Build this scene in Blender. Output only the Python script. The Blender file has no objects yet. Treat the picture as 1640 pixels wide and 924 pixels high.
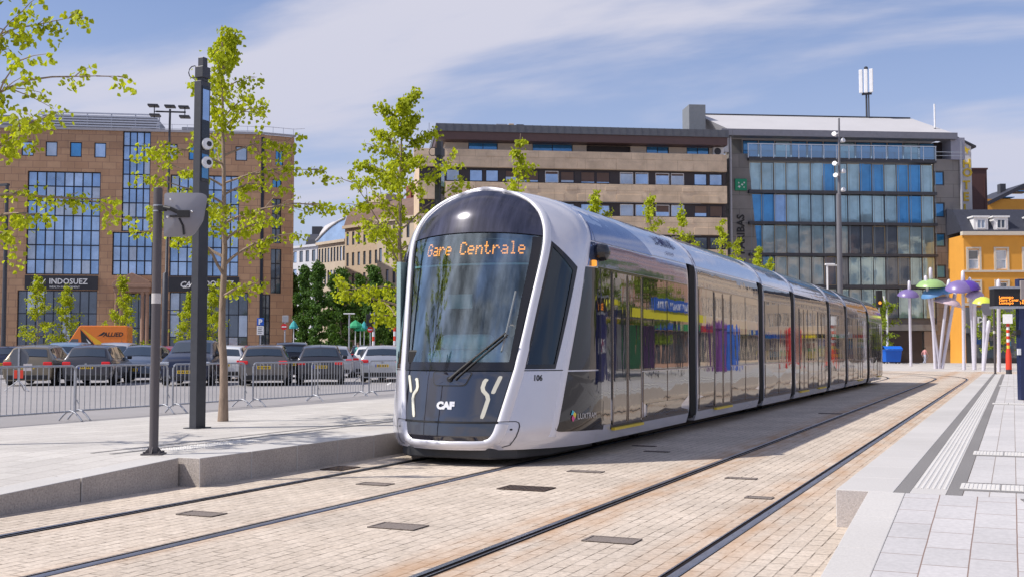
import bpy, bmesh, math, random
from mathutils import Vector, Matrix
random.seed(7)
PI=math.pi; R_=math.radians
scene=bpy.context.scene; COL=scene.collection
# ------------------------------------------------------------------ camera frame
F=1800.0; TH=R_(24); TAU=math.atan(98/1800.0); EYE=1.42
RT=Vector((math.cos(TH),math.sin(TH),0)); FH=Vector((-math.sin(TH),math.cos(TH),0)); ZU=Vector((0,0,1))
FW=FH*math.cos(TAU)+ZU*math.sin(TAU); UPV=-FH*math.sin(TAU)+ZU*math.cos(TAU)
CAMP=Vector((0,0,EYE))
def ray(px,py): return RT*(px-820)+UPV*(462-py)+FW*F
def W(px,py,Z):
    d=ray(px,py); return CAMP+d*(Z/d.dot(FH))
def G(px,py,z=0.0):
    d=ray(px,py); return CAMP+d*((z-EYE)/d.z)
def lot_z(Z):            # the car park rises gently away from the tracks
    return 0.0 if Z<25 else min(.12,(Z-25)/12*.12)
cam_d=bpy.data.cameras.new('camera'); cam=bpy.data.objects.new('camera',cam_d); COL.objects.link(cam)
cam.matrix_world=Matrix.Translation(CAMP)@Matrix((RT,UPV,-FW)).transposed().to_4x4()
cam_d.sensor_width=36; cam_d.lens=F/1640*36; cam_d.clip_end=5000; cam_d.clip_start=.05
scene.camera=cam
# ------------------------------------------------------------------ materials
MATS={}
def mat(name,col,rough=.6,metal=0,var=.12,scale=3,bump=0,bscale=30,ior=1.5,spec=.5,emit=None,estr=0,coat=0,var2=0,scale2=.4,stretch=None,rvar=0,bdist=.02,trans=0):
    if name in MATS: return MATS[name]
    m=bpy.data.materials.new(name); m.use_nodes=True; n=m.node_tree; N=n.nodes; L=n.links
    b=N['Principled BSDF']
    b.inputs['Roughness'].default_value=rough; b.inputs['Metallic'].default_value=metal
    b.inputs['IOR'].default_value=ior; b.inputs['Specular IOR Level'].default_value=spec
    b.inputs['Coat Weight'].default_value=coat; b.inputs['Coat Roughness'].default_value=.05
    c=(*col,1)
    tc=N.new('ShaderNodeTexCoord'); src=tc.outputs['Object']
    if stretch:
        mp=N.new('ShaderNodeMapping'); mp.inputs['Scale'].default_value=stretch; L.new(src,mp.inputs[0]); src=mp.outputs[0]
    out=None
    if var>0:
        nz=N.new('ShaderNodeTexNoise'); nz.inputs['Scale'].default_value=scale; nz.inputs['Detail'].default_value=6; nz.inputs['Roughness'].default_value=.65
        L.new(src,nz.inputs['Vector'])
        r=N.new('ShaderNodeMapRange'); r.inputs['From Min'].default_value=.25; r.inputs['From Max'].default_value=.75
        r.inputs['To Min'].default_value=1-var; r.inputs['To Max'].default_value=1+var; L.new(nz.outputs['Fac'],r.inputs['Value'])
        mx=N.new('ShaderNodeVectorMath'); mx.operation='SCALE'; mx.inputs[0].default_value=col; L.new(r.outputs[0],mx.inputs['Scale']); out=mx.outputs[0]
        if var2>0:
            n2=N.new('ShaderNodeTexNoise'); n2.inputs['Scale'].default_value=scale2; n2.inputs['Detail'].default_value=4; L.new(src,n2.inputs['Vector'])
            r2=N.new('ShaderNodeMapRange'); r2.inputs['From Min'].default_value=.3; r2.inputs['From Max'].default_value=.7
            r2.inputs['To Min'].default_value=1-var2; r2.inputs['To Max'].default_value=1+var2*.5; L.new(n2.outputs['Fac'],r2.inputs['Value'])
            m2=N.new('ShaderNodeVectorMath'); m2.operation='SCALE'; L.new(out,m2.inputs[0]); L.new(r2.outputs[0],m2.inputs['Scale']); out=m2.outputs[0]
        L.new(out,b.inputs['Base Color'])
        if rvar>0:
            r3=N.new('ShaderNodeMapRange'); r3.inputs['To Min'].default_value=max(0,rough-rvar); r3.inputs['To Max'].default_value=rough+rvar
            L.new(nz.outputs['Fac'],r3.inputs['Value']); L.new(r3.outputs[0],b.inputs['Roughness'])
    else: b.inputs['Base Color'].default_value=c
    if bump>0:
        nb=N.new('ShaderNodeTexNoise'); nb.inputs['Scale'].default_value=bscale; nb.inputs['Detail'].default_value=3; L.new(src,nb.inputs['Vector'])
        bp=N.new('ShaderNodeBump'); bp.inputs['Strength'].default_value=bump; bp.inputs['Distance'].default_value=bdist
        L.new(nb.outputs['Fac'],bp.inputs['Height']); L.new(bp.outputs[0],b.inputs['Normal'])
    if emit: b.inputs['Emission Color'].default_value=(*emit,1); b.inputs['Emission Strength'].default_value=estr
    if trans: b.inputs['Transmission Weight'].default_value=trans
    MATS[name]=m; return m
def brickmat(name,c1,c2,cm,bw,rh,mortar,rough=.7,axes='YX',bump=.4,var=.1,offset=.5,stain=None,speck=0,rails=None,wet=0,coord='Position',bias=0,fade=False):
    m=bpy.data.materials.new(name); m.use_nodes=True; N=m.node_tree.nodes; L=m.node_tree.links; b=N['Principled BSDF']
    if coord=='Position': g=N.new('ShaderNodeNewGeometry'); pos=g.outputs['Position']
    else: g=N.new('ShaderNodeTexCoord'); pos=g.outputs['Object']
    sp=N.new('ShaderNodeSeparateXYZ'); L.new(pos,sp.inputs[0])
    cb=N.new('ShaderNodeCombineXYZ'); L.new(sp.outputs[axes[0]],cb.inputs[0]); L.new(sp.outputs[axes[1]],cb.inputs[1])
    # slightly wobbly joints
    nw=N.new('ShaderNodeTexNoise'); nw.inputs['Scale'].default_value=2.5; L.new(pos,nw.inputs['Vector'])
    ad=N.new('ShaderNodeVectorMath'); ad.operation='MULTIPLY_ADD'; ad.inputs[1].default_value=(mortar*1.2,mortar*1.2,0); L.new(nw.outputs['Color'],ad.inputs[0]); L.new(cb.outputs[0],ad.inputs[2])
    bt=N.new('ShaderNodeTexBrick'); L.new(ad.outputs[0],bt.inputs['Vector'])
    bt.inputs['Color1'].default_value=(*c1,1); bt.inputs['Color2'].default_value=(*c2,1); bt.inputs['Mortar'].default_value=(*cm,1)
    bt.inputs['Scale'].default_value=1; bt.inputs['Brick Width'].default_value=bw; bt.inputs['Row Height'].default_value=rh
    bt.inputs['Mortar Size'].default_value=mortar; bt.inputs['Mortar Smooth'].default_value=.3; bt.offset=offset; bt.inputs['Bias'].default_value=bias
    out=bt.outputs['Color']
    if fade:
        b2=N.new('ShaderNodeTexBrick'); L.new(ad.outputs[0],b2.inputs['Vector'])
        for k_,v_ in (('Color1',(*c1,1)),('Color2',(*c2,1)),('Mortar',(*[(p+q)/2*.93 for p,q in zip(c1,c2)],1)),('Scale',1),('Brick Width',bw),('Row Height',rh),('Mortar Size',mortar),('Bias',bias)): b2.inputs[k_].default_value=v_
        b2.offset=offset
        nf=N.new('ShaderNodeTexNoise'); nf.inputs['Scale'].default_value=5; nf.inputs['Detail'].default_value=4; L.new(pos,nf.inputs['Vector'])
        rf=N.new('ShaderNodeMapRange'); rf.inputs['From Min'].default_value=.42; rf.inputs['From Max'].default_value=.60; rf.inputs['To Min'].default_value=.12; L.new(nf.outputs['Fac'],rf.inputs['Value'])
        mf=N.new('ShaderNodeMix'); mf.data_type='RGBA'; L.new(rf.outputs[0],mf.inputs['Factor']); L.new(b2.outputs['Color'],mf.inputs['A']); L.new(out,mf.inputs['B']); out=mf.outputs['Result']
    def mulnoise(out,scale,v,det=5):
        nz=N.new('ShaderNodeTexNoise'); nz.inputs['Scale'].default_value=scale; nz.inputs['Detail'].default_value=det; nz.inputs['Roughness'].default_value=.6; L.new(pos,nz.inputs['Vector'])
        r=N.new('ShaderNodeMapRange'); r.inputs['From Min'].default_value=.3; r.inputs['From Max'].default_value=.7; r.inputs['To Min'].default_value=1-v; r.inputs['To Max'].default_value=1+v*.6
        L.new(nz.outputs['Fac'],r.inputs['Value'])
        mx=N.new('ShaderNodeVectorMath'); mx.operation='SCALE'; L.new(out,mx.inputs[0]); L.new(r.outputs[0],mx.inputs['Scale']); return mx.outputs[0],nz
    out,_=mulnoise(out,.7,var); out,nsp=mulnoise(out,28,max(var*.8,speck))
    if rails:
        tot=None
        for (cx,amp,wid) in rails:
            a=N.new('ShaderNodeMath'); a.operation='SUBTRACT'; L.new(sp.outputs['X'],a.inputs[0]); a.inputs[1].default_value=cx
            a2=N.new('ShaderNodeMath'); a2.operation='ABSOLUTE'; L.new(a.outputs[0],a2.inputs[0])
            r=N.new('ShaderNodeMapRange'); r.inputs['From Min'].default_value=.05; r.inputs['From Max'].default_value=wid; r.inputs['To Min'].default_value=amp; r.inputs['To Max'].default_value=0; L.new(a2.outputs[0],r.inputs['Value'])
            if tot is None: tot=r.outputs[0]
            else:
                mm=N.new('ShaderNodeMath'); mm.operation='MAXIMUM'; L.new(tot,mm.inputs[0]); L.new(r.outputs[0],mm.inputs[1]); tot=mm.outputs[0]
        mpn=N.new('ShaderNodeMapping'); mpn.inputs['Scale'].default_value=(3,.8,1); L.new(pos,mpn.inputs[0])
        nz=N.new('ShaderNodeTexNoise'); nz.inputs['Scale'].default_value=1.6; nz.inputs['Detail'].default_value=6; L.new(mpn.outputs[0],nz.inputs['Vector'])
        r=N.new('ShaderNodeMapRange'); r.inputs['From Min'].default_value=.3; r.inputs['From Max'].default_value=.68; L.new(nz.outputs['Fac'],r.inputs['Value'])
        ml=N.new('ShaderNodeMath'); ml.operation='MULTIPLY'; L.new(tot,ml.inputs[0]); L.new(r.outputs[0],ml.inputs[1])
        mx=N.new('ShaderNodeMix'); mx.data_type='RGBA'; L.new(ml.outputs[0],mx.inputs['Factor']); L.new(out,mx.inputs['A']); mx.inputs['B'].default_value=(.40,.21,.085,1); out=mx.outputs['Result']
    L.new(out,b.inputs['Base Color'])
    b.inputs['Roughness'].default_value=rough
    inv=N.new('ShaderNodeMath'); inv.operation='SUBTRACT'; inv.inputs[0].default_value=1; L.new(bt.outputs['Fac'],inv.inputs[1])
    ad2=N.new('ShaderNodeMath'); ad2.operation='MULTIPLY_ADD'; L.new(nsp.outputs['Fac'],ad2.inputs[0]); ad2.inputs[1].default_value=.35; L.new(inv.outputs[0],ad2.inputs[2])
    bp=N.new('ShaderNodeBump'); bp.inputs['Strength'].default_value=bump; bp.inputs['Distance'].default_value=.01; L.new(ad2.outputs[0],bp.inputs['Height']); L.new(bp.outputs[0],b.inputs['Normal'])
    MATS[name]=m; return m
# ------------------------------------------------------------------ mesh builder
class MB:
    def __init__(s): s.v=[]; s.f=[]; s.m=[]; s.cur=0
    def add(s,vs,fs):
        o=len(s.v); s.v+= [tuple(v) for v in vs]; s.f+=[tuple(i+o for i in f) for f in fs]; s.m+=[s.cur]*len(fs)
    def box(s,x0,x1,y0,y1,z0,z1,M=None):
        vs=[Vector((x,y,z)) for z in (z0,z1) for y in (y0,y1) for x in (x0,x1)]
        if M: vs=[M@v for v in vs]
        s.add(vs,[(0,2,3,1),(4,5,7,6),(0,1,5,4),(2,6,7,3),(0,4,6,2),(1,3,7,5)]); return s
    def cbox(s,c,sx,sy,sz,M=None): return s.box(c[0]-sx/2,c[0]+sx/2,c[1]-sy/2,c[1]+sy/2,c[2]-sz/2,c[2]+sz/2,M)
    def quad(s,a,b,c,d): s.add([a,b,c,d],[(0,1,2,3)]); return s
    def tube(s,pts,r,n=8,cap=True,radii=None):
        pts=[Vector(p) for p in pts]; k=len(pts); vs=[]
        for i,p in enumerate(pts):
            d=(pts[min(i+1,k-1)]-pts[max(i-1,0)])
            if d.length<1e-9: d=Vector((0,0,1))
            d.normalize(); a=Vector((0,0,1)) if abs(d.z)<.9 else Vector((1,0,0))
            u=d.cross(a).normalized(); w=d.cross(u); rr=radii[i] if radii else r
            for j in range(n):
                t=2*PI*j/n; vs.append(p+u*(rr*math.cos(t))+w*(rr*math.sin(t)))
        fs=[(i*n+j,i*n+(j+1)%n,(i+1)*n+(j+1)%n,(i+1)*n+j) for i in range(k-1) for j in range(n)]
        if cap: fs+=[tuple(range(n))[::-1],tuple((k-1)*n+j for j in range(n))]
        s.add(vs,fs); return s
    def prism(s,poly,z0,z1,M=None):
        n=len(poly); vs=[Vector((p[0],p[1],z0)) for p in poly]+[Vector((p[0],p[1],z1)) for p in poly]
        if M: vs=[M@v for v in vs]
        s.add(vs,[tuple(range(n))[::-1],tuple(range(n,2*n))]+[(i,(i+1)%n,n+(i+1)%n,n+i) for i in range(n)]); return s
    def lathe(s,prof,n=20,M=None,cap=True):
        vs=[];k=len(prof)
        for r,z in prof:
            for j in range(n): vs.append(Vector((r*math.cos(2*PI*j/n),r*math.sin(2*PI*j/n),z)))
        if M: vs=[M@v for v in vs]
        fs=[(i*n+j,i*n+(j+1)%n,(i+1)*n+(j+1)%n,(i+1)*n+j) for i in range(k-1) for j in range(n)]
        if cap: fs+=[tuple(range(n))[::-1],tuple((k-1)*n+j for j in range(n))]
        s.add(vs,fs); return s
    def grid(s,P,nu,nv):
        vs=[P(i/nu,j/nv) for j in range(nv+1) for i in range(nu+1)]
        s.add(vs,[(j*(nu+1)+i,j*(nu+1)+i+1,(j+1)*(nu+1)+i+1,(j+1)*(nu+1)+i) for j in range(nv) for i in range(nu)]); return s
    def build(s,name,m,parent=None,smooth=False,bevel=0,loc=None,rz=None,angle=40,bseg=2):
        me=bpy.data.meshes.new(name); me.from_pydata(s.v,[],s.f)
        ms=m if isinstance(m,(list,tuple)) else [m]
        for q in ms: me.materials.append(q)
        if len(ms)>1: me.polygons.foreach_set('material_index',s.m)
        bm=bmesh.new(); bm.from_mesh(me)
        if bevel>0:
            bmesh.ops.remove_doubles(bm,verts=bm.verts,dist=1e-5)
            es=[e for e in bm.edges if len(e.link_faces)==2 and e.calc_face_angle(0)>R_(35)]
            bmesh.ops.bevel(bm,geom=es,offset=bevel,segments=bseg,affect='EDGES',profile=.5)
        bmesh.ops.recalc_face_normals(bm,faces=bm.faces); bm.to_mesh(me); bm.free()
        if smooth:
            me.polygons.foreach_set('use_smooth',[True]*len(me.polygons)); me.set_sharp_from_angle(angle=R_(angle))
        me.update()
        o=bpy.data.objects.new(name,me); COL.objects.link(o)
        if parent: o.parent=parent
        if loc is not None: o.location=loc
        if rz is not None: o.rotation_euler=(0,0,rz)
        return o
def tag(o,label=None,cat=None,group=None,kind=None):
    if label: o['label']=label
    if cat: o['category']=cat
    if group: o['group']=group
    if kind: o['kind']=kind
    return o
def thing(name,label,cat,loc=(0,0,0),rz=0,group=None):
    o=bpy.data.objects.new(name,None); COL.objects.link(o); o.location=loc; o.rotation_euler=(0,0,rz); o.empty_display_size=.2
    return tag(o,label,cat,group)
def struct(o): o['kind']='structure'; return o
def kids(o): return [c for c in bpy.data.objects if c.parent==o]
def copy_tree(o,label=None,loc=None,rz=None,cache={}):
    if o.name not in cache: cache[o.name]=[(c,kids(c)) for c in kids(o)]
    r=o.copy(); COL.objects.link(r)
    if label: r['label']=label
    if loc is not None: r.location=loc
    if rz is not None: r.rotation_euler=(0,0,rz)
    for c,gs in cache[o.name]:
        k=c.copy(); COL.objects.link(k); k.parent=r
        for g in gs: h=g.copy(); COL.objects.link(h); h.parent=k
    return r
def text(s,size,m,name,parent=None,M=None,extrude=.004,align='LEFT',sx=1,bold=0,space=1):
    cu=bpy.data.curves.new('t','FONT'); cu.body=s; cu.size=size; cu.extrude=extrude; cu.align_x=align; cu.offset=bold; cu.resolution_u=2; cu.space_character=space
    o=bpy.data.objects.new('t',cu); COL.objects.link(o); bpy.context.view_layer.update()
    me=bpy.data.meshes.new_from_object(o.evaluated_get(bpy.context.evaluated_depsgraph_get())); bpy.data.objects.remove(o)
    for v in me.vertices:
        v.co.x*=sx
        if M: v.co=M@v.co
    me.name=name; me.materials.clear(); me.materials.append(m)
    r=bpy.data.objects.new(name,me); COL.objects.link(r); r.parent=parent; return r
def frame(o,x,y,z=None):     # matrix from axes
    z=z or Vector(x).cross(Vector(y)); return Matrix.Translation(o)@Matrix((Vector(x).normalized(),Vector(y).normalized(),Vector(z).normalized())).transposed().to_4x4()
# ------------------------------------------------------------------ world and sun
SUN_EL=R_(48); a8=R_(13)
to_sun=(-RT*math.cos(a8)-FH*math.sin(a8))*math.cos(SUN_EL)+ZU*math.sin(SUN_EL)
sd=bpy.data.lights.new('sun','SUN'); sd.energy=5.0; sd.angle=R_(.55); sd.color=(1,.94,.86)
so=bpy.data.objects.new('sun',sd); COL.objects.link(so); so.rotation_euler=to_sun.to_track_quat('Z','Y').to_euler()
wd=bpy.data.worlds.new('World'); scene.world=wd; wd.use_nodes=True
N=wd.node_tree.nodes; L=wd.node_tree.links; bg=N['Background']; bg.inputs['Strength'].default_value=.13
sky=N.new('ShaderNodeTexSky'); sky.sky_type='NISHITA'; sky.sun_disc=False; sky.sun_elevation=SUN_EL
sky.sun_rotation=math.atan2(to_sun.x,to_sun.y); sky.altitude=300; sky.air_density=1.0; sky.dust_density=1.2; sky.ozone_density=2.2
tc=N.new('ShaderNodeTexCoord')
sx=N.new('ShaderNodeSeparateXYZ'); L.new(tc.outputs['Generated'],sx.inputs[0])
# project direction on a cloud layer: (x,y)/(z+.12)
zc=N.new('ShaderNodeMath'); zc.operation='MAXIMUM'; L.new(sx.outputs['Z'],zc.inputs[0]); zc.inputs[1].default_value=0
za=N.new('ShaderNodeMath'); za.operation='ADD'; L.new(zc.outputs[0],za.inputs[0]); za.inputs[1].default_value=.16
dx=N.new('ShaderNodeMath'); dx.operation='DIVIDE'; L.new(sx.outputs['X'],dx.inputs[0]); L.new(za.outputs[0],dx.inputs[1])
dy=N.new('ShaderNodeMath'); dy.operation='DIVIDE'; L.new(sx.outputs['Y'],dy.inputs[0]); L.new(za.outputs[0],dy.inputs[1])
cb=N.new('ShaderNodeCombineXYZ'); L.new(dx.outputs[0],cb.inputs[0]); L.new(dy.outputs[0],cb.inputs[1])
mp=N.new('ShaderNodeMapping'); mp.inputs['Rotation'].default_value=(0,0,R_(-30)); mp.inputs['Scale'].default_value=(.62,1.5,1); mp.inputs['Location'].default_value=(2.35,.9,0); L.new(cb.outputs[0],mp.inputs[0])
nz=N.new('ShaderNodeTexNoise'); nz.inputs['Scale'].default_value=1.1; nz.inputs['Detail'].default_value=7; nz.inputs['Roughness'].default_value=.52; nz.inputs['Distortion'].default_value=.25; L.new(mp.outputs[0],nz.inputs['Vector'])
cr=N.new('ShaderNodeMapRange'); cr.interpolation_type='SMOOTHSTEP'; cr.inputs['From Min'].default_value=.43; cr.inputs['From Max'].default_value=.62; cr.inputs['To Max'].default_value=.9; L.new(nz.outputs['Fac'],cr.inputs['Value'])
gain=N.new('ShaderNodeMix'); gain.data_type='RGBA'; gain.blend_type='MULTIPLY'; gain.inputs['Factor'].default_value=1; L.new(sky.outputs[0],gain.inputs['A']); gain.inputs['B'].default_value=(1.0,.98,1.12,1)
mxc=N.new('ShaderNodeMix'); mxc.data_type='RGBA'; L.new(cr.outputs[0],mxc.inputs['Factor']); L.new(gain.outputs['Result'],mxc.inputs['A']); mxc.inputs['B'].default_value=(5.6,5.5,6.2,1)
# thin haze toward the horizon
hz=N.new('ShaderNodeMapRange'); hz.inputs['From Min'].default_value=0; hz.inputs['From Max'].default_value=.3; hz.inputs['To Min'].default_value=.75; hz.inputs['To Max'].default_value=.12; L.new(zc.outputs[0],hz.inputs['Value'])
mxh=N.new('ShaderNodeMix'); mxh.data_type='RGBA'; L.new(hz.outputs[0],mxh.inputs['Factor']); L.new(mxc.outputs['Result'],mxh.inputs['A']); mxh.inputs['B'].default_value=(3.9,4.2,5.6,1)
L.new(mxh.outputs['Result'],bg.inputs['Color'])
scene.view_settings.view_transform='Standard'; scene.view_settings.look='None'; scene.view_settings.exposure=0
scene.render.resolution_x=1024; scene.render.resolution_y=576
# common materials
STEEL=mat('galvanised_steel',(.42,.43,.46),.42,.7,var=.2,scale=14)
DARKM=mat('anthracite_paint',(.05,.052,.062),.45,.2,var=.15,scale=6)
BLACK=mat('black_rubber',(.012,.012,.014),.6,var=.2)
BLACKG=mat('black_gloss',(.012,.012,.016),.12,var=0,spec=.6)
WHITEP=mat('white_paint',(.75,.75,.76),.45,var=.08)
CONC=mat('concrete',(.30,.285,.27),.85,var=.15,scale=1.5,bump=.3)
def glassmat(name,col,rough=.06,metal=.55,var=.35,scale=.35,bump=.12):
    return mat(name,col,rough,metal,var=var,scale=scale,bump=bump,bscale=.7,bdist=.08,spec=.8,ior=1.6)
GL_SKY=glassmat('window_glass_sky',(.38,.52,.74))
GL_BLUE=glassmat('window_glass_blue',(.05,.26,.55),metal=.4)
GL_SKY2=glassmat('window_glass_sky_deep',(.27,.42,.66))
GL_DARK=glassmat('window_glass_dark',(.11,.14,.18),metal=.35)
GL_PALE=glassmat('window_glass_pale',(.42,.50,.62),metal=.3)
GL_TEAL=glassmat('window_glass_teal',(.33,.48,.54),metal=.5)
# ------------------------------------------------------------------ ground
def sheet(name,x0,x1,y0,y1,z,m,nx=1,ny=1):
    mb=MB(); mb.grid(lambda u,v:(x0+(x1-x0)*u,y0+(y1-y0)*v,z),nx,ny); return struct(mb.build(name,m))
M_ASPH=mat('pale_asphalt',(.30,.285,.285),.9,var=.1,scale=.35,var2=.12,scale2=.08,bump=.25,bscale=90)
M_SETT=brickmat('stone_setts',(.62,.53,.44),(.55,.465,.38),(.15,.115,.085),.235,.108,.0062,rough=.8,bump=.5,var=.2,speck=.26,fade=True,
   rails=[(-2.0,.75,.45),(-3.43,.95,.5),(-5.63,.4,.25),(-7.07,.3,.22)])
M_GRAN=brickmat('pale_granite_slabs',(.57,.54,.505),(.50,.47,.44),(.30,.27,.24),.62,.31,.006,rough=.7,bump=.15,var=.11,speck=.12)
M_SLABR=brickmat('white_granite_slabs',(.56,.54,.53),(.50,.485,.48),(.27,.22,.19),.86,.19,.0045,rough=.7,bump=.12,var=.10,speck=.10,offset=.35)
M_RAMP=brickmat('ramp_slabs',(.53,.51,.51),(.47,.455,.455),(.24,.17,.14),.42,.27,.005,rough=.7,bump=.15,var=.11,speck=.11)
M_KTOP=mat('kerb_granite',(.52,.50,.48),.7,var=.12,scale=60,var2=.12,bump=.1,bscale=120)
M_KFACE=mat('bush_hammered_granite',(.42,.375,.34),.9,var=.4,scale=55,var2=.15,scale2=2,bump=.5,bscale=140)
M_KFACE2=mat('speckled_granite_face',(.46,.42,.40),.85,var=.25,scale=80,bump=.3,bscale=150)
M_DKB=mat('dark_granite_band',(.20,.19,.185),.8,var=.2,scale=60,var2=.1)
M_PLAZA=brickmat('plaza_paving',(.56,.53,.50),(.50,.475,.45),(.33,.31,.29),1.2,.6,.01,rough=.8,bump=.1,var=.1,speck=.05)
sheet('ground',-3000,3000,-1500,3500,-.03,M_ASPH)
sheet('track_paving',-8.1,4.5,-25,80,0,M_SETT)
sheet('plaza',-26,70,57,134,-.008,M_PLAZA)
sheet('cross_road',-60,70,112,119,-.003,M_ASPH)
# car park asphalt, rising a little
mb=MB(); Zs=[-10,5,12,18,25,31,37,60,100,150]
def lotP(u,Z):
    Y=(Z-13.28*math.sin(TH))/math.cos(TH); xr=-13.28*math.cos(TH)+Y*math.sin(TH); x=-130+(xr+130)*u
    p=RT*x+FH*Z; return (p.x,p.y,.002+lot_z(Z)*(1 if u<.97 else .98))
nn=len(Zs); vs=[lotP(i/12,Z) for Z in Zs for i in range(13)]
mb.add(vs,[(j*13+i,j*13+i+1,(j+1)*13+i+1,(j+1)*13+i) for j in range(nn-1) for i in range(12)])
struct(mb.build('car_park',M_ASPH))
# painted bay lines
mb=MB(); CARH=TH+R_(4)
hd=Vector((-math.sin(CARH),math.cos(CARH),0)); hr=Vector((math.cos(CARH),math.sin(CARH),0))
def lot_strip(a,b,w):
    a=Vector(a);b=Vector(b); d=(b-a).normalized(); s=Vector((-d.y,d.x,0))*w/2
    k=6
    for i in range(k):
        p=a+(b-a)*(i/k); q=a+(b-a)*((i+1)/k); P=[]
        for v in (p-s,q-s,q+s,p+s):
            v=v.copy(); v.z=.008+lot_z(v.dot(FH)); P.append(v)
        mb.quad(*P)
base=G(60,617,.12)
for row in range(4):
    for i in range(-3,22):
        p=base+hr*(i*2.55)+hd*(row*13.0-.6)
        if p.x>-17: continue
        lot_strip(p,p+hd*4.9,.11)
struct(mb.build('parking_line',mat('worn_white_marking',(.66,.65,.64),.8,var=.2,scale=4)))
# zebra crossing beyond the parked cars
mb=MB()
for i in range(7):
    a=G(560+i*1.5,600-i*5.2,.1); b=G(602+i*1,600-i*5.2,.1); lot_strip(a,b,.4)
struct(mb.build('zebra_crossing',MATS['worn_white_marking']))
# ------------------------------------------------------------------ rails
M_RAIL=mat('worn_rail_steel',(.34,.35,.40),.30,.85,var=.25,scale=8,stretch=(3,.6,1),rvar=.1)
M_RAILD=mat('rail_side',(.016,.012,.012),.9,0,var=.35,scale=12,spec=.15)
def rail_path(x0):
    P=[(x0,-25+i*2.0) for i in range(41)]; y0=57.0; Rr=24+(x0+6.4); cx=x0-Rr
    for i in range(1,31):
        a=i/30*R_(88); P.append((cx+Rr*math.cos(a),y0+Rr*math.sin(a)))
    return P
def strip(mb,P,a,b,z,zb=None):
    vs=[];zb=z if zb is None else zb
    for i,p in enumerate(P):
        q=P[min(i+1,len(P)-1)];r=P[max(i-1,0)]; d=Vector((q[0]-r[0],q[1]-r[1],0)).normalized(); s=Vector((d.y,-d.x,0))
        vs+= [Vector((p[0],p[1],z))+s*a, Vector((p[0],p[1],zb))+s*b]
    mb.add(vs,[(2*i,2*i+1,2*i+3,2*i+2) for i in range(len(P)-1)])
for x0,g in ((-2.0,-1),(-3.43,1),(-5.63,-1),(-7.07,1)):
    P=rail_path(x0); mb=MB(); mb.cur=1
    strip(mb,P,-.058,.066,.003) if g>0 else strip(mb,P,-.066,.058,.003); mb.cur=0
    h=.032
    if g>0: strip(mb,P,-.045,.004,.0105); strip(mb,P,.044,.056,.0095)
    else: strip(mb,P,-.004,.045,.0105); strip(mb,P,-.056,-.044,.0095)
    strip(mb,P,(-.045 if g>0 else .045),(-.052 if g>0 else .052),.0105,.003)
    struct(mb.build('track_rail',[M_RAIL,M_RAILD]))
# ------------------------------------------------------------------ platforms
def slab(name,x0,x1,y0,y1,z,m,edge=None,h=.32):
    mb=MB(); mb.box(x0,x1,y0,y1,z-h,z); return struct(mb.build(name,m,bevel=0))
def kerb_run(name,xa,xb,ys,z,m_top,m_face,gap=.004):
    mb=MB()
    for y0,y1,z0,z1 in ys:   # block with top sloping from z0 to z1
        a,b=min(xa,xb),max(xa,xb); y0+=gap;y1-=gap
        vs=[(a,y0,-.1),(b,y0,-.1),(b,y1,-.1),(a,y1,-.1),(a,y0,z0),(b,y0,z0),(b,y1,z1),(a,y1,z1)]
        mb.cur=1; mb.add(vs,[(0,1,5,4),(1,2,6,5),(2,3,7,6),(3,0,4,7)]); mb.cur=0; mb.add(vs,[(4,5,6,7)])
    return struct(mb.build(name,[m_top,m_face],bevel=.006))
YE=9.4; PH=.30
# right hand side
ys=[(YE+i*1.0,YE+(i+1)*1.0,PH,PH) for i in range(48)]
kerb_run('platform_kerb',-1.33,-.89,ys,PH,M_KTOP,M_KFACE2)
slab('platform_band',-.887,-.772,YE,57.2,PH-.001,M_DKB)
slab('tactile_strip',-.769,-.505,YE+.35,57,PH-.002,M_KTOP)
slab('platform_slab',-.769,-.505,YE,YE+.345,PH-.001,M_KTOP)
mb=MB()
for i in range(6):
    x=-.757+i*.043; mb.prism([(x,0),(x+.006,.0045),(x+.019,.0045),(x+.025,0)],YE+.36,57,Matrix(((1,0,0,0),(0,0,1,0),(0,1,0,PH-.0015),(0,0,0,1))))
struct(mb.build('tactile_rib',mat('tactile_white',(.62,.60,.57),.6,var=.06)))
slab('platform_band',-.502,-.385,YE,57,PH-.001,M_DKB)
slab('platform',-.382,9,YE,57.5,PH-.003,M_SLABR)
for i,(y0,y1) in enumerate([(9.75,10.35),(13.0,13.65),(25.3,26.1),(38,39)]):
    mb=MB(); mb.box(-.42,2.6,y0,y1,PH-.02,PH+.001); struct(mb.build('cross_band',M_DKB))
    mb=MB(); xx=-.42
    while xx<2.5:
        for k in range(9):
            mb.box(xx+.012+k*.033,xx+.030+k*.033,y0+.12,y1-.12,PH,PH+.007)
        mb.box(xx,xx+.3,y0+.1,y1-.1,PH,PH+.003); xx+=.31
    struct(mb.build('cross_tactile',MATS['tactile_white']))
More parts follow.
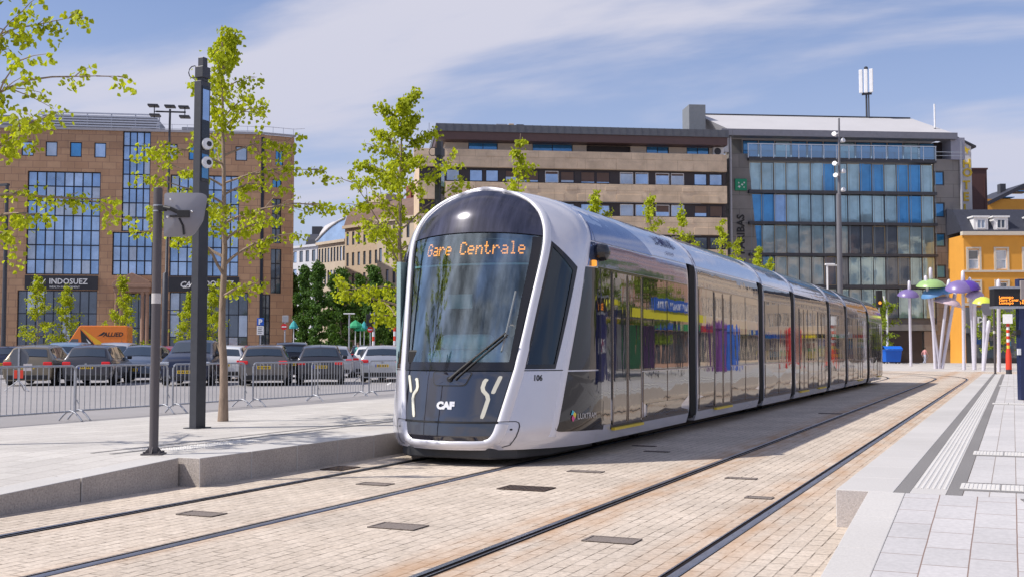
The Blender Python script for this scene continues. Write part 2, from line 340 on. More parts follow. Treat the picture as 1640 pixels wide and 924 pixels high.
# ramp (right)
RY0=6.05
def ramp(name,x0,x1,m,ya,za,yb,zb,dz=0):
    mb=MB(); mb.add([(x0,ya,-.1),(x1,ya,-.1),(x1,yb,-.1),(x0,yb,-.1),(x0,ya,za+dz),(x1,ya,za+dz),(x1,yb,zb+dz),(x0,yb,zb+dz)],
      [(0,1,5,4),(1,2,6,5),(2,3,7,6),(3,0,4,7),(4,5,6,7)]); return struct(mb.build(name,m))
kerb_run('ramp_kerb',-1.077,-.80,[(RY0-.2+i*.89,RY0-.2+(i+1)*.89,.0+.09*(i*.89-.2+.0)*1.0,.09*((i+1)*.89-.2)) for i in range(4)][:3]+[(RY0-.2+2.67,YE,.09*(2.47),PH)],PH,M_KTOP,M_KFACE)
ramp('ramp_slabs',-.797,9,M_RAMP,RY0,.002,YE-.003,PH-.002)
mb=MB(); pts=[(.02,9.37),(.16,9.37),(.9,7.2),(1.2,6.1),(1.05,6.1),(.76,7.2)]
def rz(y): return (y-RY0)/(YE-RY0)*PH+.004
mb.add([(x,y,rz(y)) for x,y in pts],[(0,1,2,5),(5,2,3,4)]); struct(mb.build('ramp_band',M_DKB))
sheet('footpath',-.797,9,-25,RY0,.004,M_RAMP)
# left hand side
ys=[(YE+i*.87,YE+(i+1)*.87,PH,PH) for i in range(55)]
kerb_run('platform_kerb',-7.73,-8.2,ys,PH,M_KTOP,M_KFACE)
slab('platform',-13.28,-8.203,YE,57.5,PH-.002,M_GRAN)
slab('platform_band',-8.95,-8.88,YE,57,PH+.002,M_DKB,h=.02)
slab('platform_band',-9.22,-9.17,YE,57,PH+.002,M_DKB,h=.02)
mb=MB()
for i in range(26):
    for j in range(13):
        mb.lathe([(.018,0),(.012,.006)],6,Matrix.Translation((-8.84+j*.05*.5-.0,YE+.6+i*.05*1.2,PH)))
struct(mb.build('tactile_studs',MATS['tactile_white']))
# left ramp: kerb set back 25 cm, slopes to a low pavement
def lz(y): return max(.10,PH-(YE-y)*.052)
yy=[YE-.02-1.35*i for i in range(0,26)]
kerb_run('ramp_kerb',-7.98,-8.3,[(yy[i+1],yy[i],lz(yy[i+1]),lz(yy[i])) for i in range(25)],PH,M_KTOP,M_KFACE,gap=.009)
mb=MB(); mb.grid(lambda u,v:(-13.28+u*(13.28-8.303),-25+v*(YE+25-.005),lz(-25+v*(YE+25))-.003),1,40)
mb.quad((-13.28,-25,-.1),(-13.28,YE,-.1),(-13.28,YE,PH),(-13.28,-25,.1)); struct(mb.build('pavement',M_GRAN))
# far kerb of the cross street and building pavement
for y in (111.8,119.0):
    mb=MB(); mb.box(-60,70,y,y+.25,-.05,.13); struct(mb.build('street_kerb',M_KTOP))
# ------------------------------------------------------------------ drain covers
M_IRON=mat('cast_iron',(.10,.07,.058),.7,.5,var=.35,scale=20)
M_COV=mat('paved_cover',(.20,.17,.155),.95,var=.4,scale=50,spec=.2)
def cover(px,py,w,d,grate,label):
    p=G(px,py,0); t=thing('drain_cover' if grate else 'access_cover',label,'drain cover' if grate else 'access cover',(p.x,p.y,.004),0,'covers set in the stone setts')
    mb=MB(); mb.box(-w/2,w/2,-d/2,d/2,-.02,.001); mb.build('cover_plate',BLACK if grate else M_COV,t)
    mb=MB(); fw=.02
    for a in ((-w/2,w/2,-d/2,-d/2+fw),(-w/2,w/2,d/2-fw,d/2),(-w/2,-w/2+fw,-d/2+fw,d/2-fw),(w/2-fw,w/2,-d/2+fw,d/2-fw)): mb.box(*a,-.01,.006)
    if grate:
        n=int(w/.05)
        for i in range(1,n): x=-w/2+w*i/n; mb.box(x-.010,x+.010,-d/2+fw,d/2-fw,-.01,.004)
        for i in range(1,4): y=-d/2+d*i/4; mb.box(-w/2+fw,w/2-fw,y-.010,y+.010,-.01,.0045)
    mb.build('rim',M_IRON if grate else M_COV,t)
for a in [(843,782,.52,.34,1,'rusty iron drain grate in the middle of the setts before the tram'),
 (638,843,.42,.27,0,'square dark cover in the setts between the two tracks, nearest the camera'),
 (980,865,.40,.24,0,'blue-grey cover between the rails of the right track'),
 (323,823,.38,.22,0,'dark cover between the rails of the left track'),
 (938,755,.42,.16,0,'slim rusty cover just outside the shadow of the tram'),
 (1187,766,.34,.14,0,'small cover between the right rails near the shadow edge'),
 (1052,723,.36,.1,0,'narrow cover in the tram shadow, nearer of two'),
 (1032,714,.36,.1,0,'narrow cover in the tram shadow, farther of two'),
 (545,750,.30,.42,1,'iron drain grate beside the kerb left of the outer rail'),
 (601,775,.36,.2,0,'purple-grey cover left of the second rail under the tram nose'),
 (1216,797,.26,.15,0,'small brown cover touching the rightmost rail'),
 (1330,662,.5,.25,0,'dark cover between the right rails far back by the shadow tip')]: cover(*a)
# ------------------------------------------------------------------ facade tools
class Facade:
    def __init__(s,pxL,ZL,pxR,ZR,name,label,cat='building',group=None):
        a=W(pxL,560,ZL); b=W(pxR,560,ZR); a.z=0;b.z=0
        s.O=a; s.ex=(b-a).normalized(); s.w=(b-a).length; s.n=Vector((s.ex.y,-s.ex.x,0))
        s.t=thing(name,label,cat,a,math.atan2(s.ex.y,s.ex.x),group)
    def at(s,px,py):
        d=ray(px,py); k=(s.O-CAMP).dot(s.n)/d.dot(s.n); p=CAMP+d*k; return (p-s.O).dot(s.ex),p.z
    def x(s,px,py=450): return s.at(px,py)[0]
    def z(s,py,px=None): return s.at(px if px is not None else 0,py)[1]
    def rect(s,x0,x1,y0,y1):
        xm=(x0+x1)/2; ym=(y0+y1)/2
        return (s.x(x0,ym),s.x(x1,ym),s.at(xm,y1)[1],s.at(xm,y0)[1])
def wall(mb,x0,x1,z0,z1,holes,y=0.0,depth=.25):
    holes=[(max(a,x0),min(b,x1),max(c,z0),min(d,z1)) for a,b,c,d in holes]
    holes=[h for h in holes if h[1]-h[0]>.05 and h[3]-h[2]>.05]
    xs=sorted({x0,x1}|{h[0] for h in holes}|{h[1] for h in holes}); zs=sorted({z0,z1}|{h[2] for h in holes}|{h[3] for h in holes})
    for j in range(len(zs)-1):
        run=None
        for i in range(len(xs)):
            solid=False
            if i<len(xs)-1:
                cx=(xs[i]+xs[i+1])/2; cz=(zs[j]+zs[j+1])/2
                solid=not any(h[0]<cx<h[1] and h[2]<cz<h[3] for h in holes)
            if solid and run is None: run=xs[i]
            if not solid and run is not None:
                mb.quad((run,y,zs[j]),(xs[i],y,zs[j]),(xs[i],y,zs[j+1]),(run,y,zs[j+1])); run=None
    for a,b,c,d in holes:
        mb.quad((a,y,c),(a,y+depth,c),(a,y+depth,d),(a,y,d)); mb.quad((b,y,c),(b,y+depth,c),(b,y+depth,d),(b,y,d))
        mb.quad((a,y,c),(b,y,c),(b,y+depth,c),(a,y+depth,c)); mb.quad((a,y,d),(b,y,d),(b,y+depth,d),(a,y+depth,d))
    # closing sheet behind the openings
    mb.quad((x0,y+depth+.02,z0),(x1,y+depth+.02,z0),(x1,y+depth+.02,z1),(x0,y+depth+.02,z1))
def window(par,x0,x1,z0,z1,y=.15,nx=1,nz=1,fw=.06,mw=None,fm=None,gm=None,tilt=.012,name='window',multi=False,blind=0,label=None):
    fm=fm or DARKM; mw=mw or fw*.8; mb=MB(); d=.07
    mb.box(x0,x1,y-d,y,z0,z0+fw);mb.box(x0,x1,y-d,y,z1-fw,z1);mb.box(x0,x0+fw,y-d,y,z0+fw,z1-fw);mb.box(x1-fw,x1,y-d,y,z0+fw,z1-fw)
    for i in range(1,nx): x=x0+(x1-x0)*i/nx; mb.box(x-mw/2,x+mw/2,y-d+.004,y-.002,z0+fw,z1-fw)
    for i in range(1,nz): z=z0+(z1-z0)*i/nz; mb.box(x0+fw,x1-fw,y-d+.008,y-.004,z-mw/2,z+mw/2)
    f=mb.build(name,fm,par); 
    if label: f['label']=label
    gms=gm if isinstance(gm,(list,tuple)) else [gm or GL_SKY]; mb=MB()
    for i in range(nx):
        for j in range(nz):
            a=x0+(x1-x0)*i/nx;b=x0+(x1-x0)*(i+1)/nx;c=z0+(z1-z0)*j/nz;e=z0+(z1-z0)*(j+1)/nz
            t=[random.uniform(-tilt,tilt) for _ in range(3)]; mb.cur=random.randrange(len(gms)) if len(gms)>1 else 0
            mb.quad((a,y-.025+t[0],c),(b,y-.025+t[1],c),(b,y-.025+t[1]+t[2],e),(a,y-.025+t[0]+t[2],e))
    mb.build('pane',gms,f)
    if blind>0:
        mb=MB(); mb.box(x0+fw,x1-fw,y-.062,y-.045,z1-fw-(z1-z0)*blind,z1-fw); mb.build('blind',mat('brown_roller_blind',(.13,.085,.07),.8,var=.1),f)
    return f
# ------------------------------------------------------------------ bank building (left)
M_BSTONE=brickmat('brown_stone_cladding',(.47,.29,.175),(.40,.235,.14),(.27,.16,.11),1.5,.78,.035,rough=.8,axes='XZ',bump=.15,var=.12,speck=.08,coord='Object')
M_NAVY=mat('dark_bronze_frame',(.018,.022,.035),.4,.4,var=.1)
fa=Facade(12,125,418,128.8,'bank_building','brown stone bank building with large gridded blue glass walls behind the car park')
T=fa.t; Hb=26.2; X0=fa.x(-190); X1=fa.w
rc=fa.rect; holes=[]
small=[(34.5,54,227,250),(73,92,227,251),(112,131,228,252),(151,170,229,253),(264,284,231,256),(302,321,232,257),(340,358,234,258),(377,396,235,258)]
cw=[(42.5,160,275,440,8,7),(195.5,240.5,211,371,4,7),(179.5,244,372,441,5,3),(272,382.5,281,443,8,7)]
gf=[(27,155,465,548,9,3),(271,397,468,548,8,3)]
sg=[(40,157,441.5,464),(270,383,443.5,467.5)]
for a in small: holes.append(rc(*a))
for a in cw: holes.append(rc(*a[:4]))
for a in gf: r=rc(*a[:4]); holes.append((r[0],r[1],.35,r[3]))
ent=rc(186,243,470,548); ent=(ent[0],ent[1],0,ent[3]); holes.append(ent)
for k in range(1,6): holes.append(rc(-30*k+8,-30*k+26,227,250))
mb=MB(); wall(mb,X0,X1,0,Hb,holes,depth=.55)
# right chamfered end + back
pB=W(468,560,130.5); pB.z=0
ang=fa.t.matrix_basis.inverted(); lb=ang@pB
u=(lb-Vector((X1,0,0))); u.z=0; wB=u.length; u.normalize()
def B(x,z,d=0): n=Vector((u.y,-u.x,0)); q=Vector((X1,0,0))+u*x-n*d; return (q.x,q.y,z)
def pxB(px): return wB*(px-418)/(468-418)
zb=lambda y:1.42+(560-y)*129.8/1800
strips=[(pxB(432),pxB(449),zb(470),zb(399)),(pxB(433),pxB(448),zb(300),zb(287)),(pxB(437.6),pxB(450.5),zb(263.5),zb(240)),(pxB(419),pxB(432),.2,zb(472)),(pxB(433),pxB(448),zb(390),zb(318))]
xs=sorted({0,wB}|{s[0] for s in strips}|{s[1] for s in strips}); zs=sorted({0,Hb}|{s[2] for s in strips}|{s[3] for s in strips})
for i in range(len(xs)-1):
    for j in range(len(zs)-1):
        cx=(xs[i]+xs[i+1])/2; cz=(zs[j]+zs[j+1])/2; hole=any(s[0]<cx<s[1] and s[2]<cz<s[3] for s in strips); 
        if not hole: mb.quad(B(xs[i],zs[j]),B(xs[i+1],zs[j]),B(xs[i+1],zs[j+1]),B(xs[i],zs[j+1]))
for s in strips:
    a,b,c,d=s; D=.3
    mb.quad(B(a,c),B(a,c,D),B(a,d,D),B(a,d)); mb.quad(B(b,c),B(b,c,D),B(b,d,D),B(b,d)); mb.quad(B(a,c),B(b,c),B(b,c,D),B(a,c,D)); mb.quad(B(a,d),B(b,d),B(b,d,D),B(a,d,D))
e=B(wB,0); mb.quad(e,(e[0]-9,e[1]+28,0),(e[0]-9,e[1]+28,Hb),(e[0],e[1],Hb))
mb.build('wall',M_BSTONE,T)
mb=MB(); mb.add([(X0,0.02,Hb-.02),(X1,0.02,Hb-.02),(e[0],e[1],Hb-.02),(e[0]-9,e[1]+28,Hb-.02),(X0,30,Hb-.02)],[(0,1,2,3,4)]); mb.build('roof',CONC,T)
for s in strips:
    f=MB(); nb=max(1,round((s[3]-s[2])/1.6))
    for k in range(nb+1):
        z=s[2]+(s[3]-s[2])*k/nb; p=[B(s[0],z-.05,.2),B(s[1],z-.05,.2),B(s[1],z+.05,.2),B(s[0],z+.05,.2)]; f.quad(*p)
    for x in (s[0]+.04,(s[0]+s[1])/2,s[1]-.04): f.quad(B(x-.05,s[2],.19),B(x+.05,s[2],.19),B(x+.05,s[3],.19),B(x-.05,s[3],.19))
    fo=f.build('window',M_NAVY,T); g=MB(); g.quad(B(s[0],s[2],.25),B(s[1],s[2],.25),B(s[1],s[3],.25),B(s[0],s[3],.25)); g.build('pane',GL_BLUE if s[2]>15 else GL_DARK,fo)
mb=MB(); mb.box(X1-.22,X1+.12,-.08,.1,.0,Hb-.3); mb.build('downpipe_recess',M_NAVY,T)
mb=MB(); mb.box(X0,X1+.1,-.18,.3,Hb,Hb+.28); mb.quad(B(-.1,Hb,-.15),B(wB+.15,Hb,-.15),B(wB+.15,Hb+.28,-.15),B(-.1,Hb+.28,-.15)); mb.quad(B(-.1,Hb+.28,-.15),B(wB+.15,Hb+.28,-.15),B(wB+.15,Hb+.28,.3),B(-.1,Hb+.28,.3)); mb.build('coping',mat('zinc_coping',(.36,.35,.37),.5,.4,var=.1),T)
for i,h in enumerate(holes[:8]): window(T,*h,y=.16,nx=1,nz=1,fw=.11,fm=M_NAVY,gm=[GL_SKY,GL_PALE,GL_BLUE][i%3])
for h in holes[-5:]: window(T,*h,y=.16,fw=.11,fm=M_NAVY,gm=GL_SKY)
for i,a in enumerate(cw): window(T,*rc(*a[:4]),y=.30+.004*i,nx=a[4],nz=a[5],fw=.12,mw=.13,fm=M_NAVY,gm=[GL_SKY,GL_SKY,GL_SKY2,GL_SKY2,GL_PALE,GL_SKY2],tilt=.02,name='glazed_wall')
for a in gf: r=rc(*a[:4]); window(T,r[0],r[1],.35,r[3],y=.32,nx=a[4],nz=a[5],fw=.1,mw=.1,fm=M_NAVY,gm=[GL_DARK,GL_DARK,GL_PALE],name='ground_floor_window')
# entrance: recessed dark glass, columns, pediment
window(T,ent[0],ent[1],0.02,ent[3],y=.5,nx=5,nz=2,fw=.1,fm=M_NAVY,gm=[GL_DARK],name='entrance_glazing')
M_POR=mat('portico_stone',(.33,.20,.14),.8,var=.15,scale=3)
xa,xb=fa.x(183,458),fa.x(245,458); z0=fa.at(210,461)[1]; z1=fa.at(210,455)[1]; zt=fa.at(210,438)[1]
mb=MB(); mb.box(xa,xb,-1.3,-.02,z0,z1); mb.box(xa+.15,xb-.15,-1.15,-.03,z0-.5,z0-.002)
mid=(xa+xb)/2; mb.prism([(xa,z1+.002),(xb,z1+.002),(xb-.25,z1+.3),(mid,zt),(xa+.25,z1+.3)],.03,1.25,Matrix(((1,0,0,0),(0,0,-1,0),(0,1,0,0),(0,0,0,1)))); mb.build('pediment',M_POR,T,bevel=.03)
for x in (xa+.45,xa+.95,xb-.95,xb-.45):
    mb=MB(); mb.lathe([(.30,0),(.30,.15),(.23,.25),(.2,z0-.8),(.27,z0-.65),(.28,z0-.51)],14,Matrix.Translation((x,-.85,0))); mb.build('column',M_POR,T,smooth=True)
M_SIGN=mat('black_sign_panel',(.02,.02,.026),.4,var=.05); M_LET=mat('white_lettering',(.75,.75,.76),.5,var=0)
for i,a in enumerate(sg):
    r=rc(*a); mb=MB(); mb.box(r[0],r[1],-.12,-.01,r[2],r[3]); p=mb.build('sign_panel',M_SIGN,T)
    xx=fa.x(79 if i==0 else 315,450); zz=fa.at(100 if i==0 else 315,456 if i==0 else 459)[1]
    FM=lambda x,z,y=-.14: frame((x,y,z),(1,0,0),(0,0,1))
    text('INDOSUEZ',.86,M_LET,'lettering',p,FM(xx,zz+.08),.02,sx=.98,bold=.012)
    text('WEALTH MANAGEMENT',.30,M_LET,'small_lettering',p,FM(xx+.05,zz-.36),.02,sx=.98)
    text('CA',.9,M_LET,'logo_letters',p,frame((xx-1.85,-.14,zz-.05),(1,0,0),(.28,0,1)),.02,sx=.95,bold=.02)
    mb=MB(); mb.tube([(xx-1.5,-.15,zz-.14),(xx-.8,-.15,zz-.1),(xx-.38,-.15,zz+.6)],.04,5); mb.build('logo_swoosh',M_LET,p)
# roof plant screen, railings, boxes
x0,x1=fa.x(53,190),fa.x(250,190); zz=fa.at(150,176)[1]
M_ALU=mat('aluminium_louvre',(.50,.51,.56),.4,.6,var=.1)
mb=MB()
for i in range(7): z=Hb+.5+i*(zz-Hb-.5)/6.3; mb.box(x0,x1,2.0,2.12,z,z+.16)
for i in range(6): x=x0+(x1-x0)*i/5; mb.box(x-.05,x+.05,2.13,2.3,Hb,zz+.1)
mb.build('louvre_screen',M_ALU,T)
mb=MB(); mb.box(x0+.3,x1-.3,2.6,8,Hb,zz-.3); mb.build('roof_plant',mat('grey_sheet',(.22,.23,.27),.6,.3,var=.1),T)
for a,b,h in ((-20,52,196),(250,420,200),(418,470,205)):
    mb=MB()
    xa,xb=fa.x(a,h),fa.x(b,h); zt=fa.at((a+b)/2,h)[1]
    if a>400: xa,xb=X1,X1
    n=max(2,int((xb-xa)/1.6))
    if a<400:
        for k in range(n+1): x=xa+(xb-xa)*k/n; mb.tube([(x,.5,Hb),(x,.5,zt)],.03,5)
        for z in (zt,(zt+Hb)/2): mb.tube([(xa,.5,z),(xb,.5,z)],.03,5)
    else:
        for k in range(4): q=B(wB*k/3,0,.4); mb.tube([(q[0],q[1],Hb),(q[0],q[1],Hb+1.1)],.03,5)
        q=B(0,0,.4);r=B(wB,0,.4); mb.tube([(q[0],q[1],Hb+1.05),(r[0],r[1],Hb+1.05)],.03,5); mb.tube([(r[0],r[1],Hb+1.05),(r[0]+1.3,r[1],Hb+1.15)],.03,5)
    mb.build('roof_railing',M_ALU,T)
for a,b,y in ((-5,15,180),(24,48,187),(205,238,202),(288,330,200),(330,350,206)):
    mb=MB(); xa,xb=fa.x(a,200),fa.x(b,200); mb.box(xa,xb,1.4,3.0,Hb,fa.at(a,y)[1]); mb.build('roof_unit',MATS['grey_sheet'],T,bevel=.05)
# ------------------------------------------------------------------ tan office block (middle)
M_TAN=brickmat('tan_concrete_panel',(.70,.54,.38),(.63,.48,.335),(.45,.33,.23),3.2,1.6,.02,rough=.85,axes='XZ',bump=.1,var=.22,speck=.06,coord='Object')
M_CREAM=mat('cream_render',(.68,.58,.48),.8,var=.08); M_FASC=mat('brown_metal_fascia',(.10,.055,.05),.5,.1,var=.1,scale=2); M_GRY=mat('grey_standing_seam',(.12,.125,.14),.5,.3,var=.12)
M_DBR=mat('dark_brown_panel',(.035,.026,.028),.5,var=.1)
fb=Facade(709,112,1165,115.5,'office_block','long flat-roofed office block with tan concrete bands and dark window strips behind the tram roof')
T=fb.t; Wb=fb.w; Hz=lambda y:fb.at(900,y)[1]
zc=lambda y: 1.42+(560-y)*113.6/1800
def bx(name,x0,x1,y0,y1,z0,z1,m,bev=0,par=None): mb=MB(); mb.box(x0,x1,y0,y1,z0,z1); return mb.build(name,m,par or T,bevel=bev)
top=zc(203); 
bx('roof_edge',-.8,Wb+.1,-.9,14,top-.75,top,M_GRY); bx('fascia',-.7,Wb,-.75,13.9,top-1.55,top-.752,M_FASC)
hp=[]
for a in ((288,438),(615,820),(890,1115),(1195,1310),(1400,1515)):
    xa,xb=660+a[0]/3.154,660+a[1]/3.154; hp.append((fb.x(xa,230),fb.x(xb,230),zc(243.5),zc(224.5)))
mb=MB(); wall(mb,0.2,Wb,zc(246),top-1.555,hp,y=1.0,depth=.3); mb.quad((.2,1,zc(246)),(.2,13,zc(246)),(.2,13,top-1.56),(.2,1,top-1.56)); mb.build('penthouse_wall',M_CREAM,T)
for i,h in enumerate(hp):
    if i!=2: window(T,*h,y=1.18,nx=2,fw=.08,fm=M_NAVY,gm=GL_BLUE,name='window')
    else: bx('recessed_balcony',h[0],h[1],1.31,1.36,h[2],h[3],M_DBR); bx('awning_rail',h[0]-.6,h[1]+.4,.7,.98,h[3],h[3]+.18,M_CREAM)
x=fb.x(660+1530/3.154,240); q=bx('air_conditioner',x,x+1.1,.55,.98,zc(246)+.2,zc(246)+1.3,WHITEP,.03)
mb=MB(); mb.lathe([(.36,0),(.36,.03),(.3,.05),(.06,.05)],18,Matrix.Translation((x+.45,.55,zc(246)+.75))@Matrix.Rotation(PI/2,4,'X')); mb.build('fan_grille',DARKM,q)
pitch=zc(242)-zc(294); wins=[(172,240),(290,357),(372,437),(470,530),(530,640),(672,740),(750,820),(852,925),(930,1000),(1050,1118),(1128,1195),(1230,1300),(1308,1375),(1425,1490),(1502,1568)]
blinds={0:{3:.5,4:.75,5:.2,6:.7,7:.8,8:.8,9:.05,10:.06,11:.15,12:.15},1:{1:.3,4:.8,5:.2,8:.1,11:.55,13:.6,14:.9},2:{2:.6,6:.5,9:.4,12:.7}}
k=0; z=zc(242)
while z-pitch>0:
    zt=z; zb_=z-pitch*.545; zw=z-pitch   # tan band, then window strip
    for s_ in range(1):
        mb=MB(); mb.box(-3.0 if k==0 else -2.6,Wb,-.45,0,zb_,zt); 
        # shallow relief panels
        n=7
        for j in range(n):
            xa=1.5+j*(Wb-1)/n
            mb.box(xa,xa+2.6,-.50,-.452,zb_+.002,zb_+(zt-zb_)*.42); mb.box(xa+1.9,xa+4.2-.6,-.53,-.502,zb_+.003,zb_+(zt-zb_)*.38) if False else None
            mb.box(xa-1.2,xa-.02,-.49,-.452,zb_+(zt-zb_)*.62,zt-.25)
        mb.build('concrete_band',M_TAN,T,bevel=.02)
    hh=[(fb.x(660+a/3.154,280),fb.x(660+b/3.154,280),zw+.12,zb_-.18) for a,b in wins]
    mb=MB(); wall(mb,-2.4,Wb,zw,zb_,hh,y=.05,depth=.25); mb.build('window_strip',M_DBR,T)
    if k<4:
        for i,h in enumerate(hh): window(T,*h,y=.17,fw=.07,fm=(WHITEP if i in (5,9,10,11,12) else M_NAVY),gm=(GL_SKY if i%3 else GL_PALE) if k<2 else GL_DARK,blind=blinds.get(k,{}).get(i,0))
    z-=pitch; k+=1
bx('plinth_wall',-2.5,Wb,-.2,.4,0,z+.02,M_DBR)
bx('side_wall',-2.35,-2.05,.4,18,0,zc(242),M_TAN); bx('roof_slab',-2.3,Wb,.4,18,zc(243)-.3,zc(243),CONC)
mb=MB()
for i in range(40): mb.box(-1.5+i*.8,-1.46+i*.8,-.93,-.902,top-.74,top+.02)
mb.build('seams',M_GRY,T)
for a,b,y in ((797,815,194),(818,826,193),(830,842,194),(936,955,200),(800,850,198)): bx('roof_vent',fb.x(a,195),fb.x(b,195),1.5,2.6,top,zc(y),[STEEL,M_TAN,DARKM,M_GRY,M_GRY][[797,818,830,936,800].index(a)],.03)
# ------------------------------------------------------------------ glass office building (right)
M_DCON=mat('dark_grey_concrete',(.2,.19,.185),.8,var=.15,scale=.6,var2=.1,bump=.1)
M_DCP=brickmat('grey_concrete_panels',(.25,.235,.225),(.21,.198,.19),(.13,.125,.12),3.0,1.5,.03,rough=.8,axes='XZ',bump=.1,var=.15,speck=.05,coord='Object')
M_MUL=mat('tan_wood_mullion',(.42,.34,.20),.6,var=.1)
fc=Facade(1165,120,1546,122.4,'glass_office_building','blue glass office building with grey concrete ends and white sloping roof')
T=fc.t; Wc=fc.w; zc=lambda y: 1.42+(560-y)*121.2/1800; xc=lambda px:fc.x(px,350)
eave=zc(213.5)
# concrete ends
poly=[(xc(1169),0),(xc(1228),0),(xc(1199),zc(247)),(xc(1169),zc(247))]
mb=MB(); mb.prism(poly,-.02,12,Matrix(((1,0,0,0),(0,0,1,0),(0,1,0,0),(0,0,0,1)))); mb.build('left_pier',M_DCP,T)
sw=[(1497+i*0,1514,y0,y1) for i,(y0,y1) in enumerate(((271,294),(322,346),(372,394),(423,445)))]
hs=[(xc(1497.5),xc(1513.5),zc(b),zc(a)) for _,_,a,b in sw]
mb=MB(); wall(mb,xc(1497),Wc-.1,0,zc(251),hs,y=-.0,depth=.3); mb.quad((Wc-.1,0,0),(Wc-.1,12,0),(Wc-.1,12,zc(251)),(Wc-.1,0,zc(251))); mb.build('right_wall',M_DCP,T)
for h in hs: window(T,*h,y=.14,fw=.12,fm=DARKM,gm=GL_BLUE)
# floor slabs + glazing cells
slabs=[(253,258.5),(306,311),(356.5,361),(407,411),(457,462)]
cells=[(262,304),(313,355),(363,405),(413,455),(464,508)]
for a,b in slabs: bx('floor_slab',xc(1198),xc(1498),-.55,2,zc(b),zc(a),DARKM)
px0,px1=1201,1496; n=15
for r,(a,b) in enumerate(cells):
    for i in range(n):
        xa=xc(px0+(px1-px0)*i/n); xb=xc(px0+(px1-px0)*(i+1)/n)
        fro=(r in(2,) and 3<=i<=9) or (r==1 and 3<=i<=10 ) or (r==3 and i in (3,4,5,8,9,10)) or r==4
        gm=[{'B':GL_BLUE,'T':GL_TEAL,'D':GL_DARK,'S':GL_SKY2}[('TTTTTTBTTBBTBBT','BBSTTTTTTTTTBBT','BTTTTTTTDDDDTTT','DBTTTTDDTTTDDTT','TTTTTTTTTTTDTTT')[r][i]]]
        window(T,xa+.005,xb-.005,zc(b)-.1,zc(a)+.1,y=.12,nx=1,fw=.045,fm=(M_MUL if (not fro and i%2==0) else DARKM),gm=gm,tilt=.03)
# outer clear glass skin brackets and fins
mb=MB()
for i in range(n+1):
    x=xc(px0+(px1-px0)*i/n); mb.box(x-.018,x+.018,-.5,-.46,zc(505),zc(262))
mb.build('glass_fin',mat('pale_metal_fin',(.2,.24,.27),.4,.5,var=0),T)
bx('core_wall',xc(1201),xc(1496),.35,.6,0,zc(262),M_DCON)
# top floor set back with balcony
hh=[]; q0=xc(1197); q1=xc(1510)
for i in range(12):
    xa=q0+(q1-q0)*i/12; window(T,xa+.05,q0+(q1-q0)*(i+1)/12-.05,zc(251),zc(221),y=1.6,nx=1,fw=.07,fm=DARKM,gm=[[GL_BLUE],[GL_BLUE],[GL_TEAL],[GL_BLUE]][i%4],name='top_floor_window')
bx('top_floor_wall',xc(1172),q0,1.7,2.2,zc(247),zc(219),M_DCON); bx('top_floor_wall',q1,Wc-.2,1.7,2.2,zc(251),zc(219),M_DBR)
mb=MB()
for i in range(16): x=xc(1197)+(xc(1497)-xc(1197))*i/15; mb.box(x-.04,x+.04,-.56,-.50,zc(255),zc(232))
mb.box(xc(1196),xc(1498),-.57,-.49,zc(233),zc(231.5)); mb.tube([(xc(1498),-.3,zc(240)),(Wc,-.3,zc(240))],.04,5); mb.tube([(xc(1498),-.3,zc(246)),(Wc,-.3,zc(246))],.03,5)
bal=mb.build('balcony_railing',mat('pale_aluminium',(.55,.6,.66),.4,.4,var=0),T)
mb=MB(); mb.quad((xc(1197),-.53,zc(254)),(xc(1497),-.53,zc(254)),(xc(1497),-.53,zc(234)),(xc(1197),-.53,zc(234)))
gt=bpy.data.materials.new('balcony_glass'); gt.use_nodes=True; N=gt.node_tree.nodes; L=gt.node_tree.links
tr=N.new('ShaderNodeBsdfTransparent'); tr.inputs[0].default_value=(.55,.78,.88,1); gl=N.new('ShaderNodeBsdfGlossy'); gl.inputs['Roughness'].default_value=.05; gl.inputs[0].default_value=(.5,.65,.8,1)
ms=N.new('ShaderNodeMixShader'); ms.inputs[0].default_value=.3; L.new(tr.outputs[0],ms.inputs[1]); L.new(gl.outputs[0],ms.inputs[2]); L.new(ms.outputs[0],N['Material Output'].inputs[0])
mb.build('balcony_glass',gt,bal)
# roof: eave gutter + white slope
M_WROOF=mat('white_roof_sheet',(.50,.49,.50),.6,.05,var=.05,scale=.3)
bx('eave',-.6,Wc-.8,-.9,.6,eave-.45,eave+.25,mat('zinc_gutter',(.22,.22,.25),.5,.5,var=.1))
zr=zc(181)+1.0
mb=MB(); a=(xc(1143)+.6,6); mb.add([(.3,-.5,eave+.25),(Wc-1.0,-.5,eave+.25),(xc(1503),6,zr),(xc(1140),6,zr),(.3,13,eave),(Wc-1,13,eave)],[(0,1,2,3),(3,2,5,4),(0,3,4),(1,5,2)]); mb.build('roof',M_WROOF,T)
mb=MB(); mb.box(xc(1145),xc(1500),5.9,6.1,zr,zr+.12); mb.build('ridge_rail',DARKM,T)
bx('stair_tower',xc(1116),xc(1143.5),3.0,6,zc(240),zc(166.5)+.5,mat('grey_cladding',(.22,.235,.25),.6,.2,var=.1),.03)
mb=MB(); mb.box(-.5,.25,-.4,.0,zc(246),eave-.46); mb.tube([(xc(1170),-.2,0),(xc(1170),-.2,eave-.5)],.14,8); mb.tube([(Wc-.15,-.2,0),(Wc-.15,-.2,eave-.5)],.14,8); mb.build('drainpipe',mat('light_zinc',(.45,.45,.48),.5,.4,var=.1),T)
bx('gable_wing',Wc-1.3,Wc+.3,-.3,4,zc(252),zc(216),mat('lilac_panel',(.3,.3,.36),.5,.2,var=.05))
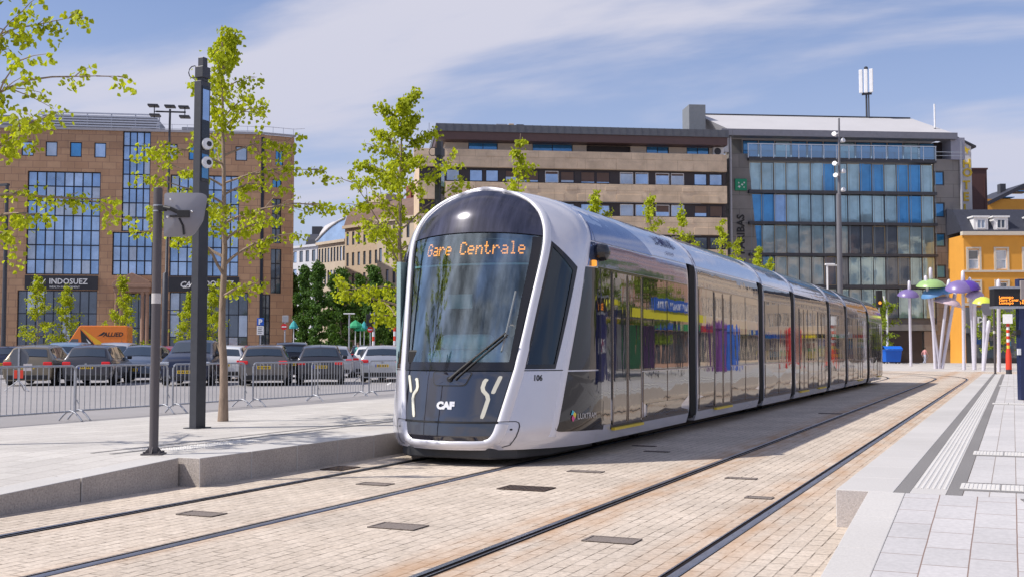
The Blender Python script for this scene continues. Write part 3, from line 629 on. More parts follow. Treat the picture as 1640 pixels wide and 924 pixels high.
# antenna on the roof
an=thing('antenna_mast','white panel antenna cluster on a short mast on the white roof','antenna',fc.t.matrix_basis@Vector((xc(1427),6,zr+.1)))
ax=zc(118)+2.9-zr-.1
mb=MB(); mb.tube([(0,0,-.2),(0,0,ax*.9)],.11,8); mb.tube([(.25,0,-.2),(.25,0,ax*.45)],.08,8); mb.box(-.5,.6,-.06,.06,ax*.42,ax*.47); mb.build('mast',DARKM,an)
for i,x in enumerate((-.55,0,.6)): mb=MB(); mb.box(x-.2,x+.2,-.45,-.2,ax*.45,ax*.9); mb.build('panel',WHITEP,an,bevel=.06)
mb=MB(); mb.lathe([(.05,0),(.22,.05),(.22,.3),(.1,.4)],10,Matrix.Translation((0,0,ax*.9))); mb.build('cap',DARKM,an)
ww=thing('roof_flue','thin white flue pipe on the right end of the white roof','pipe',fc.t.matrix_basis@Vector((xc(1510.5),1.5,eave)))
mb=MB(); mb.tube([(0,0,0),(0,0,zc(166)-eave+.7)],.09,8); mb.build('pipe',WHITEP,ww); mb=MB(); mb.tube([(0,0,0),(0,0,1.2)],.13,8); mb.build('collar',DARKM,ww)
# ground floor
bx('shop_fascia',xc(1400),xc(1497),-.3,.3,zc(529),zc(519),mat('grey_fascia',(.2,.2,.2),.6,var=.1)); bx('garage_opening',xc(1416),xc(1473),-.02,.2,.0,zc(529.5),M_DBR)
bx('shopfront',xc(1200),xc(1416),-.02,.2,0,zc(510),M_DBR)
mb=MB(); mb.box(xc(1476),xc(1496),-.1,.2,0,zc(530)); mb.build('door',mat('taupe_door',(.25,.2,.17),.6,var=.1),T)
# signs on the pier
gsx0,gsx1=xc(1177),xc(1196); q=bx('green_sign',gsx0,gsx1,-.2,-.03,zc(307),zc(288),mat('green_sign_face',(.0,.25,.12),.4,var=.03),.04)
cx=(gsx0+gsx1)/2; cz=(zc(307)+zc(288))/2
def star(mb,x,z,r,y=-.215):
    p=[]; 
    for i in range(8): rr=r if i%2==0 else r*.38; p.append((x+rr*math.cos(i*PI/4+.3),z+rr*math.sin(i*PI/4+.3)))
    mb.prism(p,-y-.01,-y+.01,Matrix(((1,0,0,0),(0,0,-1,0),(0,1,0,0),(0,0,0,1))))
mb=MB(); star(mb,cx+.35,cz+.22,.13); star(mb,cx+.12,cz-.0,.16); star(mb,cx-.25,cz+.18,.12); star(mb,cx-.2,cz-.22,.2); star(mb,cx+.32,cz-.28,.11); mb.build('star_emblem',M_LET,q)
text('BNP PARIBAS',1.15,mat('black_letters',(.01,.01,.012),.5,var=0),'lettering',T,frame((xc(1191.5),-.06,zc(345)),(0,0,1),(-1,0,0)),.03,sx=1,bold=.03,align='RIGHT')
# ------------------------------------------------------------------ hotel wing, brown block, yellow building
fd=Facade(1543.5,126,1562.5,126,'hotel_building','narrow white building end with vertical yellow hotel lettering beside the glass offices')
T=fd.t; zd=lambda y:1.42+(560-y)*126/1800; w=fd.w
mb=MB(); mb.add([(0,0,0),(w,0,0),(w,0,zd(233)),(0,0,zd(221)),(0,12,0),(w,12,0),(w,12,zd(233)),(0,12,zd(221))],[(0,1,2,3),(1,5,6,2),(0,4,7,3)]); mb.build('wall',mat('white_render',(.62,.61,.62),.8,var=.06),T)
mb=MB(); mb.add([(-.3,-.2,zd(220)),(w+.5,-.2,zd(235)),(w+.5,12,zd(235)),(-.3,12,zd(220)),(-.3,-.2,zd(217)),(w+.5,-.2,zd(232)),(w+.5,12,zd(232)),(-.3,12,zd(217))],[(0,1,5,4),(4,5,6,7),(1,2,6,5),(0,3,2,1)]); mb.build('roof',DARKM,T)
M_YL=mat('yellow_letters',(.72,.50,.03),.5,var=0)
for ch,y in zip('HOTEL',(267,282,302,321,340)): text(ch,1.35,M_YL,'hotel_letter',T,frame((.28,-.05,zd(y)),(1,0,0),(0,0,1)),.04,bold=.04)
mb=MB(); star(mb,.75,zd(239),.5,-.08); mb.build('star_emblem',M_YL,T)
fe=Facade(1561.5,134,1587,134,'brown_clad_building','dark brown flat-roofed block rising behind the yellow building'); q=MB(); h=1.42+(560-270.5)*134/1800
q.box(0,fe.w,0,10,0,h); q.box(-.1,fe.w+.1,-.1,10.1,h,h+.2); q.box(fe.w*.82,fe.w*.86,-.06,0,0,h-.8); q.build('wall',mat('brown_cladding',(.085,.035,.032),.6,var=.1),fe.t)
ff=Facade(1547,118,1700,118,'yellow_building','yellow building with dark slate roof, dormers and a pharmacy on the ground floor')
T=ff.t; zf=lambda y:1.42+(560-y)*118/1800; xf=lambda px:ff.x(px,450); Wf=ff.w
M_YEL=mat('yellow_render',(.70,.33,.05),.8,var=.07,scale=.6); M_SLT=mat('slate_roof',(.035,.038,.055),.6,var=.2,scale=3); M_TRIM=mat('cream_trim',(.62,.56,.47),.7,var=.05)
wpx=[(1551.5,1569),(1596,1613.5),(1641,1659),(1678,1695)]
hs=[(xf(a),xf(b),zf(431),zf(400)) for a,b in wpx]+[(xf(a),xf(b),zf(482),zf(452)) for a,b in wpx]
mb=MB(); wall(mb,0,Wf,zf(492),zf(376),hs,depth=.25); mb.quad((0,0,0),(0,12,0),(0,12,zf(376)),(0,0,zf(376))); mb.build('wall',M_YEL,T)
for h in hs:
    window(T,*h,y=.15,nx=1,nz=2,fw=.1,fm=WHITEP,gm=[GL_PALE,GL_DARK],blind=0)
    mb=MB(); a,b,c,d=h; mb.box(a-.22,a-.002,-.06,-.003,c-.1,d+.1);mb.box(b+.002,b+.22,-.06,-.003,c-.1,d+.1);mb.box(a-.22,b+.22,-.07,-.003,d+.1,d+.28); mb.build('surround',M_TRIM,T)
bx('cornice',-.25,Wf,-.4,.2,zf(377),zf(371),M_TRIM); bx('string_course',-.05,Wf,-.12,-.004,zf(436),zf(432.5),M_TRIM); bx('string_course',-.05,Wf,-.12,-.004,zf(489),zf(485),M_TRIM)
mb=MB(); mb.add([(-.2,-.3,zf(371)),(Wf,-.3,zf(371)),(Wf,2.2,zf(331)),(-.2,2.2,zf(331)),(-.2,7,zf(322)),(Wf,7,zf(322)),(-.2,12,zf(371)),(Wf,12,zf(371))],[(0,1,2,3),(3,2,5,4),(4,5,7,6),(0,3,4,6)]); mb.build('roof',M_SLT,T)
for a,b in ((1561,1584),(1593,1616),(1650,1672)):
    d=MB(); d.box(xf(a),xf(b),-.1,2,zf(369),zf(348)); d.box(xf(a)-.15,xf(b)+.15,-.25,2.1,zf(348),zf(345.5)); q=d.build('dormer',WHITEP,T)
    window(q,xf(a)+.3,xf(b)-.3,zf(366),zf(351),y=-.11,nx=2,fw=.08,fm=WHITEP,gm=GL_PALE if a<1590 else GL_DARK)
# pharmacy front
bx('shop_fascia',0,Wf,-.25,-.0,zf(533),zf(492),mat('dark_shop_fascia',(.12,.13,.15),.5,var=.08)); bx('shop_canopy',.3,Wf,-.9,-.26,zf(536),zf(533.3),DARKM)
text('PHARMACIE',1.5,M_LET,'lettering',T,frame((xf(1561),-.28,zf(523)),(1,0,0),(0,0,1)),.02)
SH=[mat('shop_item_%s'%n,c,.5,var=.2,scale=2) for n,c in (('white',(.55,.57,.62)),('blue',(.03,.10,.35)),('azure',(.02,.3,.55)),('yellow',(.6,.45,.05)),('grey',(.15,.16,.2)),('navy',(.03,.035,.1)))]
mb=MB(); wall(mb,0,Wf,0,zf(533.2),[(.6+i*3.0,3.3+i*3.0,.5,zf(536)) for i in range(int(Wf/3.0)-1)],depth=.5); mb.build('shop_wall',DARKM,T)
for i in range(int(Wf/3.0)-1):
    g=window(T,.6+i*3,3.3+i*3,.5,zf(536),y=.2,nx=1,fw=.06,fm=DARKM,gm=GL_DARK,name='shop_window')
    mb=MB(); mb.cur=0
    for k in range(5): mb.cur=random.randrange(6); x=.75+i*3+random.random()*1.7; z=.7+random.random()*1.7; mb.box(x,x+.3+random.random()*.5,.155,.165,z,z+.3+random.random()*.5)
    mb.build('window_display',SH,g)
fg=Facade(1583,150,1720,150,'yellow_house','yellow house with solar panels on its sloping roof, behind the dark slate roof')
T=fg.t; zg=lambda y:1.42+(560-y)*150/1800
mb=MB(); mb.box(0,fg.w,0,12,0,zg(318)); mb.build('wall',M_YEL,T)
mb=MB(); xg=lambda p:fg.x(p,310); mb.add([(xg(1583)-.3,-.4,zg(329)),(xg(1640),-.4,zg(300)),(xg(1720),-.4,zg(288)),(xg(1720),10,zg(288)),(xg(1640),10,zg(292)),(xg(1583),10,zg(318)),(xg(1583)-.3,-.4,zg(323)),(xg(1640),-.4,zg(293)),(xg(1720),-.4,zg(282))],[(0,1,7,6),(1,2,8,7),(6,7,4,5),(7,8,3,4)]); mb.build('roof',M_SLT,T)
for i in range(3): mb=MB(); mb.box(xg(1600)+i*2.2,xg(1600)+i*2.2+2,-.2,2.5,zg(316)+i*.85,zg(316)+i*.85+.1); mb.build('solar_panel',GL_BLUE,T)
mb=MB(); mb.box(xg(1618),xg(1627),3,4,zg(305),zg(288)); mb.build('chimney',DARKM,T)
# ------------------------------------------------------------------ buildings down the side street
def simple_building(name,label,pxL,ZL,pxR,ZR,ytop,m,rows,cols,depth=14,wm=None,group=None,wf=.55,mans=None,gf=3.6,rm=None,hz=None,skip=0,cap=26,shops=None):
    f=Facade(pxL,ZL,pxR,ZR,name,label,'building',group); Hh=1.42+(560-ytop)*ZL/1800; w=f.w; fh=(Hh-gf-.5)/rows; cw_=w/cols; hs=[]
    for r in range(rows):
        for c in range(cols): hs.append((cw_*(c+.5-wf/2),cw_*(c+.5+wf/2),gf+fh*(r+.22),gf+fh*(r+.86)))
    sh=[(cw_*c+.35,cw_*(c+1)-.35,.25,2.75) for c in range(cols)] if shops else []
    for i,h in enumerate(sh):
        g=window(f.t,*h,y=.18,nx=1+i%2,fw=.08,fm=DARKM if i%3 else WHITEP,gm=GL_DARK,name='shop_window'); mb=MB()
        for k in range(6): mb.cur=random.randrange(len(shops)); x=h[0]+.15+random.random()*(h[1]-h[0]-.8); z=.4+random.random()*1.5; mb.box(x,x+.25+random.random()*.5,.145,.152,z,z+.3+random.random()*.8)
        mb.build('window_display',shops,g)
        mb=MB(); mb.box(h[0]-.2,h[1]+.2,-.8 if i%3==1 else -.15,-.002,2.82,3.3 if i%2 else 3.15); mb.build('shop_sign',shops[(i*3)%len(shops)],f.t)
    mb=MB(); wall(mb,0,w,0,Hh,hs+sh,depth=.25); mb.quad((0,0,0),(0,depth,0),(0,depth,Hh),(0,0,Hh)); mb.quad((w,0,0),(w,depth,0),(w,depth,Hh),(w,0,Hh)); mb.quad((0,depth,0),(w,depth,0),(w,depth,Hh),(0,depth,Hh)); mb.quad((0,0,Hh-.05),(w,0,Hh-.05),(w,depth,Hh-.05),(0,depth,Hh-.05)); mb.build('wall',m,f.t)
    for i,h in enumerate(hs[-cap:]): window(f.t,*h,y=.14,nx=1,nz=1,fw=.1,fm=(wm or DARKM),gm=GL_DARK if i%4 else GL_SKY)
    mb=MB(); mb.box(-.2,w+.2,-.35,.0,Hh-.4,Hh); mb.build('cornice',m,f.t); mb=MB(); mb.box(-.1,w+.1,-.15,-.002,gf-.3,gf); mb.build('string_course',m,f.t)
    if mans:
        mb=MB(); d=mans*.8
        prof=[(0,0),(.4,mans*.45),(1.1,mans*.8),(2.2,mans)]
        P=[(-.1,-.2)]; vs=[];
        for q,hh in prof: vs+=[(q*.3,q-.2,Hh+hh),(w-q*.3,q-.2,Hh+hh)]
        vs+=[(w*.0+.6,depth-2.5,Hh+mans),(w-.6,depth-2.5,Hh+mans),(0,depth,Hh),(w,depth,Hh)]
        n=len(vs)//2; mb.add(vs,[(2*i,2*i+1,2*i+3,2*i+2) for i in range(n-1)]+[tuple(range(0,2*n,2)),tuple(range(1,2*n,2))[::-1]]); mb.build('roof',rm or M_WROOF,f.t)
    return f,Hh
M_BG1=mat('beige_stone_front',(.50,.42,.33),.85,var=.12,scale=.5); M_BG2=mat('pale_render_front',(.52,.52,.55),.85,var=.08); M_BG3=mat('sand_stone_front',(.47,.37,.27),.85,var=.12)
simple_building('white_town_house','pale grey-white house at the far left end of the side street beside the bank',466,205,506,200,395,M_BG2,5,4)
simple_building('dark_roof_house','house with dark slate roof and chimneys far down the side street',488,232,530,232,392,mat('grey_render',(.25,.25,.28),.8,var=.1),5,4,mans=2.4,rm=M_SLT)
f,h_=simple_building('stone_office_building','beige stone building with close-set tall windows and a curved white roof edge',508,166,552,160,389,M_BG1,4,9,mans=3.2,wf=.6)
mb=MB(); mb.add([(0,-.3,h_+.3),(f.w*.5,-.3,h_+2.0),(f.w*1.05,-.3,h_+3.0),(0,-.3,h_),(f.w*1.05,-.3,h_)],[(3,0,1,2,4)]); mb.build('roof_glazing',GL_SKY,f.t); mb=MB(); mb.tube([(0,-.35,h_+.3),(f.w*.25,-.35,h_+1.2),(f.w*.5,-.35,h_+2.0),(f.w*.8,-.35,h_+2.65),(f.w*1.05,-.35,h_+3.0)],.16,8); mb.build('curved_roof_edge',M_WROOF,f.t)
f,h_=simple_building('corner_town_house','beige corner house with arched gables behind the second young tree left of the tram',551,152,606,146,362,M_BG3,5,6,mans=3.0,wf=.42,rm=mat('brown_tile_roof',(.16,.10,.08),.8,var=.2))
mb=MB(); mb.box(1,5.2,3,6,h_+1,h_+4.2); mb.build('roof_house',M_BG1,f.t)
f,h_=simple_building('tall_corner_building','beige building with red-brown chimneys partly hidden by the young tree beside the tram nose',603,140,705,132,352,M_BG1,5,9,mans=2.6,wf=.42,rm=MATS['brown_tile_roof'])
for i in range(4):
    mb=MB(); mb.box(2.0+i*1.9,2.9+i*1.9,3,4,h_+1,h_+4.4); mb.lathe([(.15,0),(.12,.5)],8,Matrix.Translation((2.25+i*1.9,3.5,h_+4.4))); mb.lathe([(.15,0),(.12,.5)],8,Matrix.Translation((2.65+i*1.9,3.5,h_+4.4))); mb.build('chimney',mat('red_brick_chimney',(.25,.07,.05),.8,var=.2),f.t)
f,h_=simple_building('house_with_chimney_stacks','small dark-roofed house with two chimney stacks at the end of the side street',470,262,508,262,412,MATS['grey_render'],4,4,mans=3,rm=M_SLT)
for px in (497,516):
    x=f.x(px,380); mb=MB(); mb.box(x,x+2.4,2,4,h_+1,1.42+(560-361-(px-497)*.4)*262/1800); mb.build('chimney',DARKM,f.t)
# street side of the square on the right (seen reflected in the tram)
def side_building(name,label,x,y0,y1,Hh,m,rows,cols,shop,arch=False):
    t=thing(name,label,'building',(x,y1,0),-PI/2); w=y1-y0; gf=3.8; fh=(Hh-gf)/rows; cw_=w/cols; hs=[(cw_*(c+.28),cw_*(c+.72),gf+fh*(r+.22),gf+fh*(r+.85)) for r in range(rows) for c in range(cols)]
    sh=[(cw_*c+.3,cw_*(c+1)-.3,.3,3.0) for c in range(cols)]
    mb=MB(); wall(mb,0,w,0,Hh,hs+sh,depth=.3); mb.quad((0,0,0),(0,12,0),(0,12,Hh),(0,0,Hh)); mb.quad((w,0,0),(w,12,0),(w,12,Hh),(w,0,Hh)); mb.box(-.2,w+.2,-.4,0,Hh-.5,Hh); mb.build('wall',m,t)
    for h in hs: window(t,*h,y=.15,fw=.12,fm=WHITEP,gm=[GL_DARK])
    for i,h in enumerate(sh):
        window(t,*h,y=.15,fw=.1,fm=DARKM,gm=[GL_DARK],name='shop_window'); mb=MB(); mb.box(h[0]-.2,h[1]+.2,-.9 if i%2 else -.3,0,3.05,3.6); mb.build('awning',shop[i%len(shop)],t)
    mb=MB(); mb.add([(-.2,-.2,Hh),(w+.2,-.2,Hh),(w+.2,3,Hh+3),(-.2,3,Hh+3),(w+.2,12,Hh+3),(-.2,12,Hh+3)],[(0,1,2,3),(3,2,4,5),(0,3,5),(1,4,2)]); mb.build('roof',M_SLT,t)
AW=[mat('awning_%s'%n,c,.7,var=.05) for n,c in (('red',(.5,.02,.02)),('blue',(.02,.09,.4)),('green',(.04,.28,.1)),('cream',(.6,.5,.35)),('yellow',(.75,.62,.02)))]
side_building('cream_corner_building','cream fronted building with shop awnings, mirrored in the tram side',16,100,128,16,mat('warm_cream_front',(.72,.58,.45),.8,var=.1),4,9,AW[:4])
side_building('brick_town_house','red brick town house on the right side of the square, seen mirrored in the tram',16,80,99.5,18,mat('red_brick_front',(.55,.33,.24),.85,var=.15),5,6,AW[1:4])
side_building('pale_stone_house','pale stone house on the right side of the square, seen mirrored in the tram',16,60,79.5,15,mat('pale_stone_front',(.50,.45,.42),.85,var=.12),4,7,[AW[0],AW[4]])
SHC=[AW[0],AW[1],AW[4],SH[0],SH[2],mat('shop_purple',(.12,.04,.2),.5,var=0),AW[2],WHITEP,SH[4],BLACK]
f,h_=simple_building('arched_window_building','salmon stone building next to the yellow building, mirrored in the tram side',1705,120,1960,118,400,mat('salmon_stone_front',(.78,.64,.50),.8,var=.12),3,10,wf=.42,mans=2.5,rm=M_SLT,wm=WHITEP,cap=99,shops=SHC)
f,h_=simple_building('terracotta_building','terracotta building closing the square, seen mirrored in the tram',1965,118,2190,122,420,mat('terracotta_front',(.74,.56,.42),.8,var=.12),3,9,wf=.42,wm=WHITEP,cap=99,shops=SHC)
# ------------------------------------------------------------------ TRAM
TX,TY=-6.40,12.3
FT=[(.2,.03),(.31,-.03),(.55,.0),(1.15,.12),(2.0,.36),(2.92,.65),(3.2,.76),(3.4,.90),(3.5,1.02),(3.57,1.2)]
def lerp(t,z):
    if z<=t[0][0]: return t[0][1]
    for (a,b),(c,d) in zip(t,t[1:]):
        if z<=c: return b+(d-b)*(z-a)/(c-a)
    return t[-1][1]
ZT=3.57; HW=1.37
def TW(z):
    if z<.5: return HW-.06*((.5-z)/.3)**2
    if z<2.45: return HW
    return HW*math.sqrt(max(0,1-((z-2.45)/(ZT-2.45))**3))
def TF(z):   # smoothed front profile
    return (lerp(FT,z-.06)+lerp(FT,z)+lerp(FT,z+.06))/3 if .3<z<3.5 else lerp(FT,z)
ND=1.75
NDIR=[1,0]   # +1 front nose, and for the rear nose the surface is mirrored about TL
TL=38.9
def S0(s,z):
    w=TW(z); fr=TF(z); Ln=ND-fr; a=abs(s); sg=1 if s>=0 else -1
    if a<=1: u=w*math.sin(a*PI/2); y=fr+Ln*(1-math.cos(a*PI/2))
    else: u=w; y=ND+(a-1)
    return Vector((sg*u,y,z))
def SN(s,z,off=0,rear=False):
    p=S0(s,z)
    if off:
        e=.004; zz=min(max(z,.22),3.54); du=S0(s+e,zz)-S0(s-e,zz); dv=S0(s,zz+e)-S0(s,zz-e); n=du.cross(dv)
        if n.length<1e-12: n=Vector((0,0,1))
        n.normalize(); 
        if n.dot(Vector((p.x,-.6 if abs(s)<1 else 0,max(0,z-1.6))))<0: n=-n
        p=p+n*off
    if rear: p.y=TL-p.y
    return p
def zs(z0,z1,n): return [z0+(z1-z0)*i/n for i in range(n+1)]
def rows_dense(z0,z1,n):  # denser toward the roof crown
    out=[]
    for i in range(n+1):
        t=i/n; out.append(z0+(z1-z0)*t)
    if z1>3.4:
        out=[z for z in out if z<3.2]+[3.2+ (z1-3.2)*math.sin(PI/2*i/14) for i in range(15)]
    return out
def patchR(mb,sL,sR,Z,off,ns,rear=False,skirt=0):
    """surface patch between the curves sL(z), sR(z)"""
    vs=[]
    for z in Z:
        a,b=sL(z),sR(z)
        for i in range(ns+1): vs.append(SN(a+(b-a)*i/ns,z,off,rear))
    n=ns+1; fs=[(j*n+i,j*n+i+1,(j+1)*n+i+1,(j+1)*n+i) for j in range(len(Z)-1) for i in range(ns)]
    mb.add(vs,fs)
    if skirt:
        def edge(pts):
            q=[SN(s,z,off-skirt,rear) for s,z in pts]; p=[SN(s,z,off,rear) for s,z in pts]; k=len(p)
            mb.add(p+q,[(i,i+1,k+i+1,k+i) for i in range(k-1)])
        edge([(sL(z),z) for z in Z]); edge([(sR(z),z) for z in Z])
        for z in (Z[0],Z[-1]): a,b=sL(z),sR(z); edge([(a+(b-a)*i/ns,z) for i in range(ns+1)])
def roundpoly(P,r,k=4):
    out=[];n=len(P)
    for i in range(n):
        p=Vector(P[i]);a=Vector(P[i-1]);b=Vector(P[(i+1)%n]); rr=r[i] if isinstance(r,(list,tuple)) else r
        if rr<=0: out.append(tuple(p)); continue
        da=(a-p);db=(b-p); ra=min(rr,da.length*.45); rb=min(rr,db.length*.45); A=p+da.normalized()*ra; B_=p+db.normalized()*rb
        for j in range(k+1): t=j/k; out.append(tuple(A*(1-t)**2+p*2*t*(1-t)+B_*t*t))
    return out
def polypatch(mb,P,off,rings=3,dens=.12,rear=False,skirt=.012):
    Q=[]
    for i,p in enumerate(P):
        q=P[(i+1)%len(P)]; d=math.hypot(q[0]-p[0],q[1]-p[1]); k=max(1,int(d/dens))
        for j in range(k): t=j/k; Q.append((p[0]+(q[0]-p[0])*t,p[1]+(q[1]-p[1])*t))
    n=len(Q); cx=sum(q[0] for q in Q)/n; cz=sum(q[1] for q in Q)/n
    vs=[SN(cx,cz,off,rear)]; fs=[]
    for r in range(1,rings+1):
        for q in Q: vs.append(SN(cx+(q[0]-cx)*r/rings,cz+(q[1]-cz)*r/rings,off,rear))
    for i in range(n): fs.append((0,1+i,1+(i+1)%n))
    for r in range(rings-1):
        for i in range(n): a=1+r*n+i;b=1+r*n+(i+1)%n; fs.append((a,a+n,b+n,b))
    if skirt:
        o=len(vs)
        for q in Q: vs.append(SN(q[0],q[1],off-skirt,rear))
        a0=1+(rings-1)*n
        for i in range(n): fs.append((a0+i,a0+(i+1)%n,o+(i+1)%n,o+i))
    mb.add(vs,fs)
def flip(P): return [(-s,z) for s,z in P]
M_TSIL=mat('tram_silver_paint',(.60,.60,.66),.22,.35,var=.04,scale=1.2,coat=.8,bump=.03,bscale=1.5,bdist=.03)
M_TRIM2=mat('tram_bright_rim',(.66,.66,.71),.42,.3,var=.03,coat=.15)
M_TROOF=mat('tram_roof_film',(.58,.59,.66),.07,.85,var=.06,scale=1,bump=.12,bscale=1.6,bdist=.05,stretch=(1,.8,1.6))
M_TDARK=mat('tram_dark_gloss',(.012,.012,.02),.04,0,var=0,ior=2.0,spec=.6,bump=.035,bscale=.9,bdist=.05)
M_TPAN=mat('tram_side_gloss',(.012,.010,.010),.03,.0,var=.1,ior=2.5,spec=.8,bump=.14,bscale=2.0,bdist=.03,stretch=(1,1,.55))
M_TNOSE=mat('tram_dark_side_gloss',(.010,.010,.012),.03,0,var=0,ior=1.55,spec=.6,bump=.05,bscale=1.3,bdist=.04)
M_TGLS=mat('tram_window_glass',(.012,.016,.02),.02,.0,var=0,ior=1.9,spec=.7,bump=.05,bscale=1.5,bdist=.04,stretch=(1,1.6,.4))
M_TBLUE=mat('tram_blue_film',(.16,.21,.36),.06,.75,var=.08,bump=.08,bscale=1.2,bdist=.05)
M_BEL=mat('gangway_bellows',(.009,.009,.011),.75,var=.2,scale=3,spec=.2)
M_YEL2=mat('yellow_step_edge',(.72,.52,.04),.5,var=.1,scale=20)
ws=bpy.data.materials.new('windshield_glass'); ws.use_nodes=True; N=ws.node_tree.nodes; L=ws.node_tree.links
tr=N.new('ShaderNodeBsdfTransparent'); tr.inputs[0].default_value=(.60,.80,.84,1); gl=N.new('ShaderNodeBsdfGlossy'); gl.inputs['Roughness'].default_value=.03; gl.inputs[0].default_value=(.78,.90,.90,1)
nz=N.new('ShaderNodeTexNoise'); nz.inputs['Scale'].default_value=1.0; nz.inputs['Detail'].default_value=8; nz.inputs['Roughness'].default_value=.62; tcw=N.new('ShaderNodeTexCoord'); mpw=N.new('ShaderNodeMapping'); mpw.inputs['Scale'].default_value=(3.6,1,.8)  # stretched noise paints streaks of cloud reflection into the windscreen gloss
L.new(tcw.outputs['Object'],mpw.inputs[0]); L.new(mpw.outputs[0],nz.inputs['Vector'])
fr=N.new('ShaderNodeFresnel'); fr.inputs[0].default_value=1.55; ad=N.new('ShaderNodeMapRange'); ad.inputs['From Min'].default_value=.36; ad.inputs['From Max'].default_value=.70; ad.inputs['To Min'].default_value=.06; ad.inputs['To Max'].default_value=.52; L.new(nz.outputs['Fac'],ad.inputs['Value'])
sm=N.new('ShaderNodeMath'); sm.operation='ADD'; L.new(fr.outputs[0],sm.inputs[0]); L.new(ad.outputs[0],sm.inputs[1])
ms=N.new('ShaderNodeMixShader'); L.new(sm.outputs[0],ms.inputs[0]); L.new(tr.outputs[0],ms.inputs[1]); L.new(gl.outputs[0],ms.inputs[2]); L.new(ms.outputs[0],N['Material Output'].inputs[0])
sg2=bpy.data.materials.new('tinted_cab_glass'); sg2.use_nodes=True; N=sg2.node_tree.nodes; L=sg2.node_tree.links
tr=N.new('ShaderNodeBsdfTransparent'); tr.inputs[0].default_value=(.22,.32,.36,1); gl=N.new('ShaderNodeBsdfGlossy'); gl.inputs['Roughness'].default_value=.03; gl.inputs[0].default_value=(.7,.8,.9,1); fr=N.new('ShaderNodeFresnel'); fr.inputs[0].default_value=1.8
ms=N.new('ShaderNodeMixShader'); L.new(fr.outputs[0],ms.inputs[0]); L.new(tr.outputs[0],ms.inputs[1]); L.new(gl.outputs[0],ms.inputs[2]); L.new(ms.outputs[0],N['Material Output'].inputs[0])
tram=thing('tram','silver and glossy black seven-section tram with a large curved windscreen','tram',(TX,TY,0))
ES=[(.2,0),(.298,0),(.305,.235),(.33,.272),(.38,.292),(.45,.303),(.55,.315),(1.17,.385),(2.0,.44),(2.9,.505),(3.2,.515),(3.36,.50),(3.46,.45),(3.52,.35),(3.548,.22),(3.558,.0),(3.6,0)]
def ef(z): return lerp(ES,z)
LT=lambda *P:P
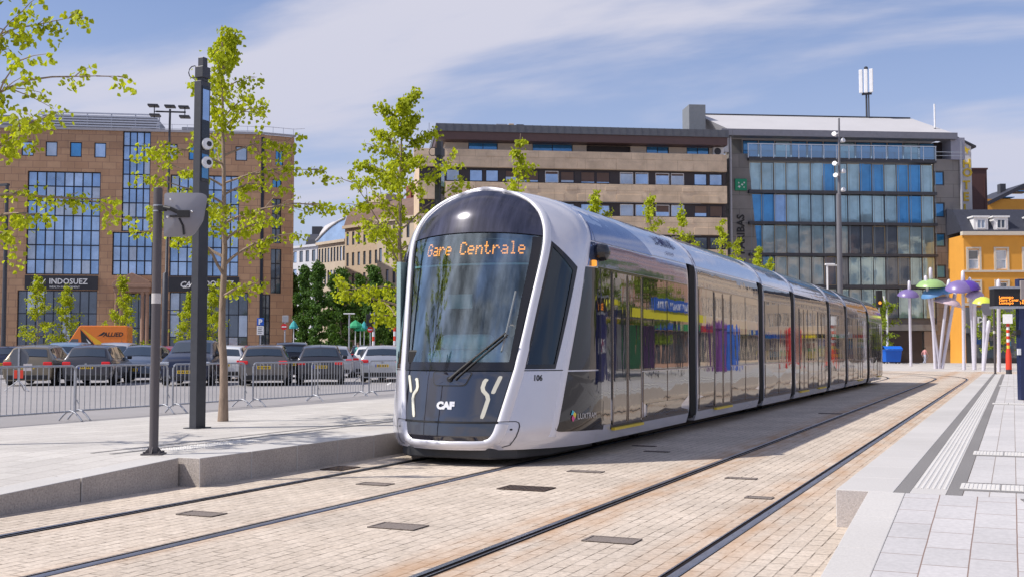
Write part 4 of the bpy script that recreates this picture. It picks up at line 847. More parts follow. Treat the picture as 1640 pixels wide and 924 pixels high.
# side window cut-outs (per side) through the cheek:  quad in (s,z)
CWN=[(.415,1.19),(.625,1.19),(.755,2.48),(.552,2.80)]
def cw_l(z): return CWN[0][0]+(CWN[3][0]-CWN[0][0])*(z-1.19)/(2.80-1.19)
def cw_r(z):
    if z<2.48: return CWN[1][0]+(CWN[2][0]-CWN[1][0])*(z-1.19)/(2.48-1.19)
    return CWN[2][0]+(CWN[3][0]-CWN[2][0])*(z-2.48)/(2.80-2.48)
SE=1.0+4.62   # s at the end of the front section
def nose(rear):
    Z=rows_dense(.2,3.569,60)+[]
    Z=sorted(set([round(z,4) for z in Z]+[1.19,2.80,2.48,.55,3.548,3.558,.27,.31]))
    for sg in (1,-1):
        mb=MB()
        lo=[z for z in Z if z<=1.1901]; mi=[z for z in Z if 1.1899<=z<=2.8001]; hi=[z for z in Z if z>=2.7999]
        patchR(mb,lambda z:sg*ef(z),lambda z:sg*1.0,lo,0,18,rear)
        patchR(mb,lambda z:sg*ef(z),lambda z:sg*cw_l(z),mi,0,4,rear)
        patchR(mb,lambda z:sg*cw_r(z),lambda z:sg*1.0,mi,0,12,rear)
        patchR(mb,lambda z:sg*ef(z),lambda z:sg*1.0,hi,0,18,rear)
        patchR(mb,lambda z:sg*1.0,lambda z:sg*SE,Z,0,6,rear)
        mb.build('body_shell',M_TSIL,tram,smooth=True,angle=50)
        # dark liner inside
        mb=MB(); ZZ=zs(.3,3.3,14)
        patchR(mb,lambda z:sg*max(ef(z),.1) if z<1.17 or z>2.85 else sg*ef(z),lambda z:sg*1.6,[z for z in ZZ if z<1.15],-.05,8,rear)
        patchR(mb,lambda z:sg*(cw_r(min(max(z,1.19),2.8))),lambda z:sg*1.6,[z for z in ZZ if z>1.1],-.05,8,rear)
        mb.build('cab_lining',M_BEL,tram,smooth=True)
        # cheek window
        mb=MB(); P=[(sg*s,z) for s,z in CWN]; polypatch(mb,P,-.006,4,.08,rear,0); g=mb.build('cab_side_window',sg2,tram,smooth=True)
        mb=MB()
        # black frit border around the side window
        c=(sum(p[0] for p in CWN)/4,sum(p[1] for p in CWN)/4); inn=[(sg*(c[0]+(s-c[0])*.80),c[1]+(z-c[1])*(.93)) for s,z in CWN]
        out=[(sg*(c[0]+(s-c[0])*1.03),c[1]+(z-c[1])*1.01) for s,z in CWN]
        for i in range(4):
            a,b=out[i],out[(i+1)%4]; e,f=inn[i],inn[(i+1)%4]
            for k in range(14):
                t0,t1=k/14,(k+1)/14; mix=lambda p,q,t:(p[0]+(q[0]-p[0])*t,p[1]+(q[1]-p[1])*t)
                mb.quad(SN(*mix(a,b,t0),.004,rear),SN(*mix(a,b,t1),.004,rear),SN(*mix(e,f,t1),.004,rear),SN(*mix(e,f,t0),.004,rear))
        mb.build('window_border',BLACKG,g,smooth=True)
    # bright strut between the cheek and the dark side
    for sg in (1,-1):
        ST=[(.60,.34),(.615,.5),(.64,.8),(.665,1.1),(.70,1.5),(.74,1.9),(.785,2.3),(.83,2.6),(.885,2.85),(.94,3.05),(1.0,3.2),(1.07,3.32)]
        mb=MB(); vs=[]
        for s,z in ST:
            for o,h in ((0,-.004),(.25,.010),(.75,.012),(1,-.003)): vs.append(SN(sg*(s+o*.052),z,h,rear))
        mb.add(vs,[(j*4+i,j*4+i+1,(j+1)*4+i+1,(j+1)*4+i) for j in range(len(ST)-1) for i in range(3)]); mb.build('side_strut',M_TRIM2,tram,smooth=True,angle=70)
    # panels in the front frame
    e=.012
    def pan(name,z0,z1,m,off=-.004,ns=24,par=tram,zz=None):
        mb=MB(); Z_=zz or zs(z0,z1,24); patchR(mb,lambda z:-max(ef(z)-e,.0),lambda z:max(ef(z)-e,.0),Z_,off,ns,rear,.02); return mb.build(name,m,par,smooth=True,angle=50)
    pan('bumper_panel',.315,.525,M_TDARK)
    pan('lower_front_panel',.55,1.155,M_TDARK)
    zt=[2.93+(3.555-2.93)*math.sin(PI/2*i/22) for i in range(23)]
    # the split line between cap and windscreen arches upward in the middle
    mb=MB(); vs=[];ns=30
    for z in zt:
        a=max(ef(z)-e,0)
        for i in range(ns+1):
            t=-1+2*i/ns; zz=z+ (-.055*t*t)*(1-(z-2.93)/.625); vs.append(SN(a*t,zz,-.004,rear))
    mb.add(vs,[(j*(ns+1)+i,j*(ns+1)+i+1,(j+1)*(ns+1)+i+1,(j+1)*(ns+1)+i) for j in range(len(zt)-1) for i in range(ns)])
    mb.build('roof_visor_panel',mat('visor_gloss',(.05,.05,.075),.13,.35,var=.75,scale=1.3,stretch=(6,1,.7),ior=1.8),tram,smooth=True)  # vertical streaks in the visor colour stand in for reflections
    # windscreen
    mb=MB(); Z_=zs(1.165,2.915,30); vs=[]
    for z in Z_:
        a=ef(z)-e
        for i in range(ns+1):
            t=-1+2*i/ns; k=(z-1.165)/1.75; vs.append(SN(a*t,z-.055*t*t*k*k,-.006,rear))
    mb.add(vs,[(j*(ns+1)+i,j*(ns+1)+i+1,(j+1)*(ns+1)+i+1,(j+1)*(ns+1)+i) for j in range(30) for i in range(ns)])
    wsd=mb.build('windscreen',ws,tram,smooth=True)
    mb=MB()
    for sg in (1,-1): patchR(mb,lambda z:sg*(ef(z)-e-.008-(.025 if sg<0 else .038*(z-1.165)/1.7+.02)),lambda z:sg*(ef(z)-e),[z for z in zs(1.17,2.86,20)],.0015,3,rear)
    patchR(mb,lambda z:-(ef(z)-e),lambda z:ef(z)-e,zs(1.167,1.27,3),.002,20,rear); mb.build('windscreen_border',BLACKG,wsd,smooth=True)
    # raised bright rim that follows the frame
    pts=[(ef(z),z) for z in [.55+ (2.95-.55)*i/22 for i in range(23)]+[2.95+(3.558-2.95)*math.sin(PI/2*i/18) for i in range(1,19)]]
    full=[(s,z) for s,z in pts]+[(-s,z) for s,z in pts[::-1][1:]]
    mb=MB(); vs=[]
    for s,z in full:
        w=.030 if z>1.5 else .034; sgn=1 if s>0 else -1; k=max(TW(z),.35)*PI/2
        c=[]
        for j,(o,h) in enumerate(((-.25,-.006),(-.1,.018),(.4,.026),(1.3,.022),(2.1,-.008))):
            if z>3.3:
                th=min(1,(z-3.3)/.25)
                c.append(SN(s+sgn*o*w*(1-th),z-.0,h+(.006*th if 0<j<4 else -.006*th),rear)+Vector((0,(0 if not rear else 0),0))+Vector((0,(1 if not rear else -1)*th*o*w*1.2,-max(0,o)*0*th)))
            else: c.append(SN(s+sgn*o*w/ (k/1.9),z,h,rear))
        vs+=c
    n=5; mb.add(vs,[(j*n+i,j*n+i+1,(j+1)*n+i+1,(j+1)*n+i) for j in range(len(full)-1) for i in range(n-1)]); mb.build('front_rim',M_TRIM2,tram,smooth=True,angle=70)
    # lower rim around the bumper panel
    mb=MB(); low=[(ef(z),z) for z in (.52,.48,.44,.40,.36,.33,.312)]+[(.245,.303),(.2,.299),(.1,.297),(0,.296)]; full=low+[(-s,z) for s,z in low[::-1][1:]]; vs=[]
    for i,(s,z) in enumerate(full):
        a=Vector(full[max(i-1,0)]);b=Vector(full[min(i+1,len(full)-1)]); d=(b-a).normalized(); nn=Vector((-d.y,d.x)); 
        if nn.dot(Vector((0-s,.42-z)))>0: nn=-nn
        for o,h in ((-.3,-.006),(0,.014),(.5,.022),(1.2,.016),(1.8,-.003)): vs.append(SN(s+nn.x*o*.035,max(.2,z+nn.y*o*.05),h,rear))
    mb.add(vs,[(j*n+i,j*n+i+1,(j+1)*n+i+1,(j+1)*n+i) for j in range(len(full)-1) for i in range(n-1)]); mb.build('bumper_rim',M_TRIM2,tram,smooth=True,angle=70)
    # seam lines
    mb=MB()
    def seam(P,w=.006,off=.0035):
        vs=[]
        for i,(s,z) in enumerate(P):
            a=Vector(P[max(i-1,0)]);b=Vector(P[min(i+1,len(P)-1)]); d=(b-a).normalized(); nn=Vector((-d.y,d.x)); vs+=[SN(s+nn.x*w/1.6,z+nn.y*w,off,rear),SN(s-nn.x*w/1.6,z-nn.y*w,off,rear)]
        mb.add(vs,[(2*i,2*i+1,2*i+3,2*i+2) for i in range(len(P)-1)])
    for sg in (1,-1):
        seam([(sg*(ef(1.165)+(.69-ef(1.165))*i/12),1.165) for i in range(13)])
        P=[(.325,.548),(.36,.548),(.41,.546),(.425,.53),(.43,.49),(.425,.43),(.415,.36),(.40,.30),(.385,.26),(.34,.235)]; seam([(sg*s,z) for s,z in P],.005)
    seam([(ef(.54)*(-1+2*i/20),.538) for i in range(21)],.010,.001)
    mb.build('panel_gap',BLACK,tram)
    for sg in (1,-1):
        mb=MB(); polypatch(mb,[(sg*(.385+.008*math.cos(a*PI/5)),.45+.012*math.sin(a*PI/5)) for a in range(10)],.005,1,1,rear,0); mb.build('tow_eye_cap',BLACK,tram)
nose(False); nose(True)
# headlamps: white zig-zag strips either side
M_HL=mat('headlamp_white',(.70,.69,.58),.25,0,var=.05)
def pstrip(mb,P,w,off):
    vs=[];m=len(P)
    for i,(s,z) in enumerate(P):
        a=Vector(P[max(i-1,0)]);b=Vector(P[min(i+1,m-1)]); d=(b-a).normalized(); nn=Vector((-d.y,d.x)); ww=w*(.6 if i in(0,m-1) else 1)
        vs+=[SN(s+nn.x*ww/2.1,z+nn.y*ww,-.004,False),SN(s+nn.x*ww/2.1,z+nn.y*ww,off),SN(s-nn.x*ww/2.1,z-nn.y*ww,off),SN(s-nn.x*ww/2.1,z-nn.y*ww,-.004)]
    mb.add(vs,[(4*i+k,4*i+k+1,4*i+k+5,4*i+k+4) for i in range(m-1) for k in range(3)]+[(0,1,2,3),(4*m-4,4*m-3,4*m-2,4*m-1)])
def dense(P,k=4):
    o=[]
    for a,b in zip(P,P[1:]):
        for i in range(k): o.append((a[0]+(b[0]-a[0])*i/k,a[1]+(b[1]-a[1])*i/k))
    return o+[P[-1]]
for sg in (1,-1):
    mb=MB(); pstrip(mb,[(sg*s,z) for s,z in dense([(.222,.585),(.236,.70),(.249,.815),(.243,.865),(.219,.92),(.214,.96),(.222,1.03),(.235,1.065)])],.024,.006)
    pstrip(mb,[(sg*s,z) for s,z in dense([(.272,.885),(.282,.95),(.297,1.03),(.310,1.10)])],.024,.006)
    mb.build('headlamp',M_HL,tram,smooth=True)
# maker's letters, fleet number
def surf_text(s,size,m,name,s0,z0,off=.006,sx=1,bold=0,rev=False,extr=.0,slant=0):
    cu=bpy.data.curves.new('t','FONT'); cu.body=s; cu.size=size; cu.offset=bold; cu.resolution_u=3; cu.align_x='LEFT'; cu.shear=slant
    o=bpy.data.objects.new('t',cu); COL.objects.link(o); bpy.context.view_layer.update(); me=bpy.data.meshes.new_from_object(o.evaluated_get(bpy.context.evaluated_depsgraph_get())); bpy.data.objects.remove(o)
    for v in me.vertices:
        x=v.co.x*sx; k=(TW(z0)*PI/2*.95 if s0<.9 else 1); v.co=SN(s0+x/k,z0+v.co.y,off)
    me.materials.clear(); me.materials.append(m); r=bpy.data.objects.new(name,me); COL.objects.link(r); r.parent=tram; return r
surf_text('CAF',.115,mat('chrome_letters',(.8,.8,.82),.3,.3,var=0),'maker_lettering',-.050,.70,.006,1.05,.009)
surf_text('106',.10,MATS['black_letters'],'fleet_number',.492,1.04,.004,.75,.003)
surf_text('LUXTRAM',.105,mat('grey_lettering',(.55,.53,.53),.5,var=0),'operator_lettering',.79,.54,.016,.8,.0)
surf_text('LUXEMBOURG',.20,mat('faded_blue_lettering',(.05,.06,.14),.6,var=0,spec=.1),'roof_lettering',4.15,3.09,.024,.85,.004)
surf_text("LET'S MAKE IT HAPPEN",.075,MATS['faded_blue_lettering'],'roof_lettering',4.45,2.94,.024,.62)
for i,(P,c) in enumerate((([(0,0),(.035,.06),(.0,.12),(-.02,.06)],(.65,.08,.25)),([(0,.12),(.035,.06),(.05,.13),(.02,.17)],(.75,.6,.05)),([(0,.12),(.02,.17),(-.01,.20),(-.03,.12)],(.05,.45,.6)))):
    mb=MB(); polypatch(mb,[(.755+p[0]*.5,.51+p[1]*.75) for p in P],.016,1,1,False,0); mb.build('operator_emblem',mat('emblem_colour_%s'%('rose','gold','azure')[i],c,.4,var=0),tram)
# destination display behind the windscreen
mb=MB(); patchR(mb,lambda z:-.47,lambda z:.47,zs(2.56,2.86,4),-.055,24); disp=mb.build('destination_display',mat('display_black',(.035,.05,.055),.5,var=0),tram)
GL={'G':("01110","10001","10000","10111","10001","10001","01110"),'C':("01110","10001","10000","10000","10000","10001","01110"),
'a':("00000","00000","01110","00001","01111","10001","01111"),'r':("00000","00000","10110","11001","10000","10000","10000"),'e':("00000","00000","01110","10001","11111","10000","01110"),
'n':("00000","00000","10110","11001","10001","10001","10001"),'t':("01000","01000","11100","01000","01000","01001","00110"),'l':("01100","00100","00100","00100","00100","00100","01110"),' ':("00000",)*7}
msg='Gare Centrale'; cols=len(msg)*6-1; mb=MB(); pt=.0184; s_per=1/(TW(2.7)*PI/2*.965); s0=-cols*pt*s_per/2+.040
for ci,ch in enumerate(msg):
    for r in range(7):
        for c in range(5):
            if GL[ch][r][c]=='1':
                s=s0+(ci*6+c)*pt*s_per; z=2.80-r*.0245; h=.0082
                mb.quad(SN(s-h*s_per,z-h*1.15,-.03),SN(s+h*s_per,z-h*1.15,-.03),SN(s+h*s_per,z+h*1.15,-.03),SN(s-h*s_per,z+h*1.15,-.03))
mb.build('led_letters',mat('orange_led',(.8,.25,.02),.5,var=0,emit=(1,.30,.03),estr=2.6),disp)
mb=MB(); patchR(mb,lambda z:-.46,lambda z:.46,zs(2.50,2.525,1),-.02,24); mb.build('shade_bar',mat('pale_teal_strip',(.45,.62,.62),.5,var=0),tram,smooth=True)
# cab interior
M_CAB=mat('cab_grey',(.3,.42,.44),.6,var=.1); 
mb=MB(); mb.box(-1.1,1.1,2.6,2.7,.3,2.95); mb.box(-.7,.7,.6,2.6,.40,.46); mb.build('cab_rear_wall',mat('cab_dark',(.025,.04,.055),.6,var=.2),tram)
mb=MB(); mb.box(-.85,.85,.42,.8,.9,1.22); mb.build('dashboard',BLACK,tram,bevel=.05)
mb=MB(); mb.prism([(-.45,.36),(.5,.36),(.55,.8),(-.5,.8)],1.22,1.42); mb.prism([(-.30,.42),(.40,.42),(.38,.75),(-.28,.75)],1.42,1.62); mb.build('console',mat('console_teal',(.55,.72,.72),.5,var=.05),tram,smooth=True,bevel=.09,bseg=3)
mb=MB(); mb.box(-.68,-.48,.33,.38,1.24,1.42); mb.build('monitor',BLACK,tram,bevel=.02)
mb=MB(); mb.box(.15,.65,1.55,1.68,1.1,1.9); mb.box(.15,.65,1.1,1.6,1.0,1.1); mb.box(.25,.55,1.55,1.66,1.92,2.15); mb.build('driver_seat',mat('seat_cloth',(.03,.04,.07),.9,var=.2),tram,bevel=.05)
mb=MB(); mb.box(-.22,.12,.56,.57,1.95,2.13); mb.build('notice_card',mat('notice_pale',(.30,.40,.42),.7,var=0),tram)
mb=MB(); mb.box(-1.18,-1.12,.9,2.55,1.1,2.6); mb.build('inner_door_edge',M_CAB,tram)
# wiper
mb=MB(); A=SN(.02,1.055,.03); Bq=SN(.31,1.62,.055)
mb.tube([A,A+(Bq-A)*.25+Vector((0,-.03,0)),Bq],.014,6,radii=[.02,.016,.010]); A2=SN(.055,1.05,.03); B2=SN(.325,1.60,.05); mb.tube([A2,A2+(B2-A2)*.3+Vector((0,-.02,0)),B2],.010,6)
mb.tube([A+Vector((0,.02,0)),A],.035,10); wp=mb.build('wiper_arm',BLACK,tram,smooth=True)
mb=MB(); mb.tube([SN(.300,1.40,.022),SN(.322,1.75,.022),SN(.345,2.15,.02)],.012,6); mb.build('wiper_blade',mat('wiper_grey',(.18,.2,.22),.5,var=0),wp)
mb=MB(); polypatch(mb,roundpoly([(-.10,1.15),(-.085,.975),(.115,.975),(.155,1.15)],.03),.0035,2,.05,False,0); hat=mb.build('wiper_hatch',BLACK,tram)
mb=MB(); polypatch(mb,roundpoly([(-.094,1.144),(-.079,.985),(.109,.985),(.147,1.144)],.03),.006,2,.05,False,0); mb.build('hatch_cover',M_TDARK,hat)
# under-nose
mb=MB(); mb.prism([(-.80,.42),(-.55,.16),(.55,.16),(.80,.42),(.98,1.1),(1.0,2.6),(-1.0,2.6),(-.98,1.1)],.085,.23); mb.build('underframe_fairing',mat('dark_grey_underframe',(.03,.032,.036),.6,var=.2),tram,bevel=.02)
mb=MB(); mb.prism([(-.8,TL-.42),(-.55,TL-.16),(.55,TL-.16),(.8,TL-.42),(1.0,TL-2.6),(-1.0,TL-2.6)],.085,.23); mb.build('underframe_fairing',MATS['dark_grey_underframe'],tram,bevel=.02)
# --- sections
ks=[(SE-1+ND)]  # end y of front section (local)
secs=[(6.8,12.3),(12.5,16.2),(16.4,22.1),(22.35,26.0),(26.2,31.95)]   # middle sections, local y
secs=[(6.93,12.13),(12.67,16.03),(16.57,22.0),(22.54,25.83),(26.37,31.83)]
REAR0=TL-(SE-1+ND)
def yS(y): return 1+(y-ND)
def bodyloft(y0,y1,name,m,inset=0,zb=.2):
    Z=[zb,.35,.6,1.2,2.0,2.45,2.6,2.75,2.9,3.05,3.18,3.28,3.37,3.44,3.5,3.535,3.56,3.5699]
    prof=[(TW(z)-inset,z-inset*.6) for z in Z]; prof=[(a if a>0 else 0,z) for a,z in prof]+[(0,ZT-inset*.6)]
    full=prof+[(-a,z) for a,z in prof[::-1][1:]]; mb=MB(); ny=max(1,int((y1-y0)/1.5)); n=len(full); vs=[]
    for j in range(ny+1):
        y=y0+(y1-y0)*j/ny
        for a,z in full: vs.append((a,y,z))
    fs=[(j*n+i,j*n+i+1,(j+1)*n+i+1,(j+1)*n+i) for j in range(ny) for i in range(n-1)]+[(j*n,j*n+n-1,(j+1)*n+n-1,(j+1)*n)[::-1] for j in range(ny)]
    fs+=[tuple(range(n)),tuple(ny*n+i for i in range(n))[::-1]]
    mb.add(vs,fs); return mb.build(name,m,tram,smooth=True,angle=50)
sec_obj=[]
for y0,y1 in secs:
    o=bodyloft(y0,y1,'body_section',M_TSIL); sec_obj.append(o)
gaps=[(SE-1+ND,secs[0][0])]+[(secs[i][1],secs[i+1][0]) for i in range(4)]+[(secs[4][1],REAR0)]
for a,b in gaps:
    bodyloft(a-.05,b+.05,'gangway_bellows',M_BEL,.05,.28)
    mb=MB(); Zr=[2.9,3.0,3.1,3.2,3.3,3.38,3.44,3.5,3.54,3.56,3.5699]; pr=[(TW(z)-.012,z-.008) for z in Zr]+[(0,ZT-.008)]; fu=pr+[(-q,z) for q,z in pr[::-1][1:]]; nq=len(fu)
    mb.add([(q,y,z) for y in (a-.02,b+.02) for q,z in fu],[(i,i+1,nq+i+1,nq+i) for i in range(nq-1)]); mb.build('gangway_roof',M_TSIL,tram,smooth=True)
    for sg in (1,-1): mb=MB(); mb.box(min(sg*1.30,sg*1.365),max(sg*1.30,sg*1.365),(a+b)/2-.2,(a+b)/2+.2,.30,2.86); mb.build('gangway_cover',M_BEL,tram,bevel=.02)
def spatch(par,name,y0,y1,z0,z1,off,m,r=0,sg=1,k=0):
    mb=MB(); P=[(yS(y0),z0),(yS(y1),z0),(yS(y1),z1),(yS(y0),z1)]
    if r: P=roundpoly(P,r)
    if sg<0: P=flip(P)
    if k==0: polypatch(mb,P,off,1,9,False,.01)
    else:
        a,b=(yS(y0),yS(y1)); patchR(mb,lambda z:sg*a,lambda z:sg*b,zs(z0,z1,k),off,max(1,int((y1-y0)/1)),False,.01)
    return mb.build(name,m,par,smooth=k>0,angle=40)
ZW0,ZW1=1.12,2.50
def side(par,y0,y1,sg,doors,wins,first=False):
    """glossy side of one section: lower panels, windows, doors, upper film"""
    a,b=y0+.06,y1-.06
    if not first: spatch(par,'lower_panel',a,b,.36,ZW0-.015,.008,M_TPAN,0,sg)
    spatch(par,'cantrail_panel',a,b,2.53,2.84,.008,M_TPAN if not first else M_TBLUE,0,sg,k=4)
    spatch(par,'roof_side_film',a+.02,b-.02,2.875,3.42,.010,M_TROOF,0,sg,k=8)
    spatch(par,'window_band',a,b,ZW0-.01,2.525,.006,BLACKG,0,sg)
    for (c,d) in wins:
        spatch(par,'window',c,d,ZW0+.01,ZW1,.012,M_TGLS,.05,sg)
    for (c,d) in doors:
        mb=MB(); m_=(c+d)/2
        spatch(par,'door_frame',c-.03,d+.03,.345,ZW1+.005,.010,BLACKG,.02,sg)
        for (p,q) in ((c,m_-.008),(m_+.008,d)):
            spatch(par,'door_leaf',p+.005,q-.005,.40,ZW1-.015,.015,M_TPAN,.03,sg)
            spatch(par,'door_window',p+.07,q-.07,.98,ZW1-.09,.019,M_TGLS,.06,sg)
            for (u,v) in ((p+.012,p+.03),(q-.03,q-.012)): spatch(par,'door_edge',u,v,.42,ZW1-.03,.021,mat('bronze_edge',(.30,.24,.20),.25,.8,var=0),0,sg)
        mb=MB(); xx=sorted((sg*(TW(.4)-.0),sg*(TW(.4)+.05))); mb.box(xx[0],xx[1],c,d,.325,.36); mb.build('door_step',M_YEL2,par)
    for (c,d) in wins:
        for y in (c-.012,): spatch(par,'pillar_line',y-.005,y+.005,.40,1.10,.0155,MATS['bronze_edge'],0,sg)
# front section extras
for rear in (False,True):
    R=lambda y:(y if not rear else TL-y)
    mk=lambda a,b:(min(R(a),R(b)),max(R(a),R(b)))
    for sg in (1,-1):
        par=tram
        # slanted start of the dark side, from the silver strut
        for nm,P,m,off in (('lower_panel',[(.635,.40),(1.25,.36),(1.25,1.145),(.705,1.145)],M_TNOSE,.008),
                           ('cab_window',[(.715,1.165),(1.12,1.165),(1.12,2.50),(.835,2.50)],M_TNOSE,.012),
                           ('upper_film',[(.845,2.52),(1.02,2.52),(1.02,2.84),(.93,2.84)],M_TBLUE,.009),
                           ('roof_fin_film',[(.95,2.86),(1.02,2.86),(1.02,3.12)],M_TBLUE,.009)):
            mb=MB(); polypatch(mb,roundpoly([(sg*s,z) for s,z in P],[.05,.01,.01,.01][:len(P)] if nm=='lower_panel' else .01),off,3,.06,rear,.012); mb.build(nm,m,tram,smooth=True,angle=60)
        mb=MB(); c=[(1.03,2.86),(1.04,3.10),(1.12,3.27),(1.3,3.38),(1.65,3.42),(2.1,3.39),(2.6,3.30),(3.05,3.17),(3.4,3.02),(3.62,2.86)]
        polypatch(mb,[(sg*s,z) for s,z in c],.0125,4,.12,rear,.012); mb.build('roof_side_film',M_TBLUE,tram,smooth=True,angle=60)
        mb=MB(); patchR(mb,lambda z:sg*1.03,lambda z:sg*(SE-.04),zs(2.875,3.44,8),.008,6,rear,.01); mb.build('roof_side_panel',M_TROOF,tram,smooth=True)
    ya,yb=mk(ND+.03,SE-1+ND-.02)
    for sg in (1,-1):
        d=[mk(2.35,3.68)]; w=[mk(3.78,5.02),mk(5.06,6.30)]
        side(tram,ya-.02,yb+.02,sg,d,w,first=True)
        a,b=mk(ND+.27,2.28); spatch(tram,'narrow_panel',*mk(1.90,2.28),.42,ZW1,.011,M_TPAN,.02,sg)
        a,b=mk(3.74,6.33); spatch(tram,'lower_panel',a,b,.36,ZW0-.02,.008,M_TPAN,0,sg)
        spatch(tram,'access_flap',*mk(3.95,5.85),.42,.62,.013,M_TPAN,.0,sg)
types=[([(1.2,2.5)],[(.12,1.1),(2.6,3.8),(3.85,5.06)]),([],[(.12,1.65),(1.7,3.24)]),([(.6,1.85),(3.6,4.85)],[(1.95,2.72),(2.77,3.5)]),([],[(.12,1.6),(1.65,3.17)]),([(2.7,3.95)],[(.12,1.35),(1.4,2.6),(4.05,5.3)])]
for (y0,y1),o,(ds,ws_) in zip(secs,sec_obj,types):
    for sg in (1,-1): side(o,y0,y1,sg,[(y0+a,y0+b) for a,b in ds],[(y0+a,min(y0+b,y1-.08)) for a,b in ws_])
# camera pods
for sg in (1,-1):
    mb=MB(); c=SN(sg*1.03,2.70,.06); mb.lathe([(.03,-.11),(.085,-.10),(.115,-.05),(.12,.02),(.10,.09),(.05,.12),(.01,.125)],18,Matrix.Translation(c)@Matrix.Rotation(sg*PI/2*1.0,4,'Y')); q=mb.build('mirror_camera',BLACKG,tram,smooth=True)
    mb=MB(); d=SN(sg*.935,2.555,.02); mb.cbox(d,.06,.08,.08); mb.build('turn_light',mat('amber_lamp',(.8,.3,.03),.3,var=0,emit=(1,.4,.05),estr=.8),tram,bevel=.012)
# bogies
for yc in (4.4,14.35,24.2,TL-4.4):
    mb=MB(); mb.box(-1.0,1.0,yc-1.6,yc+1.6,.10,.34); b=mb.build('bogie',mat('bogie_dark',(.02,.02,.022),.8,var=.3),tram,bevel=.03)
    for sx_ in (-.72,.72):
        for dy in (-.9,.9):
            mb=MB(); mb.lathe([(.05,-.06),(.29,-.06),(.30,-.05),(.30,.05),(.28,.06),(.05,.06)],24,Matrix.Translation((sx_,yc+dy,.31))@Matrix.Rotation(PI/2,4,'Y')); mb.build('wheel',M_RAILD,b,smooth=True)
# roof equipment low boxes
# ------------------------------------------------------------------ trees
def leafmat(name,col,tr=.45):
    m=bpy.data.materials.new(name); m.use_nodes=True; N=m.node_tree.nodes; L=m.node_tree.links; b=N['Principled BSDF']; b.inputs['Roughness'].default_value=.6; b.inputs['Specular IOR Level'].default_value=.25
    g=N.new('ShaderNodeNewGeometry'); nz=N.new('ShaderNodeTexNoise'); nz.inputs['Scale'].default_value=1.7; nz.inputs['Detail'].default_value=3; L.new(g.outputs['Position'],nz.inputs['Vector'])
    ad=N.new('ShaderNodeMath'); ad.operation='MULTIPLY_ADD'; L.new(g.outputs['Random Per Island'],ad.inputs[0]); ad.inputs[1].default_value=.55; L.new(nz.outputs['Fac'],ad.inputs[2])
    r=N.new('ShaderNodeMapRange'); r.inputs['From Min'].default_value=.3; r.inputs['From Max'].default_value=1.2; r.inputs['To Min'].default_value=.42; r.inputs['To Max'].default_value=1.4; L.new(ad.outputs[0],r.inputs['Value'])
    v=N.new('ShaderNodeVectorMath'); v.operation='SCALE'; v.inputs[0].default_value=col; L.new(r.outputs[0],v.inputs['Scale']); L.new(v.outputs[0],b.inputs['Base Color'])
    t=N.new('ShaderNodeBsdfTranslucent'); v2=N.new('ShaderNodeVectorMath'); v2.operation='MULTIPLY'; L.new(v.outputs[0],v2.inputs[0]); v2.inputs[1].default_value=(1.25,1.15,.4); L.new(v2.outputs[0],t.inputs[0])
    ms=N.new('ShaderNodeMixShader'); ms.inputs[0].default_value=tr; L.new(b.outputs[0],ms.inputs[1]); L.new(t.outputs[0],ms.inputs[2]); L.new(ms.outputs[0],N['Material Output'].inputs[0]); return m
LF_Y=leafmat('spring_lime_leaves',(.42,.49,.025)); LF_G=leafmat('fresh_green_leaves',(.28,.38,.04)); LF_D=leafmat('dark_green_leaves',(.075,.16,.03),.35)
M_BARK=mat('light_bark',(.27,.20,.15),.9,var=.35,scale=14,stretch=(1,1,.3),bump=.5,bscale=40); M_BARKD=mat('dark_bark',(.10,.08,.065),.9,var=.3,scale=8,bump=.4,bscale=30)
def leaf(mb,p,size,rng,droop=.6):
    # heart-ish leaf of two folded halves
    a=rng.uniform(0,2*PI); ax=Vector((math.cos(a),math.sin(a),-droop-rng.random()*.9)).normalized()
    side=ax.cross(Vector((rng.uniform(-1,1),rng.uniform(-1,1),rng.uniform(-.3,1)))).normalized(); nn=ax.cross(side)
    L_=size*rng.uniform(.7,1.25); w=L_*.46; f=nn*w*.35
    vs=[p,p+ax*L_*.30+side*w+f,p+ax*L_*.72+side*w*.62+f,p+ax*L_,p+ax*L_*.72-side*w*.62+f,p+ax*L_*.30-side*w+f]
    mb.add(vs,[(0,1,2,3),(0,3,4,5)])
